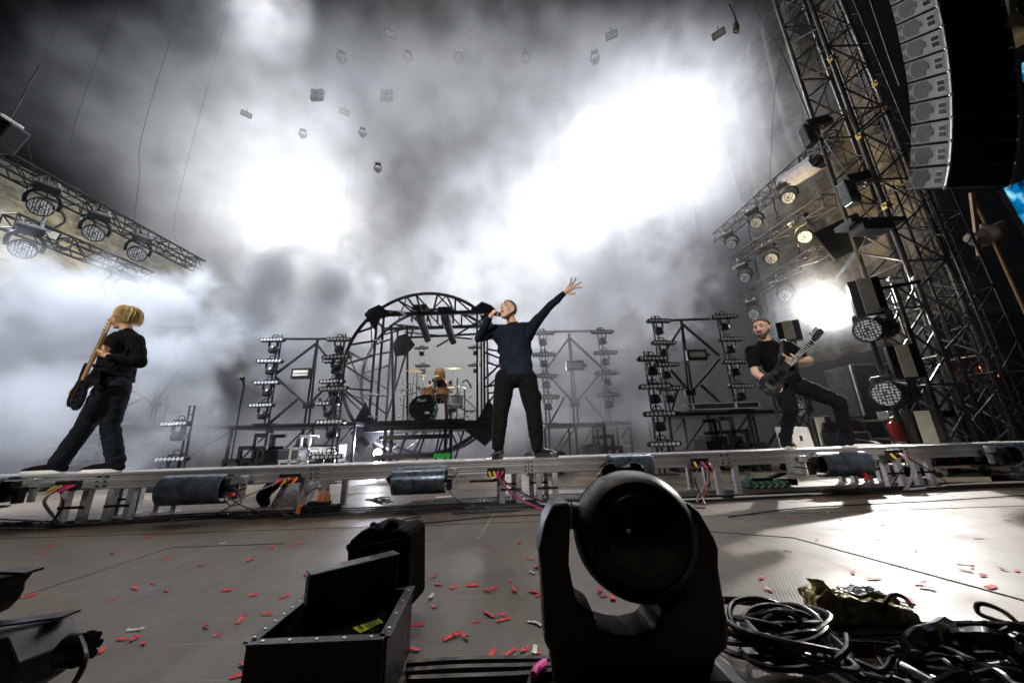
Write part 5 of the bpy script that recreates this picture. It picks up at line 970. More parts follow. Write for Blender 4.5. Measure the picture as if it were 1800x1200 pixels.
# fire extinguisher
p = at(1580, 775, 5.9); x, y, z = p.x, 5.9, .0; zb = .32
t = thing('fire_extinguisher', (x, y, zb-.0), 'red fire extinguisher standing right of the black stand', 'fire extinguisher'); mb = MB(); mb.lathe((x, y, zb), (0, 0, 1), [(0, 0), (.085, 0), (.09, .02), (.09, .36), (.075, .42), (.03, .45), (0, .45)], 24); mb.build('cylinder', 'red', t, smooth=True)
mb = MB(); mb.cyl((x, y, zb+.44), (x, y, zb+.50), .025, n=10); mb.bar((x-.02, y, zb+.5), (x+.11, y, zb+.54), .02, .015); mb.bar((x-.02, y, zb+.49), (x+.10, y, zb+.48), .02, .012); mb.build('valve', 'gold', t); mb = MB(); mb.tube(crv([(x-.02, y, zb+.48), (x-.13, y, zb+.46), (x-.15, y-.02, zb+.3), (x-.12, y-.05, zb+.1)], 5), .013, 7); mb.build('hose', 'rubber', t, smooth=True); mb = MB(); mb.lathe((x, y, zb+.05), (0, 0, 1), [(.0915, 0), (.0915, .09)], 24); mb.build('label', 'whitep', t, smooth=True)
mb = MB(); mb.box((x, 5.95, zb/2), (.6, .4, zb-.004)); mb.box((x, 5.74, zb*.6), (.3, .01, .04)); solo('low_case', mb, 'pcase', 'low black case the fire extinguisher stands on', 'case', bevel=.01)
mb = MB(); p = at(1522, 765, 5.9); mb.ell((p.x, 5.9, .38), (.24, .16, .09), n=20, k=10)
for q in mb.v: q += V((0, 0, .04*mnoise.noise(q*9)))
solo('cloth_bundle', mb, 'cream', 'cream cloth bundle above the shoe of the right guitarist', 'cloth', smooth=True)
mb = MB(); mb.box((p.x, 5.95, .145), (.6, .4, .285)); mb.box((p.x, 5.74, .2), (.4, .01, .03)); solo('low_case', mb, 'black', 'low black case under the cream cloth bundle', 'case', bevel=.01)
# clutter in the dark at right: bars and indicator lights
rnd = random.Random(5)
for k in range(9):
    x, y = 1600+rnd.random()*150, 520+rnd.random()*250; a = at(x, y, 6.4+rnd.random()); b = at(x+rnd.uniform(10, 30), y-rnd.uniform(8, 26), 6.5+rnd.random()); mb = MB(); mb.bar(a, b, .03, .03); mb.cyl(a, V((a.x, a.y, 0)), .012, n=5)
    solo('scaffold_brace', mb, 'tower', f'slanted metal brace in the dark far right, {("nearest the short glossy tower", "low and far out", "at mid height", "high up near the wooden post", "close to the wooden post", "by the orange lights", "just above the walkway", "near the dark container top", "outermost of all")[k]}', 'brace', 'slanted braces in the dark on the right')
M['ind'] = MAT('indicator_orange', (1, .25, .02), .5, emit=(1, .22, .03), estr=3)
for k, (x, y) in enumerate(((1727, 645), (1731, 651), (1751, 661))): mb = MB(); c = at(x, y, 7.6); mb.lathe(c, (0, -1, 0), [(0, .03), (.02, .028), (.03, .01), (.035, 0), (.035, -.03), (0, -.03)], 10); solo('indicator_light', mb, 'ind', ('upper left', 'lower left', 'rightmost')[k]+' of three tiny orange indicator lights in the dark at the far right', 'indicator light', 'orange indicator lights', smooth=True)
mb = MB(); c = at(1713, 640, 8.2); mb.box((c.x+.6, 8.2, 1.6), (3.2, .6, 3.2)); mb.box((c.x+.6, 7.88, 2.5), (2.8, .03, .04)); mb.box((c.x+.6, 7.88, 1.2), (2.8, .03, .04)); solo('dark_container', mb, 'pcase', 'dark equipment wall filling the background at the far right', 'cabinet')
# --- ceiling fixtures: rear roof trusses
truss('roof_truss', at(560, -90, 7.0), at(1400, -85, 7.0), .3, .45, 'front roof truss just above the picture', 'roof truss', 'roof trusses', mat='black')
for k, (x, y) in enumerate(((686, 60), (832, 63), (1075, 62), (1263, 60), (605, 197), (433, 201))):
    p = at(x, y, 6.8 if y < 100 else 9.2); side_strobe(p, (0, 0, .5), ['first', 'second', 'third', 'fourth', 'rear right', 'rear left'][k]+(' strobe from the left in the front roof row' if k < 4 else ' strobe of the dim roof row above the left glow'), .30, .17)['group'] = 'strobes under the roof'
for k, (x, y) in enumerate(((600, 106), (717, 106), (807, 108), (925, 108), (1046, 107), (532, 239), (637, 237), (664, 299))):
    p = at(x, y, 7.2 if y < 200 else 9.8); place_wash(p, (p.x*.25, .6, .3), ['first', 'second', 'third', 'fourth', 'fifth'][k]+' wash light from the left in the front roof row' if k < 5 else ['left', 'right', 'lowest'][k-5]+' faint wash light in the rear roof row', 'wash lights under the roof', sc=.52)
for k, (x, y) in enumerate(((558, 168), (680, 168))):
    p = at(x, y, 8.2); t = thing('blinder', p, ('left' if k == 0 else 'right')+' faint four-cell blinder under the roof', 'stage light', 'four-cell blinders under the roof'); mb = MB(); mb.box(p, (.36, .1, .36)); mb.build('housing', 'black', t, bevel=.01)
    for i in (-.1, .1):
        for j in (-.1, .1): mb = MB(); mb.lathe(p+V((i, -.06, j)), (0, -1, 0), [(.09, 0), (.085, .01), (.0, .0)], 14); mb.build('lens', 'lens', t, smooth=True)
p = at(1293, 48, 6.8); mb = MB(); mb.ell(p, (.09, .09, .14)); mb.tube(crv([p, p+V((.05, 0, .3)), p+V((-.02, 0, .8))], 4), .03, 6); mb.ring(p+V((-.02, 0, -.15)), (0, 1, 0), .07, .02, 12, 6); solo('hoist_hook', mb, 'tan', 'small hook block hanging at the top right of the white glow', 'hook', smooth=True)
# ================================================================ FOREGROUND
# big moving head, seen from behind the pit edge, dark against the floor
Ym = .98
def F(px, py, Y=Ym): return at(px, py, Y)
base = V((.29, 1.0, 0)); t = thing('moving_head', base, 'big black moving head light in the foreground centre', 'stage light')
hc = F(1106, 932, 1.04)                 # head centre
ax = V((-.10, -1, .16)).normalized()    # optical axis tips up and towards the pit
mb = MB(); KS = .93; mb.lathe(hc, ax, [(a_*KS, b_*.9) for a_, b_ in [(0, -.20), (.05, -.198), (.095, -.185), (.125, -.15), (.143, -.10), (.150, -.05), (.155, 0), (.157, .045), (.150, .052), (.150, .062), (.155, .068), (.152, .10), (.143, .128), (.128, .150), (.118, .158), (.115, .154), (.108, .156), (.085, .166), (.05, .174), (0, .177)]], 56)
hd = mb.build('head', 'plast', t, smooth=True)
mb = MB(); mb.lathe(hc+ax*.143, ax, [(.085, 0), (.08, .012), (.05, .021), (0, .025)], 40); mb.build('lens', 'blackg', hd, smooth=True)
mb = MB(); mb.lathe(F(1106, 934, .80), ax, [(0, .0), (.004, .001), (.0045, -.004)], 10); mb.build('status_dot', 'lens', hd)
# handle / vent bridge on top of the head
mb = MB(); u = V((1, 0, 0)); upd = ax.cross(u).normalized(); upd = upd if upd.z > 0 else -upd
def Hd(x, r, s): return hc+u*x+upd*(r-.011)+ax*s
A = [(-.062, .150), (-.052, .168), (-.035, .176), (.035, .176), (.052, .168), (.062, .150)]
mb.prism([Hd(x, r, -.085) for x, r in A[:3]]+[Hd(-.02, .176, -.085), Hd(-.02, .160, -.085), Hd(-.03, .14, -.085)], ax*.13)
mb.prism([Hd(x, r, -.085) for x, r in A[3:]]+[Hd(.03, .14, -.085), Hd(.02, .160, -.085), Hd(.02, .176, -.085)], ax*.13)
mb.prism([Hd(-.02, .160, -.085), Hd(.02, .160, -.085), Hd(.02, .15, -.085), Hd(-.02, .15, -.085)], ax*.13)
mb.build('handle', 'plast', hd, bevel=.003)
mb = MB()
for k in range(7): mb.bar(Hd(-.10-.0*k, .105-.0*k, -.12+.012*k), Hd(-.085, .122, -.12+.012*k), .004, .004)
mb.build('vent', 'black', hd)
# yoke arms: outlines cut in the XZ plane, given real thickness
def poly3(pts, Y, th, name, mat='plast', bev=.008, par=None):
    mb = MB(); mb.prism([F(x, y, Y) for x, y in pts], (0, th, 0)); return mb.build(name, mat, par or t, bevel=bev, seg=3)
Lp = [(973, 884), (1003, 882), (1004, 900), (1001, 995), (1010, 1040), (1018, 1062), (1035, 1073), (1046, 1080), (1054, 1110), (1068, 1134), (1064, 1215), (975, 1215), (968, 1150), (958, 1133), (955, 1060), (951, 1000), (947, 965), (958, 915)]
Rp = [(1168, 880), (1213, 884), (1232, 900), (1258, 945), (1266, 965), (1266, 1000), (1274, 1050), (1285, 1110), (1282, 1140), (1262, 1160), (1250, 1215), (1120, 1215), (1110, 1132), (1130, 1124), (1150, 1108), (1163, 1088), (1166, 1072), (1180, 1058), (1205, 1040), (1200, 990), (1170, 930)]
poly3(Lp, .93, .12, 'yoke_arm', bev=.012); poly3(Rp, .93, .12, 'yoke_arm', bev=.012)
poly3([(1040, 1096), (1056, 1108), (1080, 1116), (1110, 1119), (1140, 1112), (1160, 1100), (1158, 1215), (1030, 1215)], .935, .11, 'yoke_bridge', bev=.008)
mb = MB(); mb.cyl(F(1003, 905, 1.0), F(1040, 910, 1.0), .032, n=20); mb.cyl(F(1190, 930, 1.0), F(1225, 930, 1.0), .05, n=20); mb.build('pivot', 'plast', t, smooth=True)
mb = MB(); mb.box((base.x, base.y, .045), (.40, .30, .09)); mb.box((base.x, base.y, .10), (.30, .24, .03)); mb.build('base', 'plast', t, bevel=.02)
mb = MB(); [mb.cyl((base.x+sx*.15, base.y+sy*.11, 0), (base.x+sx*.15, base.y+sy*.11, .01), .02, n=10) for sx in (-1, 1) for sy in (-1, 1)]; mb.build('foot', 'rubber', t)
# black flight tray with upright panel
t = thing('flight_tray', (-.48, 1.15, 0), 'open black flight tray with upright panel and yellow warning sticker in the foreground', 'flight case')
a, b, c_, d_ = F(437, 1132, .92), F(722, 1032, 1.28), F(640, 1128, .92), F(540, 1062, 1.22)
zt = .165
X0, X1, Y0, Y1 = atz(437, 1132, zt), atz(695, 1118, zt), 0, 0
p1, p2, p3, p4 = atz(437, 1132, zt), atz(676, 1122, zt), atz(722, 1032, zt), atz(545, 1045, zt)   # rim corners, clockwise from near left
def wall(p, q, name='wall'): mb = MB(); mb.bar((p.x, p.y, zt/2), (q.x, q.y, zt/2), .012, zt); mb.build(name, 'black', t, bevel=.002)
wall(p1, p2); wall(p2, p3); wall(p3, p4); wall(p4, p1)
mb = MB(); mb.prism([(p.x, p.y, .008) for p in (p1, p2, p3, p4)], (0, 0, .01)); mb.build('floor_panel', 'black', t)
for (p, q) in ((p1, p2), (p2, p3), (p4, p1)): mb = MB(); mb.bar((p.x, p.y, zt+.003), (q.x, q.y, zt+.003), .028, .004); mb.build('rim', 'dsteel', t, bevel=.001, seg=1)
mb = MB()
for (p, q, n) in ((p4, p1, 7), (p1, p2, 5), (p2, p3, 4)):
    for k in range(n): s = p+(q-p)*((k+.5)/n); mb.lathe((s.x, s.y, zt+.004), (0, 0, 1), [(.005, 0), (.004, .003), (0, .004)], 8)
each(mb, 'rivet', 'alu2', t, smooth=True)
s0, s1, s2, s3 = F(545, 1010, 1.13), F(703, 972, 1.30), F(698, 1075, 1.28), F(540, 1110, 1.11)
mb = MB(); nrm = (s1-s0).cross(s3-s0).normalized()*.045; nrm = nrm if nrm.y > 0 else -nrm
mb.prism([s0, s1, V((s1.x, s1.y, .03)), V((s0.x, s0.y, .03))], nrm); pn = mb.build('upright_panel', 'black', t, bevel=.006)
mb = MB(); mb.bar(s0+nrm*.5+V((0, 0, .003)), s1+nrm*.5+V((0, 0, .003)), .055, .006); mb.build('top_edge', 'dsteel', pn, bevel=.002, seg=1)
k1, k2, k3, k4 = F(620, 1104, 1.06), F(664, 1089, 1.12), F(673, 1094, 1.10), F(632, 1112, 1.04)
k1, k2, k3, k4 = [atz(x, y, .122) for x, y in ((620, 1104), (665, 1088), (674, 1094), (633, 1113))]
mb = MB(); mb.prism([k1, k2, k3, k4], (0, 0, .002)); st = mb.build('warning_sticker', 'yelg', t)
mb = MB(); u1 = (k2-k1); u2 = (k4-k1); o_ = k1+V((0, 0, .0045))
def SK(u, v): return o_+u1*u+u2*v
mb.prism([SK(.16, .15), SK(.24, .15), SK(.19, .5), SK(.25, .5), SK(.14, .95), SK(.17, .58), SK(.12, .58)], (0, 0, .0008)); 
for v in (.25, .5, .75): mb.prism([SK(.34, v-.05), SK(.9, v-.05), SK(.9, v+.05), SK(.34, v+.05)], (0, 0, .0008))
mb.build('sticker_print', 'black', st)
mb = MB(); mb.prism([(p.x, p.y, .112) for p in [atz(x, y, .112) for x, y in ((560, 1128), (660, 1124), (690, 1060), (610, 1080))]], (0, 0, .009)); mb.build('inner_shelf', 'blackg', t)
# black cloth bag behind the tray
t = thing('equipment_bag', (-.55, 1.52, 0), 'black cloth-covered box with a strap standing behind the upright panel', 'bag')
b0, b1 = F(612, 960, 1.5), F(716, 935, 1.5)
mb = MB(); n = 12; prof = [(607, 965), (611, 952), (630, 935), (652, 924), (662, 930), (682, 934), (700, 930), (714, 932), (717, 945), (715, 1080), (607, 1080)]
vs = [F(x, y, 1.42) for x, y in prof]; mb.prism(vs, (0.02, .20, 0)); mb.build('body', 'blackc', t, bevel=.02)
mb = MB(); mb.tube(crv([F(672, 950, 1.44), F(683, 925, 1.45), F(692, 920, 1.46), F(697, 932, 1.5), F(692, 950, 1.52)], 5), .014, 7); mb.build('strap', 'blackc', t, smooth=True)
mb = MB(); mb.tube(crv([F(612, 962, 1.43), F(640, 950, 1.42), F(662, 940, 1.42), F(668, 930, 1.44), F(655, 922, 1.48)], 5), .012, 7); mb.tube(crv([F(620, 968, 1.415), F(650, 962, 1.40), F(690, 955, 1.41), F(712, 948, 1.43)], 5), .014, 7); mb.build('cloth_fold', 'blackc', t, smooth=True)
q = F(660, 953, 1.40); mb = MB(); mb.prism([q, q+V((.022, 0, .0)), q+V((.018, 0, -.014)), q+V((.002, 0, -.016))], (0, -.002, 0)); solo('red_confetti', mb, 'redp', 'red paper scrap stuck on the black cloth bag', 'confetti')
# left-bottom lamp pair
t = thing('shell_lamp', F(-10, 1050, .9), 'dark curved lamp shell cut off at the left edge above the knobbed box', 'stage light')
mb = MB(); mb.prism([F(x, y, .93) for x, y in ((-60, 998), (64, 1003), (56, 1012), (48, 1022), (46, 1035), (38, 1050), (20, 1068), (0, 1078), (-60, 1080))], (-.02, -.10, 0)); mb.build('shell', 'plast', t, bevel=.006)
mb = MB(); mb.bar(F(-60, 999, .885), F(60, 1003, .905), .04, .006); mb.build('rim', 'dsteel', t)
t.location.z = t.location.z
t2 = thing('knob_box', F(60, 1140, .9), 'black box with a round knob on its side in the bottom left corner', 'lamp housing')
mb = MB(); mb.prism([F(x, y, .92) for x, y in ((-60, 1107), (128, 1079), (146, 1120), (120, 1175), (60, 1215), (-60, 1215))], (-.01, -.10, 0)); mb.build('housing', 'plast', t2, bevel=.004)
mb = MB(); mb.bar(F(-60, 1106, .88)+V((0, 0, .002)), F(126, 1080, .895)+V((0, 0, .002)), .035, .004); mb.build('top_edge', 'dsteel', t2)
c = F(138, 1140, .86); mb = MB(); mb.cyl(c-V((.02, 0, 0)), c+V((.008, 0, 0)), .030, n=28); mb.cyl(c+V((.008, 0, 0)), c+V((.02, 0, 0)), .018, n=20)
for k in range(8): a = 2*PI*k/8; mb.cyl(c+V((.006, .022*math.cos(a), .022*math.sin(a))), c+V((.018, .022*math.cos(a), .022*math.sin(a))), .008, n=8)
mb.build('knob', 'blackg', t2, smooth=True)
mb = MB(); mb.tube(crv([F(140, 1120, .85), F(150, 1150, .83), F(142, 1180, .82), F(120, 1215, .82)], 5), .005, 6); mb.build('cord', 'rubber', t2, smooth=True)
mb = MB(); mb.cyl((F(60, 1140, .88).x-.05, .9, 0), (F(60, 1140, .88).x-.05, .9, F(60, 1150, .9).z), .03, n=12); mb.box((F(60, 1140, .88).x-.05, .9, .01), (.2, .2, .02)); mb.build('stand', 'black', t2)
mb = MB(); mb.cyl((-1.25, .92, 0), (-1.25, .92, F(-20, 1050, .92).z), .02, n=10); mb.box((-1.25, .92, .01), (.2, .2, .02)); mb.build('stand', 'black', t)
# --- cables in the bottom right
coil(atz(1375, 1150, .03), .155, 9, .0075, 'rubber', 'large coil of black cable in the bottom right beside the moving head', 12, squash=.75, zh=.085, n=8)
coil(atz(1405, 1165, .04), .12, 6, .0075, 'rubber', 'smaller inner coil of black cable lying in the large coil', 17, squash=.8, zh=.07, n=8)
def fcab(pts, r, lab, mat='rubber', z=.02): return cable([atz(x, y, zz) for x, y, zz in pts], r, mat, lab, None, 8, 8)
fcab([(1330, 1110, .02), (1338, 1085, .10), (1372, 1072, .15), (1405, 1090, .14), (1410, 1140, .08), (1400, 1180, .03)], .007, 'black cable loop standing up from the large coil')
fcab([(1345, 1140, .05), (1345, 1090, .12), (1400, 1075, .13), (1438, 1100, .10), (1425, 1140, .04), (1380, 1165, .03)], .007, 'second black cable loop leaning over the large coil')
fcab([(1440, 1080, .01), (1425, 1060, .05), (1440, 1045, .06), (1458, 1060, .03)], .005, 'thin dark cable loop left of the olive foil bag')
fcab([(1440, 1120, .03), (1500, 1128, .04), (1560, 1132, .04), (1640, 1150, .03), (1700, 1190, .02)], .007, 'black cable running right from the coil under the foil bag')
fcab([(1430, 1135, .02), (1500, 1160, .03), (1550, 1178, .03), (1570, 1150, .06), (1556, 1145, .08)], .007, 'black cable ending in an upturned hook right of the coil')
fcab([(1450, 1150, .02), (1540, 1200, .02), (1620, 1240, .02)], .007, 'black cable leaving the picture at the bottom right of the coil')
fcab([(1790, 1095, .03), (1765, 1075, .09), (1735, 1062, .12), (1718, 1062, .12), (1722, 1078, .08), (1760, 1092, .04), (1800, 1100, .02)], .006, 'black cable loop at the right edge above the cable heap')
fcab([(1620, 1100, .05), (1700, 1098, .06), (1830, 1100, .06)], .011, 'thick black cable along the top of the right cable heap')
fcab([(1650, 1118, .02), (1720, 1122, .03), (1780, 1120, .03), (1850, 1128, .03)], .008, 'black cable in the middle of the right cable heap')
fcab([(1590, 1130, .02), (1660, 1140, .02), (1710, 1160, .02), (1780, 1168, .02), (1850, 1165, .02)], .009, 'black cable at the bottom of the right cable heap')
fcab([(1560, 1165, .01), (1660, 1180, .02), (1760, 1184, .02), (1850, 1182, .02)], .010, 'lowest thick black cable in the bottom right corner')
fcab([(1500, 1178, .01), (1620, 1192, .01), (1750, 1200, .01), (1850, 1200, .01)], .010, 'black cable hugging the bottom edge at the right')
fcab([(1745, 1120, .04), (1762, 1110, .06), (1775, 1104, .07)], .007, 'short stiff cable end pointing up in the right cable heap')
fcab([(1680, 1145, .02), (1705, 1160, .04), (1740, 1168, .03), (1790, 1160, .02)], .005, 'thin grey-black lead on the right cable heap')
fcab([(1665, 1100, .09), (1650, 1110, .10), (1622, 1118, .11), (1608, 1130, .09), (1600, 1150, .04)], .022, 'fat black hose curving down right of the foil bag', 'blackg')
fcab([(1690, 1125, .06), (1730, 1122, .08), (1760, 1128, .08), (1790, 1150, .05), (1830, 1165, .04)], .026, 'fat black hose crossing the right cable heap', 'blackg')
fcab([(1562, 1050, .05), (1552, 1085, .04), (1556, 1060, .11), (1570, 1045, .13), (1590, 1050, .12), (1602, 1065, .08)], .006, 'black cable arching over the right part of the foil bag')
fcab([(715, 1168, .012), (800, 1162, .012), (900, 1160, .012), (980, 1160, .012)], .012, 'thick black cable between the flight tray and the moving head')
fcab([(715, 1182, .012), (810, 1176, .014), (900, 1174, .014), (975, 1172, .014)], .012, 'second thick black cable between the tray and the moving head')
fcab([(718, 1196, .012), (820, 1192, .012), (920, 1188, .012), (985, 1180, .012)], .012, 'third thick black cable at the bottom edge left of the moving head')
fcab([(965, 1158, .01), (945, 1172, .03), (935, 1190, .03), (925, 1215, .03)], .007, 'black cable bending down at the left foot of the moving head')
mb = MB(); mb.tube(crv([atz(957, 1164, .032), atz(945, 1173, .042), atz(938, 1186, .042)], 5), .0095, 8); solo('cable_tape', mb, 'pink', 'pink and white tape wrapped on the cable at the foot of the moving head', 'tape', smooth=True)
rq = random.Random(77)
for k in range(12):
    y0 = rq.uniform(1105, 1195); x0 = rq.uniform(1440, 1700); pp = [(x0, y0, .02)]
    for j in range(5): pp.append((pp[-1][0]+rq.uniform(15, 75), min(1215, max(1095, pp[-1][1]+rq.uniform(-28, 30))), rq.uniform(.012, .06)))
    fcab(pp, rq.choice((.005, .006, .007, .009)), ['black cable snaking through the heap near the hook-ended cable', 'black cable snaking under the shiny connector', 'black cable snaking past the white card', 'black cable snaking below the foil bag', 'black cable snaking along the bottom right edge', 'black cable snaking over the fat hoses', 'black cable snaking beside the flat black box', 'black cable snaking between coil and hoses', 'black cable snaking right of the shiny connector', 'black cable snaking under the fat hoses', 'black cable snaking towards the right edge', 'black cable snaking left of the white card'][k])
# chrome-topped connector
a, b = atz(1585, 1170, .03), atz(1648, 1200, .03); t = thing('connector_tool', a, 'shiny metal connector lying in the bottom right', 'connector'); mb = MB(); mb.cyl(a, b, .012, n=14); mb.build('body', 'chrome', t, smooth=True); mb = MB(); mb.cyl(a, a+(a-b)*.18, .015, .013, 14); mb.build('collar', 'foil', t, smooth=True); mb = MB(); mb.cyl(b, b+(b-a)*.3, .010, n=10); mb.build('cable_end', 'rubber', t, smooth=True)
mat_on_floor(1700, 1168, .07, .035, 'whitep', 'white paper card lying among the cables in the bottom right', 'card', 'paper_card', -.4, .001)
# dark slab under foil bag
mb = MB(); g = atz(1570, 1140, .0); mb.box((g.x, g.y, .025), (.34, .06, .03)); mb.box((g.x-.06, g.y, .043), (.2, .04, .008)); solo('black_stage_box', mb, 'black', 'flat black box under the olive foil bag', 'box', bevel=.008)
mb = MB(); g = atz(1760, 1140, .0); mb.box((g.x, g.y, .018), (.34, .12, .03)); mb.box((g.x, g.y, .037), (.2, .06, .008)); solo('black_stage_box', mb, 'black', 'flat black box among the hoses at the right edge', 'box', bevel=.008)
# crumpled foil bag
t = thing('foil_bag', atz(1530, 1095, .02), 'crumpled olive foil bag with a pointed corner lying on the cables', 'bag')
def crumple(pts_px, Y, th, seed, amp, name, mat, div=3):
    bm = bmesh.new(); vs = [bm.verts.new(F(x, y, Y)) for x, y in pts_px]; f = bm.faces.new(vs)
    r = bmesh.ops.extrude_face_region(bm, geom=[f]); ev = [v for v in r['geom'] if isinstance(v, bmesh.types.BMVert)]
    cc = sum((v.co for v in ev), V((0, 0, 0)))/len(ev)
    for v in ev: v.co += V((0, th, 0)); v.co = cc+V((0, th, 0))+(v.co-cc-V((0, th, 0)))*.72
    bmesh.ops.triangulate(bm, faces=bm.faces); 
    for _ in range(div): bmesh.ops.subdivide_edges(bm, edges=bm.edges, cuts=1, use_grid_fill=True); bmesh.ops.triangulate(bm, faces=bm.faces)
    for v in bm.verts:
        q = v.co*22; s = V((seed, seed*2, 3)); a_ = V((mnoise.noise(q+s), mnoise.noise(q+s+V((7, 0, 0))), mnoise.noise(q+s+V((0, 7, 0))))); q2 = v.co*60; b_ = V((mnoise.noise(q2+s), mnoise.noise(q2+s+V((7, 0, 0))), mnoise.noise(q2+s+V((0, 7, 0)))))
        v.co += a_*amp+b_*amp*.45; v.co.z = max(v.co.z, .003)
    off = V(t.location)
    for v in bm.verts: v.co -= off
    me = bpy.data.meshes.new(name); bmesh.ops.recalc_face_normals(bm, faces=bm.faces); bm.to_mesh(me); bm.free(); me.materials.append(M[mat]); o = bpy.data.objects.new(name, me); COL.objects.link(o); o.parent = t; return o
crumple([(1440, 1052), (1452, 1038), (1475, 1045), (1510, 1055), (1545, 1060), (1575, 1066), (1612, 1075), (1632, 1096), (1605, 1112), (1545, 1120), (1490, 1120), (1465, 1112), (1440, 1085)], 1.26, .12, 2, .016, 'body', 'olive', 4)
crumple([(1420, 1016), (1448, 1022), (1462, 1034), (1484, 1046), (1462, 1052), (1442, 1055), (1433, 1045), (1434, 1030)], 1.28, .02, 5, .008, 'corner', 'olive', 3)
crumple([(1495, 1046), (1530, 1042), (1575, 1044), (1584, 1062), (1560, 1070), (1520, 1062)], 1.32, .08, 8, .012, 'fold', 'foil', 3)
# ---- confetti
def where(x, y):
    if y < 930: return 'near the foot of the walkway'+(' at left' if x < 600 else ' below the singer' if x < 1200 else ' below the right guitarist')
    if x < 430: return 'on the open floor left of the flight tray'
    if x < 620: return 'just left of the black cloth bag'
    if x < 830: return 'right beside the flight tray'
    if x < 960: return 'between the flight tray and the moving head'
    if x < 1280: return 'seen behind the moving head'
    if x < 1560: return 'between the moving head and the foil bag'
    return 'on the bright floor at the right' if y < 1080 else 'among the cables at bottom right'
rnd = random.Random(42)
protos = []
def conf_mesh(k, mat):
    w, d = rnd.uniform(.012, .018), rnd.uniform(.03, .055)
    n = 5; vs = []; cr_ = rnd.uniform(.0, .006)*(k % 3)
    for i in range(n+1):
        u = i/n-.5; z = .0015+abs(u)*cr_*1.2+rnd.uniform(0, .001); tw = u*rnd.uniform(-.3, .3)
        vs += [V((u*d, -w/2+tw*w, z)), V((u*d, w/2+tw*w, z+rnd.uniform(0, .004)))]
    me = bpy.data.meshes.new('confetti'); vs2 = vs+[v+V((0, 0, .0008)) for v in vs]; m = len(vs); fs = []
    for i in range(n): a = 2*i; fs += [(a, a+1, a+3, a+2), (m+a, m+a+2, m+a+3, m+a+1), (a, a+2, m+a+2, m+a), (a+1, m+a+1, m+a+3, a+3)]
    fs += [(0, m, m+1, 1), (2*n, 2*n+1, m+2*n+1, m+2*n)]
    me.from_pydata(vs2, [], fs); me.materials.append(M[mat]); return me
RM = [conf_mesh(k, 'redp') for k in range(9)]; WM = [conf_mesh(k, 'whitep') for k in range(4)]; KM = [conf_mesh(k, 'rubber') for k in range(2)]
pts = [(350, 995), (270, 1025), (235, 1035), (195, 1055), (50, 1050), (72, 972), (200, 972), (395, 1038), (448, 1045), (422, 1090), (470, 1080), (500, 1048), (535, 1012), (525, 955), (478, 963), (360, 1103), (237, 1123), (180, 1145), (430, 1170), (418, 1190), (436, 984), (295, 983), (608, 990), (620, 976), (595, 1018), (725, 987), (765, 1012), (768, 1028), (795, 1033), (765, 1068), (722, 1065), (730, 1100), (730, 1142), (805, 1118), (815, 1120), (790, 1122), (860, 1080), (880, 1080), (885, 1092), (868, 1150), (895, 1148), (925, 1143), (940, 1150), (900, 1022), (940, 1043), (935, 1040), (905, 1038), (830, 1028), (855, 1040), (870, 1033), (935, 983), (942, 998), (1060, 1048), (1075, 1052), (860, 960), (910, 955), (1340, 1017), (1350, 1038), (1325, 1062), (1370, 1090), (1480, 1037), (1537, 1018), (1500, 1008), (1620, 1028), (1632, 1033), (1690, 992), (1710, 998), (1700, 1004), (1765, 1003), (1790, 1006), (1728, 1012), (1740, 1035), (1585, 1055), (1600, 1058), (1590, 1062), (1730, 1108), (1745, 1118), (1785, 1122), (1650, 1178), (1660, 1165), (1720, 1190), (1680, 1140), (1500, 888), (1515, 890), (1480, 915), (1510, 912), (1375, 878), (1388, 916), (1336, 884), (105, 865), (25, 912), (300, 935), (255, 945), (770, 1190), (1530, 1150), (1470, 1150), (640, 958), (560, 940), (755, 1016), (1250, 1000), (1055, 1040), (1000, 945)]
red = bpy.data.objects
for k, (x, y) in enumerate(pts):
    g = atz(x+rnd.uniform(-3, 3), y+rnd.uniform(-2, 2), 0); o = bpy.data.objects.new('confetti', rnd.choice(RM)); COL.objects.link(o); o.location = (g.x, g.y, .001); o.rotation_euler = (0, 0, rnd.uniform(0, PI)); s = rnd.uniform(.8, 1.25); o.scale = (s, s, s)
    tag(o, 'red paper confetti strip '+where(x, y), 'confetti', 'red confetti on the stage floor')
for k in range(46):
    x = rnd.uniform(20, 1780); y = rnd.uniform(862, 960) if k % 3 else rnd.uniform(960, 1150); g = atz(x, y, 0); o = bpy.data.objects.new('confetti', rnd.choice(RM)); COL.objects.link(o); o.location = (g.x, g.y, .001); o.rotation_euler = (0, 0, rnd.uniform(0, PI)); s = rnd.uniform(.6, 1.0); o.scale = (s, s, s)
    tag(o, 'red paper confetti strip '+where(x, y), 'confetti', 'red confetti on the stage floor')
for (x, y) in ((758, 1050), (735, 1034), (937, 1095), (945, 1097), (935, 1007), (1425, 1040), (1455, 900), (237, 1108), (1715, 1178), (1560, 1188), (940, 1146), (392, 955), (735, 1010)):
    g = atz(x, y, 0); o = bpy.data.objects.new('white_confetti', rnd.choice(WM)); COL.objects.link(o); o.location = (g.x, g.y, .001); o.rotation_euler = (0, 0, rnd.uniform(0, PI)); tag(o, 'white paper confetti strip '+where(x, y), 'confetti', 'white confetti on the stage floor')
for (x, y) in ((1545, 948), (1412, 907), (1440, 905), (1772, 915), (1598, 1071)):
    g = atz(x, y, 0); o = bpy.data.objects.new('black_scrap', rnd.choice(KM)); COL.objects.link(o); o.location = (g.x, g.y, .001); o.rotation_euler = (0, 0, rnd.uniform(-.4, .4)); tag(o, 'small black scrap '+where(x, y)+(' nearer the walkway' if y < 906 else ''), 'scrap', 'black scraps on the stage floor')
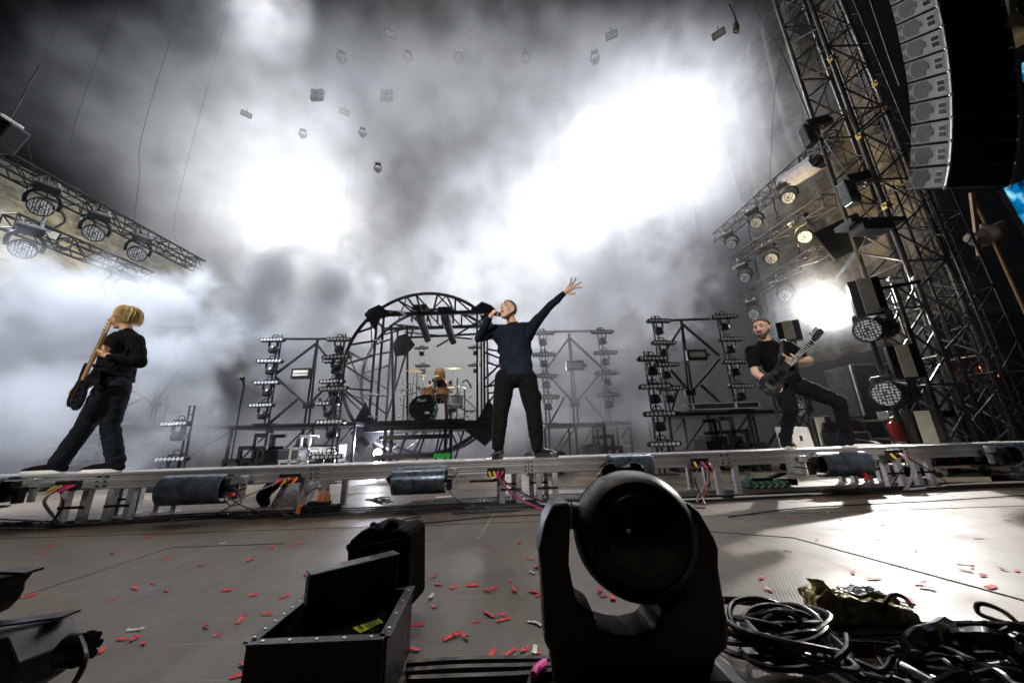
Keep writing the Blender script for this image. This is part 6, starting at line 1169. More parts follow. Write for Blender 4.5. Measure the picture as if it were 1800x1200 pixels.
# ================================================================ PEOPLE
class Sol:                                   # union of capsules and ellipsoids, remeshed into one surface
    def __init__(s): s.mb = MB()
    def cap(s, a, b, ra, rb=None):
        rb = ra if rb is None else rb; a = V(a); b = V(b); s.mb.cyl(a, b, ra, rb, 14); s.mb.ell(a, (ra,)*3, n=12, k=8); s.mb.ell(b, (rb,)*3, n=12, k=8); return s
    def chain(s, pts, rs):
        for i in range(len(pts)-1): s.cap(pts[i], pts[i+1], rs[i], rs[i+1])
        return s
    def ell(s, c, r, m=None): s.mb.ell(c, r, m, 18, 12); return s
    def loft(s, secs, n=22):                 # (centre, rx, ry) sections from bottom to top, closed and smooth
        cs = crv([c for c, a, b in secs], 4); m = len(cs); vs = []; fs = []
        for i, c in enumerate(cs):
            f = i/(m-1)*(len(secs)-1); k = min(int(f), len(secs)-2); f -= k; f = f*f*(3-2*f)
            rx = secs[k][1]*(1-f)+secs[k+1][1]*f; ry = secs[k][2]*(1-f)+secs[k+1][2]*f
            for j in range(n): a = 2*PI*j/n; vs.append(c+V((rx*math.copysign(abs(math.cos(a))**.85, math.cos(a)), ry*math.sin(a), 0)))
        for i in range(m-1):
            for j in range(n): fs.append((i*n+j, i*n+(j+1) % n, (i+1)*n+(j+1) % n, (i+1)*n+j))
        fs += [tuple(range(n))[::-1], tuple((m-1)*n+j for j in range(n))]
        s.mb.add(vs, fs); return s
    def build(s, name, mat, parent, vox=.007, smooth=4, wr=0, wsc=14, stretch=(1, 1, 1), wfn=None, cut=None):
        off = V(parent.location); p_ = parent.parent
        while p_ is not None: off += V(p_.location); p_ = p_.parent
        me = bpy.data.meshes.new('tmp'); me.from_pydata([p-off for p in s.mb.v], [], s.mb.f); bm = bmesh.new(); bm.from_mesh(me); bmesh.ops.remove_doubles(bm, verts=bm.verts, dist=1e-7); bmesh.ops.recalc_face_normals(bm, faces=bm.faces); bm.to_mesh(me); bm.free()
        o = bpy.data.objects.new('tmp', me); COL.objects.link(o)
        r = o.modifiers.new('r', 'REMESH'); r.mode = 'VOXEL'; r.voxel_size = vox
        m = o.modifiers.new('s', 'SMOOTH'); m.factor = .5; m.iterations = smooth
        dg = bpy.context.evaluated_depsgraph_get(); dg.update(); me2 = bpy.data.meshes.new_from_object(o.evaluated_get(dg)); bpy.data.objects.remove(o); me2.name = name
        if wr:
            nn = [v.normal.copy() for v in me2.vertices]
            for v, q in zip(me2.vertices, nn):
                c = v.co; w = mnoise.noise(V((c.x*wsc*stretch[0], c.y*wsc*stretch[1], c.z*wsc*stretch[2])))+.5*mnoise.noise(V((c.x*wsc*2.3+5, c.y*wsc*2.3, c.z*wsc*2.3*stretch[2])))
                if wfn: w += wfn(c+off)
                v.co = c+q*(w*wr)
        me2.materials.clear(); me2.materials.append(M[mat]); me2.polygons.foreach_set('use_smooth', [True]*len(me2.polygons))
        if cut:
            bm = bmesh.new(); bm.from_mesh(me2); bmesh.ops.bisect_plane(bm, geom=bm.verts[:]+bm.edges[:]+bm.faces[:], plane_co=cut[0]-off, plane_no=cut[1], clear_outer=True); bm.to_mesh(me2); bm.free()
        o = bpy.data.objects.new(name, me2); COL.objects.link(o); o.parent = parent; return o
def frame(fw, up=(0, 0, 1)):
    f = V(fw).normalized(); r = f.cross(V(up)).normalized(); u = r.cross(f).normalized(); return r, f, u   # right, forward, up
def hand(S_, wr, d, pn, side, curl=.4, spread=.25, thumb=.8, sc=1.0, fc=None):
    """palm from wrist along d, palm normal pn (side the fingers curl to), side=+1 when thumb lies to d x pn"""
    d = V(d).normalized(); pn = (V(pn)-d*V(pn).dot(d)).normalized(); t = d.cross(pn)*side
    w = V(wr); L = .085*sc
    S_.cap(w, w+d*.03*sc, .026*sc, .026*sc)
    for k in (-1.3, -.45, .4, 1.25): S_.cap(w+d*.02*sc+t*(-k*.008), w+d*L+t*(-k*.019*sc), .015*sc, .0125*sc)
    for i, k in enumerate((1.3, .45, -.45, -1.3)):          # index .. little
        b = w+d*L+t*(k*.0175*sc); ln = (.040, .045, .042, .033)[i]*sc; dd = (d+t*(k*spread)).normalized(); c = fc[i] if fc else curl
        p = b; a = 0
        for j, f in enumerate((1, .68, .52)):
            a += c*(1, .95, .6)[j]; q = p+(dd*math.cos(a)+pn*math.sin(a))*ln*f; S_.cap(p, q, (.0098-.0009*j)*sc, (.0090-.0009*j)*sc); p = q
    b = w+d*.022*sc+t*.020*sc; q = b+(d*.55+t*thumb+pn*.25).normalized()*.042*sc; S_.cap(b, q, .0145*sc, .0115*sc); S_.cap(q, q+(d*.8+t*thumb*.5+pn*curl).normalized()*.032*sc, .011*sc, .009*sc)
def head(S_, c, fw, up, sc=1.0, jaw=0):
    r, f, u = frame(fw, up); m = Matrix((r, f, u)).transposed()
    def H(x, y, z): return V(c)+(r*x+f*y+u*z)*sc
    S_.ell(H(0, -.012, .03), (.076*sc, .095*sc, .088*sc), m); S_.ell(H(0, .012, -.02), (.064*sc, .080*sc, .085*sc), m)
    S_.ell(H(0, .030, -.070-jaw), (.046*sc, .050*sc, .038*sc), m); S_.ell(H(0, .055, -.095-jaw), (.024*sc, .022*sc, .018*sc), m)
    for s in (-1, 1):
        S_.ell(H(s*.034, .060, -.018), (.024*sc, .022*sc, .022*sc), m)            # cheek
        S_.cap(H(s*.010, .084, .026), H(s*.045, .070, .024), .010*sc, .009*sc)    # brow
        S_.ell(H(s*.078, -.008, -.008), (.010*sc, .020*sc, .031*sc), m)           # ear
        S_.cap(H(s*.055, .0, -.035), H(s*.034, .045, -.078-jaw), .020*sc, .018*sc)
    S_.chain([H(0, .086, .018), H(0, .098, -.008), H(0, .110, -.028)], [.009*sc, .011*sc, .014*sc]); [S_.ell(H(s*.012, .096, -.030), (.009*sc,)*3) for s in (-1, 1)]
    S_.cap(H(-.022, .082, -.052), H(.022, .082, -.052), .008*sc, .008*sc); S_.cap(H(-.018, .080, -.066-jaw), H(.018, .080, -.066-jaw), .009*sc, .009*sc)
    return H, m
def face_bits(H, body, sc, jaw=0, brow='hairk', open_=False, closed=True):
    for s in (-1, 1):
        mb = MB(); mb.ell(H(s*.030, .077, .006), (.013*sc, .010*sc, .006*sc if closed else .009*sc), n=10, k=6); mb.build('eye', 'hairk', body, smooth=True)
        mb = MB(); mb.tube([H(s*.012, .096, .030), H(s*.030, .089, .036), H(s*.048, .074, .030)], [.004*sc, .005*sc, .003*sc], 6); mb.build('eyebrow', brow, body, smooth=True)
    if open_: mb = MB(); mb.ell(H(0, .082, -.062-jaw*.45), (.018*sc, .014*sc, .018*sc), n=14, k=8); mb.build('mouth', 'mouthk', body, smooth=True)
    else: mb = MB(); mb.tube([H(-.022, .087, -.058), H(0, .093, -.060), H(.022, .087, -.058)], .0035*sc, 6); mb.build('mouth', 'mouthk', body, smooth=True)
M['mouthk'] = MAT('mouth_dark', (.09, .02, .015), .5)
def cap_hair(H, body, mat, sc, lims, th=.010, name='hair', amp=.004, low=None):      # lims: (front, side, back) polar limit in degrees
    n, k = 40, 14; vo, vi = [], []
    for i in range(n):
        az = 2*PI*i/n; cf = math.cos(az)                     # +1 front
        lim = lims[1]+(lims[0]-lims[1])*max(0, cf)**1.3+(lims[2]-lims[1])*max(0, -cf)
        for j in range(k+1):
            t = math.radians(lim)*j/k
            for (L, e) in ((vo, th), (vi, -.004)):
                rx, ry, rz = .078+e, .098+e, .090+e; p = (rx*math.sin(t)*math.sin(az), -.012+ry*math.sin(t)*cf, .032+rz*math.cos(t))
                q = H(*p); q = q+(q-H(0, 0, 0)).normalized()*(amp*mnoise.noise(q*60) if e > 0 else 0); L.append(q)
    m = k+1; K = n*m; fs = []
    for i in range(n):
        a, b = i*m, ((i+1) % n)*m
        for j in range(k): fs += [(a+j, b+j, b+j+1, a+j+1), (K+a+j, K+a+j+1, K+b+j+1, K+b+j)]
        fs.append((a+k, b+k, K+b+k, K+a+k))
    mb = MB(); mb.add(vo+vi, fs); return mb.build(name, mat, body, smooth=True)
def shoe(parent, heel, toe, mat, sole, boot=0, w=.045, h=.07, name='shoe'):
    S_ = Sol(); heel, toe = V(heel), V(toe); d = (toe-heel); up = V((0, 0, 1)); z0 = min(heel.z, toe.z)
    S_.chain([heel+up*.045, heel+d*.35+up*.05, heel+d*.7+up*.036, heel+d*.92+up*.030], [w*.92, w, w*.95, w*.6]); S_.cap(heel+d*.06+up*.05, heel+d*.06+up*(.09+boot), w*.9, w*.85); S_.cap(heel+d*.28+up*.06, heel+d*.1+up*.085, w*.8, w*.8)
    if boot: S_.cap(heel+d*.1+up*.1, heel+d*.08+up*(.10+boot), w*.95, w)
    o = S_.build(name, mat, parent, .007, 2)
    mb = MB(); dn = d.normalized(); sd = dn.cross(up); P_ = []
    for k in range(20):
        a = 2*PI*k/20; P_.append(heel+d*.47+dn*(d.length*.56*math.cos(a))+sd*(w*1.08*math.sin(a))*(1 if abs(math.cos(a)) < .95 else .9)); 
    zz = V((0, 0, min(heel.z, toe.z))); mb.prism([V((p.x, p.y, p.z)) for p in P_], (0, 0, .034)); mb.build('sole', sole, o, bevel=.006); return o
# ---------------------------------------------------------------- singer
YS = 4.22
def Q(px, py, dy=0.0): return at(px, py, YS+dy)
t = thing('person', Q(908, 803), 'singer in navy shirt and black trousers with one arm flung up, microphone at mouth', 'person'); t.location.z = ZT
pel, che, nck, hdc = Q(907, 658), Q(905, 598), Q(903, 570), Q(893, 545, -.05)
Ls, Le_, Lw = Q(936, 574), Q(964, 541, -.08), Q(991, 516, -.14); Rs, Re_, Rw = Q(870, 580), Q(842, 594, -.06), Q(862, 556, -.24)
hR, hL = Q(888, 668), Q(926, 668); kR, kL = Q(880, 724, -.05), Q(938, 724, -.03); aR, aL = Q(875, 780), Q(944, 782)
fR0, fR1 = V((aR.x+.03, YS+.06, ZT)), V((aR.x-.05, YS-.20, ZT)); fL0, fL1 = V((aL.x-.01, YS+.05, ZT)), V((aL.x+.22, YS-.09, ZT))
B = Sol(); hf = V((-.62, -.72, .28)); H, hm = head(B, hdc, hf, (.0, 0, 1), 1.08, .022)
B.cap(nck-V((0, 0, .03)), hdc+V((.01, .02, -.05)), .058, .054); B.ell(che, (.15, .09, .15)); B.ell(pel+V((0, 0, .08)), (.13, .09, .17)); B.ell(pel, (.15, .10, .11)); B.cap(Ls, Rs, .05); 
B.chain([Ls, Le_, Lw], [.05, .038, .027]); B.chain([Rs, Re_, Rw], [.05, .038, .027]); B.chain([hR, kR, aR, fR0+V((0, 0, .05)), fR0+(fR1-fR0)*.62+V((0, 0, .03))], [.08, .052, .036, .035, .025]); B.chain([hL, kL, aL, fL0+V((0, 0, .05)), fL0+(fL1-fL0)*.62+V((0, 0, .03))], [.08, .052, .036, .035, .025])
hd_ = (Lw-Le_).normalized(); hand(B, Lw+hd_*.02, hd_+V((.12, 0, .05)), (0, -1, .1), 1, .12, .60, 1.3, 1.25, fc=(.08, .1, .16, .22))
mt, mh = Q(850, 553, -.27), Q(880, 552, -.16); md = (mh-mt).normalized()
hand(B, Rw+V((.0, 0, .0)), V((.55, .1, .75)), md*0+V((.5, .6, -.35)), 1, 1.25, .05, .7, 1.05)
body = B.build('body', 'skin', t, .0055, 3); face_bits(H, body, 1.08, .022, 'hairk', True); cap_hair(H, body, 'hairk', 1.08, (46, 76, 112), .006, amp=.002)
Sh = Sol(); Sh.loft([(Q(908, 662), .205, .138), (Q(907, 648), .200, .132), (Q(906, 628), .198, .130), (Q(904, 606), .212, .132), (Q(903, 588), .205, .115), (Q(903, 577), .13, .085)]); Sh.cap(Ls+V((-.01, 0, 0)), Rs+V((.01, 0, 0)), .066); Sh.cap(nck+V((0, 0, -.055)), nck+V((0, 0, -.015)), .10, .072)
Sh.chain([Ls, Ls+(Le_-Ls)*.5, Le_, Le_+(Lw-Le_)*.55, Lw-(Lw-Le_)*.02], [.078, .066, .052, .047, .036]); Sh.chain([Rs, Rs+(Re_-Rs)*.5, Re_, Re_+(Rw-Re_)*.5, Rw-(Rw-Re_)*.10], [.078, .070, .060, .050, .038]); Sh.cap(Q(925, 590), Ls, .09, .075); Sh.cap(Q(880, 596), Rs, .085, .075)
def folds(c): return 1.1*math.sin((c.x*.8-c.z*.55)*50+mnoise.noise(c*5)*5)*max(0, min(1, (2.12-c.z)*3))*max(.1, mnoise.noise(c*3.5)+.5)
Sh.build('shirt', 'navy', t, .0085, 3, .010, 9, (1, 1, .5), folds)
Tr = Sol(); Tr.ell(pel+V((0, 0, -.02)), (.195, .13, .14)); Tr.chain([hR+V((.0, 0, .02)), (hR+kR)/2, kR, (kR+aR)/2, aR+V((0, 0, -.01))], [.125, .112, .092, .088, .072]); Tr.chain([hL+V((0, 0, .02)), (hL+kL)/2, kL, (kL+aL)/2, aL+V((0, 0, -.01))], [.125, .114, .094, .090, .070]); Tr.ell((hL+kL)/2+V((.075, 0, -.02)), (.06, .07, .09))
def tfold(c): return .45*math.sin(c.z*46+c.x*18+mnoise.noise(c*9)*7)*max(0, mnoise.noise(c*5)+.35)*(1.6 if c.z < .8 else .8)
Tr.build('trousers', 'blackc', t, .0085, 3, .006, 16, (1, 1, 1.6), tfold)
shoe(t, fR0, fR1, 'leather', 'rubber', .13, .047, name='boot'); shoe(t, fL0, fL1, 'leather', 'rubber', .13, .047, name='boot')
m_ = thing('microphone', mt, 'black handheld microphone in the fist of the singer', 'microphone'); mb = MB(); mb.lathe(mt, md, [(0, 0), (.009, 0), (.012, .02), (.015, .15), (.022, .17), (.024, .18)], 16); mb.build('handle', 'plast', m_, smooth=True); mb = MB(); mb.ell(mt+md*.205, (.027, .027, .029), n=16, k=10); mb.build('grille', 'dsteel', m_, smooth=True); mb = MB(); mb.cyl(mt-md*.035, mt, .007, .010, 10); mb.build('antenna', 'alu2', m_)
# ---------------------------------------------------------------- guitar builder
def guitar(name, A, Bp, nrm, label, bodym, neckm, headm, bass=False, sc=1.0, pick='white'):
    """A = bridge end of body, Bp = tip of headstock, nrm = front normal"""
    A, Bp = V(A), V(Bp); a = (Bp-A).normalized(); n_ = (V(nrm)-a*V(nrm).dot(a)).normalized(); s = n_.cross(a); L = (Bp-A).length
    t = thing(name, A, label, 'guitar')
    def g(x, y, z=0): return A+a*(x*L)+s*(y*L)+n_*(z*L)
    out = [(.0, -.03), (-.015, -.10), (.02, -.165), (.09, -.185), (.17, -.165), (.23, -.125), (.30, -.135), (.37, -.17), (.42, -.165), (.43, -.13), (.38, -.085), (.35, -.05), (.35, .04), (.39, .075), (.46, .11), (.48, .145), (.44, .165), (.36, .15), (.28, .125), (.20, .145), (.12, .17), (.04, .15), (-.005, .09)]
    mb = MB(); mb.prism([g(x, y*(.86 if bass else .62), -.022) for x, y in out], n_*(.040*L)); bd = mb.build('body', bodym, t, bevel=.006)
    mb = MB(); mb.prism([g(x, y, .0) for x, y in ((.33, -.030), (.33, .030), (.84, .022), (.84, -.022))], n_*(.022*L)); nk = mb.build('neck', neckm, t, bevel=.004)
    mb = MB(); mb.prism([g(x, y, .022) for x, y in ((.30, -.031), (.30, .031), (.84, .023), (.84, -.023))], n_*(.004*L)); mb.build('fretboard', neckm if bass else 'blackg', nk)
    mb = MB(); x = .84
    for k in range(20): x = .84-(.62*(1-2**(-(k+1)/12.))*1.0); (x > .31) and mb.bar(g(x, -.027, .0275), g(x, .027, .0275), .004*L, .003*L)
    mb.build('fret', 'alu', nk)
    mb = MB(); mb.prism([g(x, y, .002) for x, y in ((.84, -.024), (.84, .024), (.87, .04), (.97, .045), (1.0, .02), (.985, -.02), (.88, -.03))], n_*(.016*L)); hs = mb.build('headstock', headm, t, bevel=.004)
    mb = MB(); m = 4 if bass else 6
    for k in range(m):
        xx = .87+.11*k/(m-1); mb.cyl(g(xx, .03, .018), g(xx, .03, .035), .006*L, n=8); mb.cyl(g(xx, .04, .008), g(xx, .062, .008), .005*L, n=6); mb.ell(g(xx, .068, .008), (.010*L,)*3, n=8, k=5)
    mb.build('tuning_peg', 'chrome', hs, smooth=True)
    mb = MB()
    for k in range(m): y = (k/(m-1)-.5); mb.cyl(g(.06, y*.042, .034), g(.88, y*.034, .031), .0012*L, n=4)
    mb.build('string', 'chrome', t)
    mb = MB(); [mb.prism([g(x-.016, -.034, .018), g(x-.016, .034, .018), g(x+.016, .034, .018), g(x+.016, -.034, .018)], n_*(.01*L)) for x in (.13, .20, .28)]; mb.build('pickup', 'blackc', bd)
    mb = MB(); mb.prism([g(.045, -.036, .018), g(.045, .036, .018), g(.085, .036, .018), g(.085, -.036, .018)], n_*(.012*L)); [mb.cyl(g(xx, -.10, .018), g(xx, -.105, .035), .010*L, n=10) for xx in (.04, .10, .16)]; each(mb, 'bridge', 'dsteel', bd)
    return t, g
# ---------------------------------------------------------------- left guitarist
YG = 3.74
def Q(px, py, dy=0.0): return at(px, py, YG+dy)
t = thing('person', (Q(150, 833).x, YG, ZT), 'blond guitarist in black sweater leaning back on the left of the walkway', 'person')
pel, che, nck, hdc = Q(199, 672), Q(213, 615), Q(225, 584), Q(219, 561)
Ls, Le_, Lw = Q(236, 598, -.17), Q(245, 637, -.16), Q(193, 627, -.33); Rs, Re_, Rw = Q(212, 597, .17), Q(182, 640, .16), Q(155, 678, -.06)
hL, hR = Q(207, 680, -.08), Q(190, 680, .09); kL, kR = Q(193, 748, -.09), Q(150, 748, .06); aL, aR = Q(204, 812, -.05), Q(102, 815, .03)
fL0, fL1 = V((aL.x+.05, aL.y+.0, ZT)), V((aL.x-.21, aL.y-.10, ZT)); fR0, fR1 = V((aR.x+.04, aR.y+.02, ZT)), V((aR.x-.25, aR.y-.08, ZT))
B = Sol(); H, hm = head(B, hdc, V((-.50, -.86, -.10)), (.15, 0, 1), 1.04); B.cap(nck-V((0, 0, .03)), hdc+V((.02, 0, -.05)), .056, .052); B.ell(che, (.10, .15, .16)); B.ell(Q(204, 648), (.10, .14, .15)); B.ell(pel, (.10, .14, .11)); B.cap(Ls, Rs, .05)
B.chain([Ls, Le_, Lw], [.05, .038, .027]); B.chain([Rs, Re_, Rw], [.05, .038, .027]); B.chain([hR, kR, aR, fR0+V((0, 0, .05)), fR0+(fR1-fR0)*.62+V((0, 0, .03))], [.08, .052, .036, .035, .025]); B.chain([hL, kL, aL, fL0+V((0, 0, .05)), fL0+(fL1-fL0)*.62+V((0, 0, .03))], [.08, .052, .036, .035, .025])
GA, GB = Q(126, 716, -.30), Q(199, 562, -.36); ga = (GB-GA).normalized()
hand(B, Lw+V((-.015, -.0, .01)), V((-.86, -.10, .30)), V((-.3, .55, .75)), -1, .95, .10, .95, 1.12, fc=(.9, 1.0, 1.05, 1.1)); hand(B, Rw, V((-.6, -.55, -.35)), V((.1, -.3, -.9)), 1, .6, .1, .7, 1.0)
body = B.build('body', 'skin2', t, .0055, 3); face_bits(H, body, 1.04, 0, 'hairb', False)
cap_hair(H, body, 'hairb', 1.04, (36, 82, 112), .012, amp=.008)
mb = MB(); rnd = random.Random(8)
for k in range(420):
    az = rnd.uniform(-PI, PI); cf = math.cos(az)
    if cf > .80 and rnd.random() < .75: continue
    lim = (52 if cf > .6 else 112)+rnd.uniform(-16, 16); P_ = []; e = rnd.uniform(.006, .034); tw = rnd.uniform(-.6, .6)
    for j in range(7):
        tt = math.radians(8+(lim-8)*j/6); a2 = az+tw*j/6; ee = e+.006*j/6*(1+math.sin(j)); zx = .0 if j < 5 else -.012*(j-4)
        P_.append(H((.078+ee)*math.sin(tt)*math.sin(a2), -.012+(.098+ee)*math.sin(tt)*math.cos(a2), .032+(.090+ee)*math.cos(tt)+zx))
    mb.tube(crv(P_, 2), [.0036*(1-.75*abs(i/12-.3)) for i in range(13)], 4)
mb.build('hair_lock', 'hairb', body, smooth=True)
Sh = Sol(); Sh.loft([(Q(201, 670), .135, .168), (Q(203, 656), .130, .165), (Q(207, 638), .128, .165), (Q(214, 615), .135, .180), (Q(220, 600), .125, .17), (Q(223, 588), .09, .11)]); Sh.cap(Ls, Rs, .068); Sh.cap(nck+V((0, 0, -.06)), nck+V((0, 0, -.01)), .10, .066)
Sh.chain([Ls, (Ls+Le_)/2, Le_, (Le_+Lw)/2, Lw-(Lw-Le_)*.03], [.080, .072, .062, .052, .036]); Sh.chain([Rs, (Rs+Re_)/2, Re_, (Re_+Rw)/2, Rw-(Rw-Re_)*.05], [.078, .070, .058, .048, .036])
Sh.build('sweater', 'blackc', t, .0085, 3, .010, 10, (1, 1, 1), lambda c: .5*math.sin((c.x+c.z)*34+mnoise.noise(c*7)*7)*max(0, mnoise.noise(c*4)+.4))
Tr = Sol(); Tr.ell(pel, (.130, .155, .12)); Tr.chain([hR, (hR+kR)/2, kR, (kR+aR)/2, aR+V((-.0, 0, .01))], [.108, .098, .080, .078, .074]); Tr.chain([hL, (hL+kL)/2, kL, (kL+aL)/2, aL+V((0, 0, .01))], [.108, .096, .078, .074, .070]); Tr.build('jeans', 'denim', t, .0085, 3, .006, 15, (1, 1, 1.4), tfold)
shoe(t, fL0, fL1, 'blackc', 'white', 0, .045); shoe(t, fR0, fR1, 'blackc', 'white', 0, .045)
gt, g = guitar('electric_bass', GA, GB, (-.35, -1, .1), 'black bass guitar with a pale maple neck held upright by the blond guitarist', 'blackg', 'wood', 'wood', True)
mb = MB(); mb.tube(crv([g(.45, .14, 0), Q(205, 640, -.25), Q(228, 605, -.22), Q(236, 590, -.05), Q(225, 600, .15)], 6), .018, 6); mb.build('strap', 'blackc', gt, smooth=True)
# ---------------------------------------------------------------- right guitarist
YR = 4.55
def Q(px, py, dy=0.0): return at(px, py, YR+dy)
t = thing('person', (Q(1440, 783).x, YR, ZT), 'bearded guitarist in a black t-shirt standing wide-legged on the right of the walkway', 'person')
pel, che, nck, hdc = Q(1382, 668), Q(1356, 624, -.02), Q(1347, 600, -.06), Q(1338, 577, -.12)
Rs, Re_, Rw = Q(1322, 617), Q(1327, 655, -.06), Q(1353, 672, -.26); Ls, Le_, Lw = Q(1385, 610), Q(1423, 633, -.08), Q(1399, 634, -.30)
hR, hL = Q(1374, 680), Q(1398, 676); kR, kL = Q(1390, 722, -.18), Q(1474, 706, -.10); aR, aL = Q(1378, 770, .0), Q(1487, 762, .02)
fR0, fR1 = V((aR.x+.06, aR.y+.05, ZT)), V((aR.x-.05, aR.y-.20, ZT)); fL0, fL1 = V((aL.x-.04, aL.y+.04, ZT)), V((aL.x+.24, aL.y-.08, ZT))
B = Sol(); H, hm = head(B, hdc, V((-.78, -.62, -.12)), (.0, 0, 1), 1.10); B.cap(nck-V((0, 0, .03)), hdc+V((.01, .02, -.05)), .062, .058); B.ell(che, (.14, .085, .15)); B.ell(Q(1370, 648), (.12, .09, .15)); B.ell(pel, (.14, .10, .12)); B.cap(Ls, Rs, .055)
B.chain([Ls, (Ls+Le_)/2, Le_, Le_+(Lw-Le_)*.35, Lw], [.055, .052, .042, .045, .029]); B.chain([Rs, (Rs+Re_)/2, Re_, Re_+(Rw-Re_)*.35, Rw], [.055, .052, .042, .045, .029])
B.chain([hR, kR, aR, fR0+V((0, 0, .05)), fR0+(fR1-fR0)*.62+V((0, 0, .03))], [.08, .052, .036, .035, .025]); B.chain([hL, kL, aL, fL0+V((0, 0, .05)), fL0+(fL1-fL0)*.62+V((0, 0, .03))], [.08, .052, .036, .035, .025])
GA, GB = Q(1342, 686, -.33), Q(1446, 581, -.40)
hand(B, Lw+V((-.01, 0, 0)), V((-.9, -.12, .12)), V((-.1, .6, .75)), -1, .9, .14, .7, 1.1, fc=(.7, .9, 1.0, 1.05)); hand(B, Rw, V((.8, -.15, -.25)), V((.1, .3, -.9)), -1, .75, .12, .6, 1.1)
body = B.build('body', 'skin', t, .0055, 3); face_bits(H, body, 1.10, 0, 'hairk', False); cap_hair(H, body, 'hairg', 1.1, (50, 76, 110), .013, amp=.009)
be = Sol(); r_, f_, u_ = frame(V((-.78, -.62, -.12))); mm = Matrix((r_, f_, u_)).transposed(); be.ell(H(0, .036, -.082), (.055, .056, .040), mm); [be.cap(H(s*.066, .0, -.03), H(s*.040, .050, -.082), .016, .022) for s in (-1, 1)]; be.cap(H(-.025, .088, -.045), H(.025, .088, -.045), .008); be.ell(H(0, .06, -.108), (.032, .028, .022), mm); be.build('beard', 'beard', body, .005, 2, .003, 60)
Sh = Sol(); Sh.loft([(Q(1382, 670), .175, .135), (Q(1376, 656), .172, .132), (Q(1367, 642), .178, .135), (Q(1357, 624), .205, .14), (Q(1352, 611), .20, .125), (Q(1349, 602), .12, .09)]); Sh.cap(Ls, Rs, .072); Sh.cap(nck+V((0, 0.02, -.06)), nck+V((0, 0.01, -.02)), .11, .078); Sh.chain([Ls, Ls+(Le_-Ls)*.55], [.085, .070]); Sh.chain([Rs, Rs+(Re_-Rs)*.62], [.085, .070])
Sh.build('t_shirt', 'blackc', t, .0085, 3, .010, 10, (1, 1, 1), lambda c: .5*math.sin((c.x-c.z)*34+mnoise.noise(c*7)*7)*max(0, mnoise.noise(c*4)+.4))
Tr = Sol(); Tr.ell(pel, (.165, .125, .13)); Tr.chain([hR, (hR+kR)/2, kR, (kR+aR)/2, aR+V((0, 0, -.06))], [.112, .100, .078, .068, .052]); Tr.chain([hL, (hL+kL)/2, kL, (kL+aL)/2, aL+V((.02, 0, -.10))], [.112, .102, .080, .070, .054]); Tr.cap(aL+V((0, 0, .03)), fL0+V((.01, 0, .085)), .056, .054); Tr.cap(aR+V((0, 0, .03)), fR0+V((0, 0, .085)), .056, .054); Tr.build('trousers', 'bluep', t, .0085, 3, .006, 15, (1, 1, 1.4), tfold)
shoe(t, fR0, fR1, 'blackc', 'cream', 0, .046); shoe(t, fL0, fL1, 'bluep', 'white', 0, .046)
gt, g = guitar('electric_guitar', GA, GB, (-.25, -1, .12), 'black electric guitar with a bright fretted neck held by the bearded guitarist', 'blackg', 'blackg', 'black', False)
mb = MB(); mb.tube(crv([g(.46, .13, .0), Q(1375, 640, -.22), Q(1373, 612, -.16), Q(1375, 598, -.06), Q(1385, 605, .08)], 6), .024, 6); mb.build('strap', 'foil', gt, smooth=True)
# ---------------------------------------------------------------- drummer
YD = 9.62
def Q(px, py, dy=0.0): return at(px, py, YD+dy)
t = thing('person', (Q(775, 720).x, YD, dz-.04), 'long-haired drummer with tattooed bare arms sitting behind the drum kit', 'person')
hdc, nck, che, pel = Q(773, 658, -.1), Q(773, 668), Q(774, 680), Q(774, 700, .1); Ls, Rs = Q(787, 672), Q(760, 672); Le_, Re_ = Q(794, 688, -.1), Q(752, 684, -.1); Lw, Rw = Q(786, 686, -.35), Q(758, 678, -.38)
B = Sol(); H, hm = head(B, hdc, V((-.2, -.9, -.35)), (0, 0, 1), 1.05); B.cap(nck, hdc, .06); B.ell(che, (.17, .11, .2)); B.ell(pel, (.16, .13, .14)); B.cap(Ls, Rs, .06); B.chain([Ls, Le_, Lw], [.058, .045, .03]); B.chain([Rs, Re_, Rw], [.058, .045, .03])
for s in (-1, 1): k_ = pel+V((s*.22, -.35, -.02)); B.chain([pel+V((s*.1, 0, 0)), k_, V((k_.x+s*.05, k_.y-.05, dz+.03)), V((k_.x+s*.05, k_.y-.2, dz+.01))], [.09, .06, .04, .03])
hand(B, Lw, V((-.3, -.9, .1)), V((0, 0, -1)), 1, 1.2, .05, .7); hand(B, Rw, V((.1, -.9, .3)), V((0, 0, -1)), -1, 1.2, .05, .7)
body = B.build('body', 'skin2', t, .009, 2)
mb = MB(); rnd = random.Random(3)
for k in range(150):
    az = rnd.uniform(-PI, PI); P_ = []; e = rnd.uniform(.01, .05)
    for j in range(6): tt = math.radians(6+105*j/5); P_.append(H((.08+e)*math.sin(tt)*math.sin(az), -.012+(.1+e)*math.sin(tt)*math.cos(az), .032+(.095+e)*math.cos(tt)-.05*max(0, j-3)))
    mb.tube(P_, .009, 5)
mb.build('hair', 'hairds', body, smooth=True)
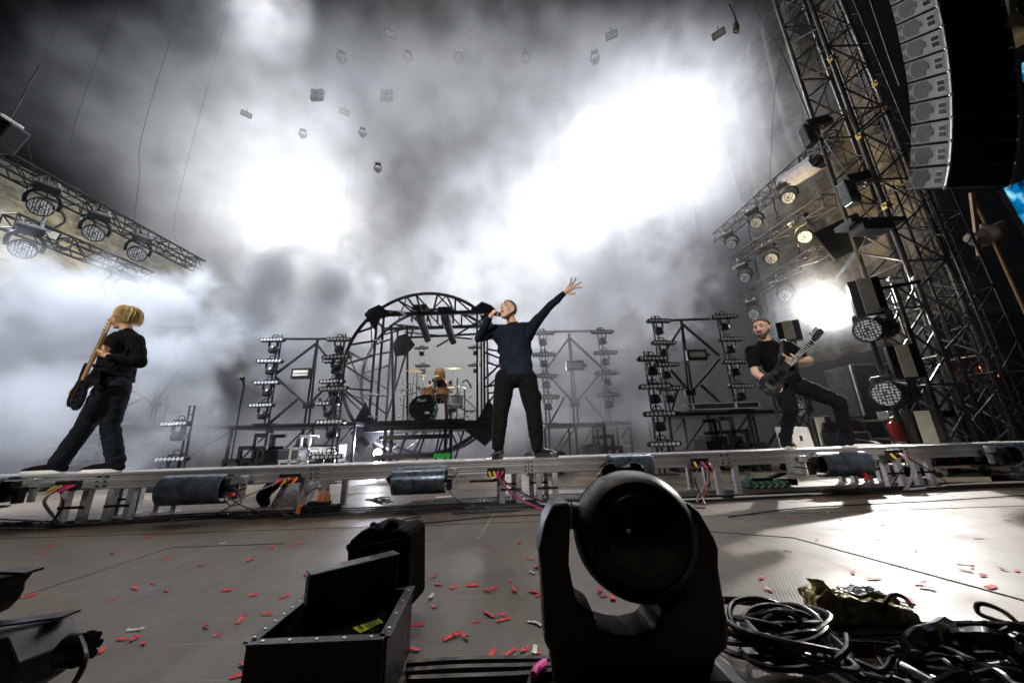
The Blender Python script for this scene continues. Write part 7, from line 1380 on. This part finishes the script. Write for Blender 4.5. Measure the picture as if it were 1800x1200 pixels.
Sh = Sol(); Sh.ell(che, (.19, .13, .22)); Sh.cap(Ls*.8+Rs*.2, Rs*.8+Ls*.2, .065); Sh.ell(pel, (.18, .15, .15)); Sh.build('vest', 'blackc', t, .012, 2)
# ---------------------------------------------------------------- stagehand in the dark at right
YH = 7.75
def Q(px, py, dy=0.0): return at(px, py, YH+dy)
hdc = Q(1492, 666); t = thing('person', (hdc.x, YH, 0), 'stagehand in black watching from the dark between the cases on the right', 'person')
B = Sol(); H, hm = head(B, hdc, V((-.6, -.8, -.1)), (0, 0, 1), 1.05); n_ = hdc+V((.02, .02, -.13)); B.cap(n_, hdc, .058); B.ell(n_+V((0, 0, -.3)), (.18, .11, .26)); B.ell(n_+V((0, 0, -.62)), (.16, .11, .14))
for s in (-1, 1):
    B.cap(n_+V((0, 0, -.06)), n_+V((s*.19, 0, -.12)), .06); B.chain([n_+V((s*.19, 0, -.12)), n_+V((s*.25, .02, -.42)), n_+V((s*.12, -.22, -.50))], [.055, .042, .03]); B.chain([n_+V((s*.09, 0, -.68)), V((hdc.x+s*.11, YH, (n_.z-.68)/2)), V((hdc.x+s*.11, YH+.02, .09)), V((hdc.x+s*.12, YH-.15, .04))], [.085, .055, .04, .032]); hand(B, n_+V((s*.12, -.22, -.50)), V((-s*.8, -.4, .1)), V((0, .6, -.6)), s, .6)
body = B.build('body', 'skin2', t, .009, 2); cap_hair(H, body, 'hairk', 1.05, (45, 75, 108), .008); face_bits(H, body, 1.05)
Sh = Sol(); Sh.ell(n_+V((0, 0, -.3)), (.20, .13, .28)); Sh.ell(n_+V((0, 0, -.62)), (.18, .13, .16)); Sh.cap(n_+V((-.19, 0, -.12)), n_+V((.19, 0, -.12)), .07)
for s in (-1, 1): Sh.chain([n_+V((s*.19, 0, -.12)), n_+V((s*.25, .02, -.42)), n_+V((s*.13, -.2, -.49))], [.07, .055, .042]); Sh.chain([n_+V((s*.09, 0, -.68)), V((hdc.x+s*.11, YH, (n_.z-.68)/2)), V((hdc.x+s*.11, YH+.02, .1))], [.10, .075, .055])
Sh.build('clothes', 'blackc', t, .012, 2)
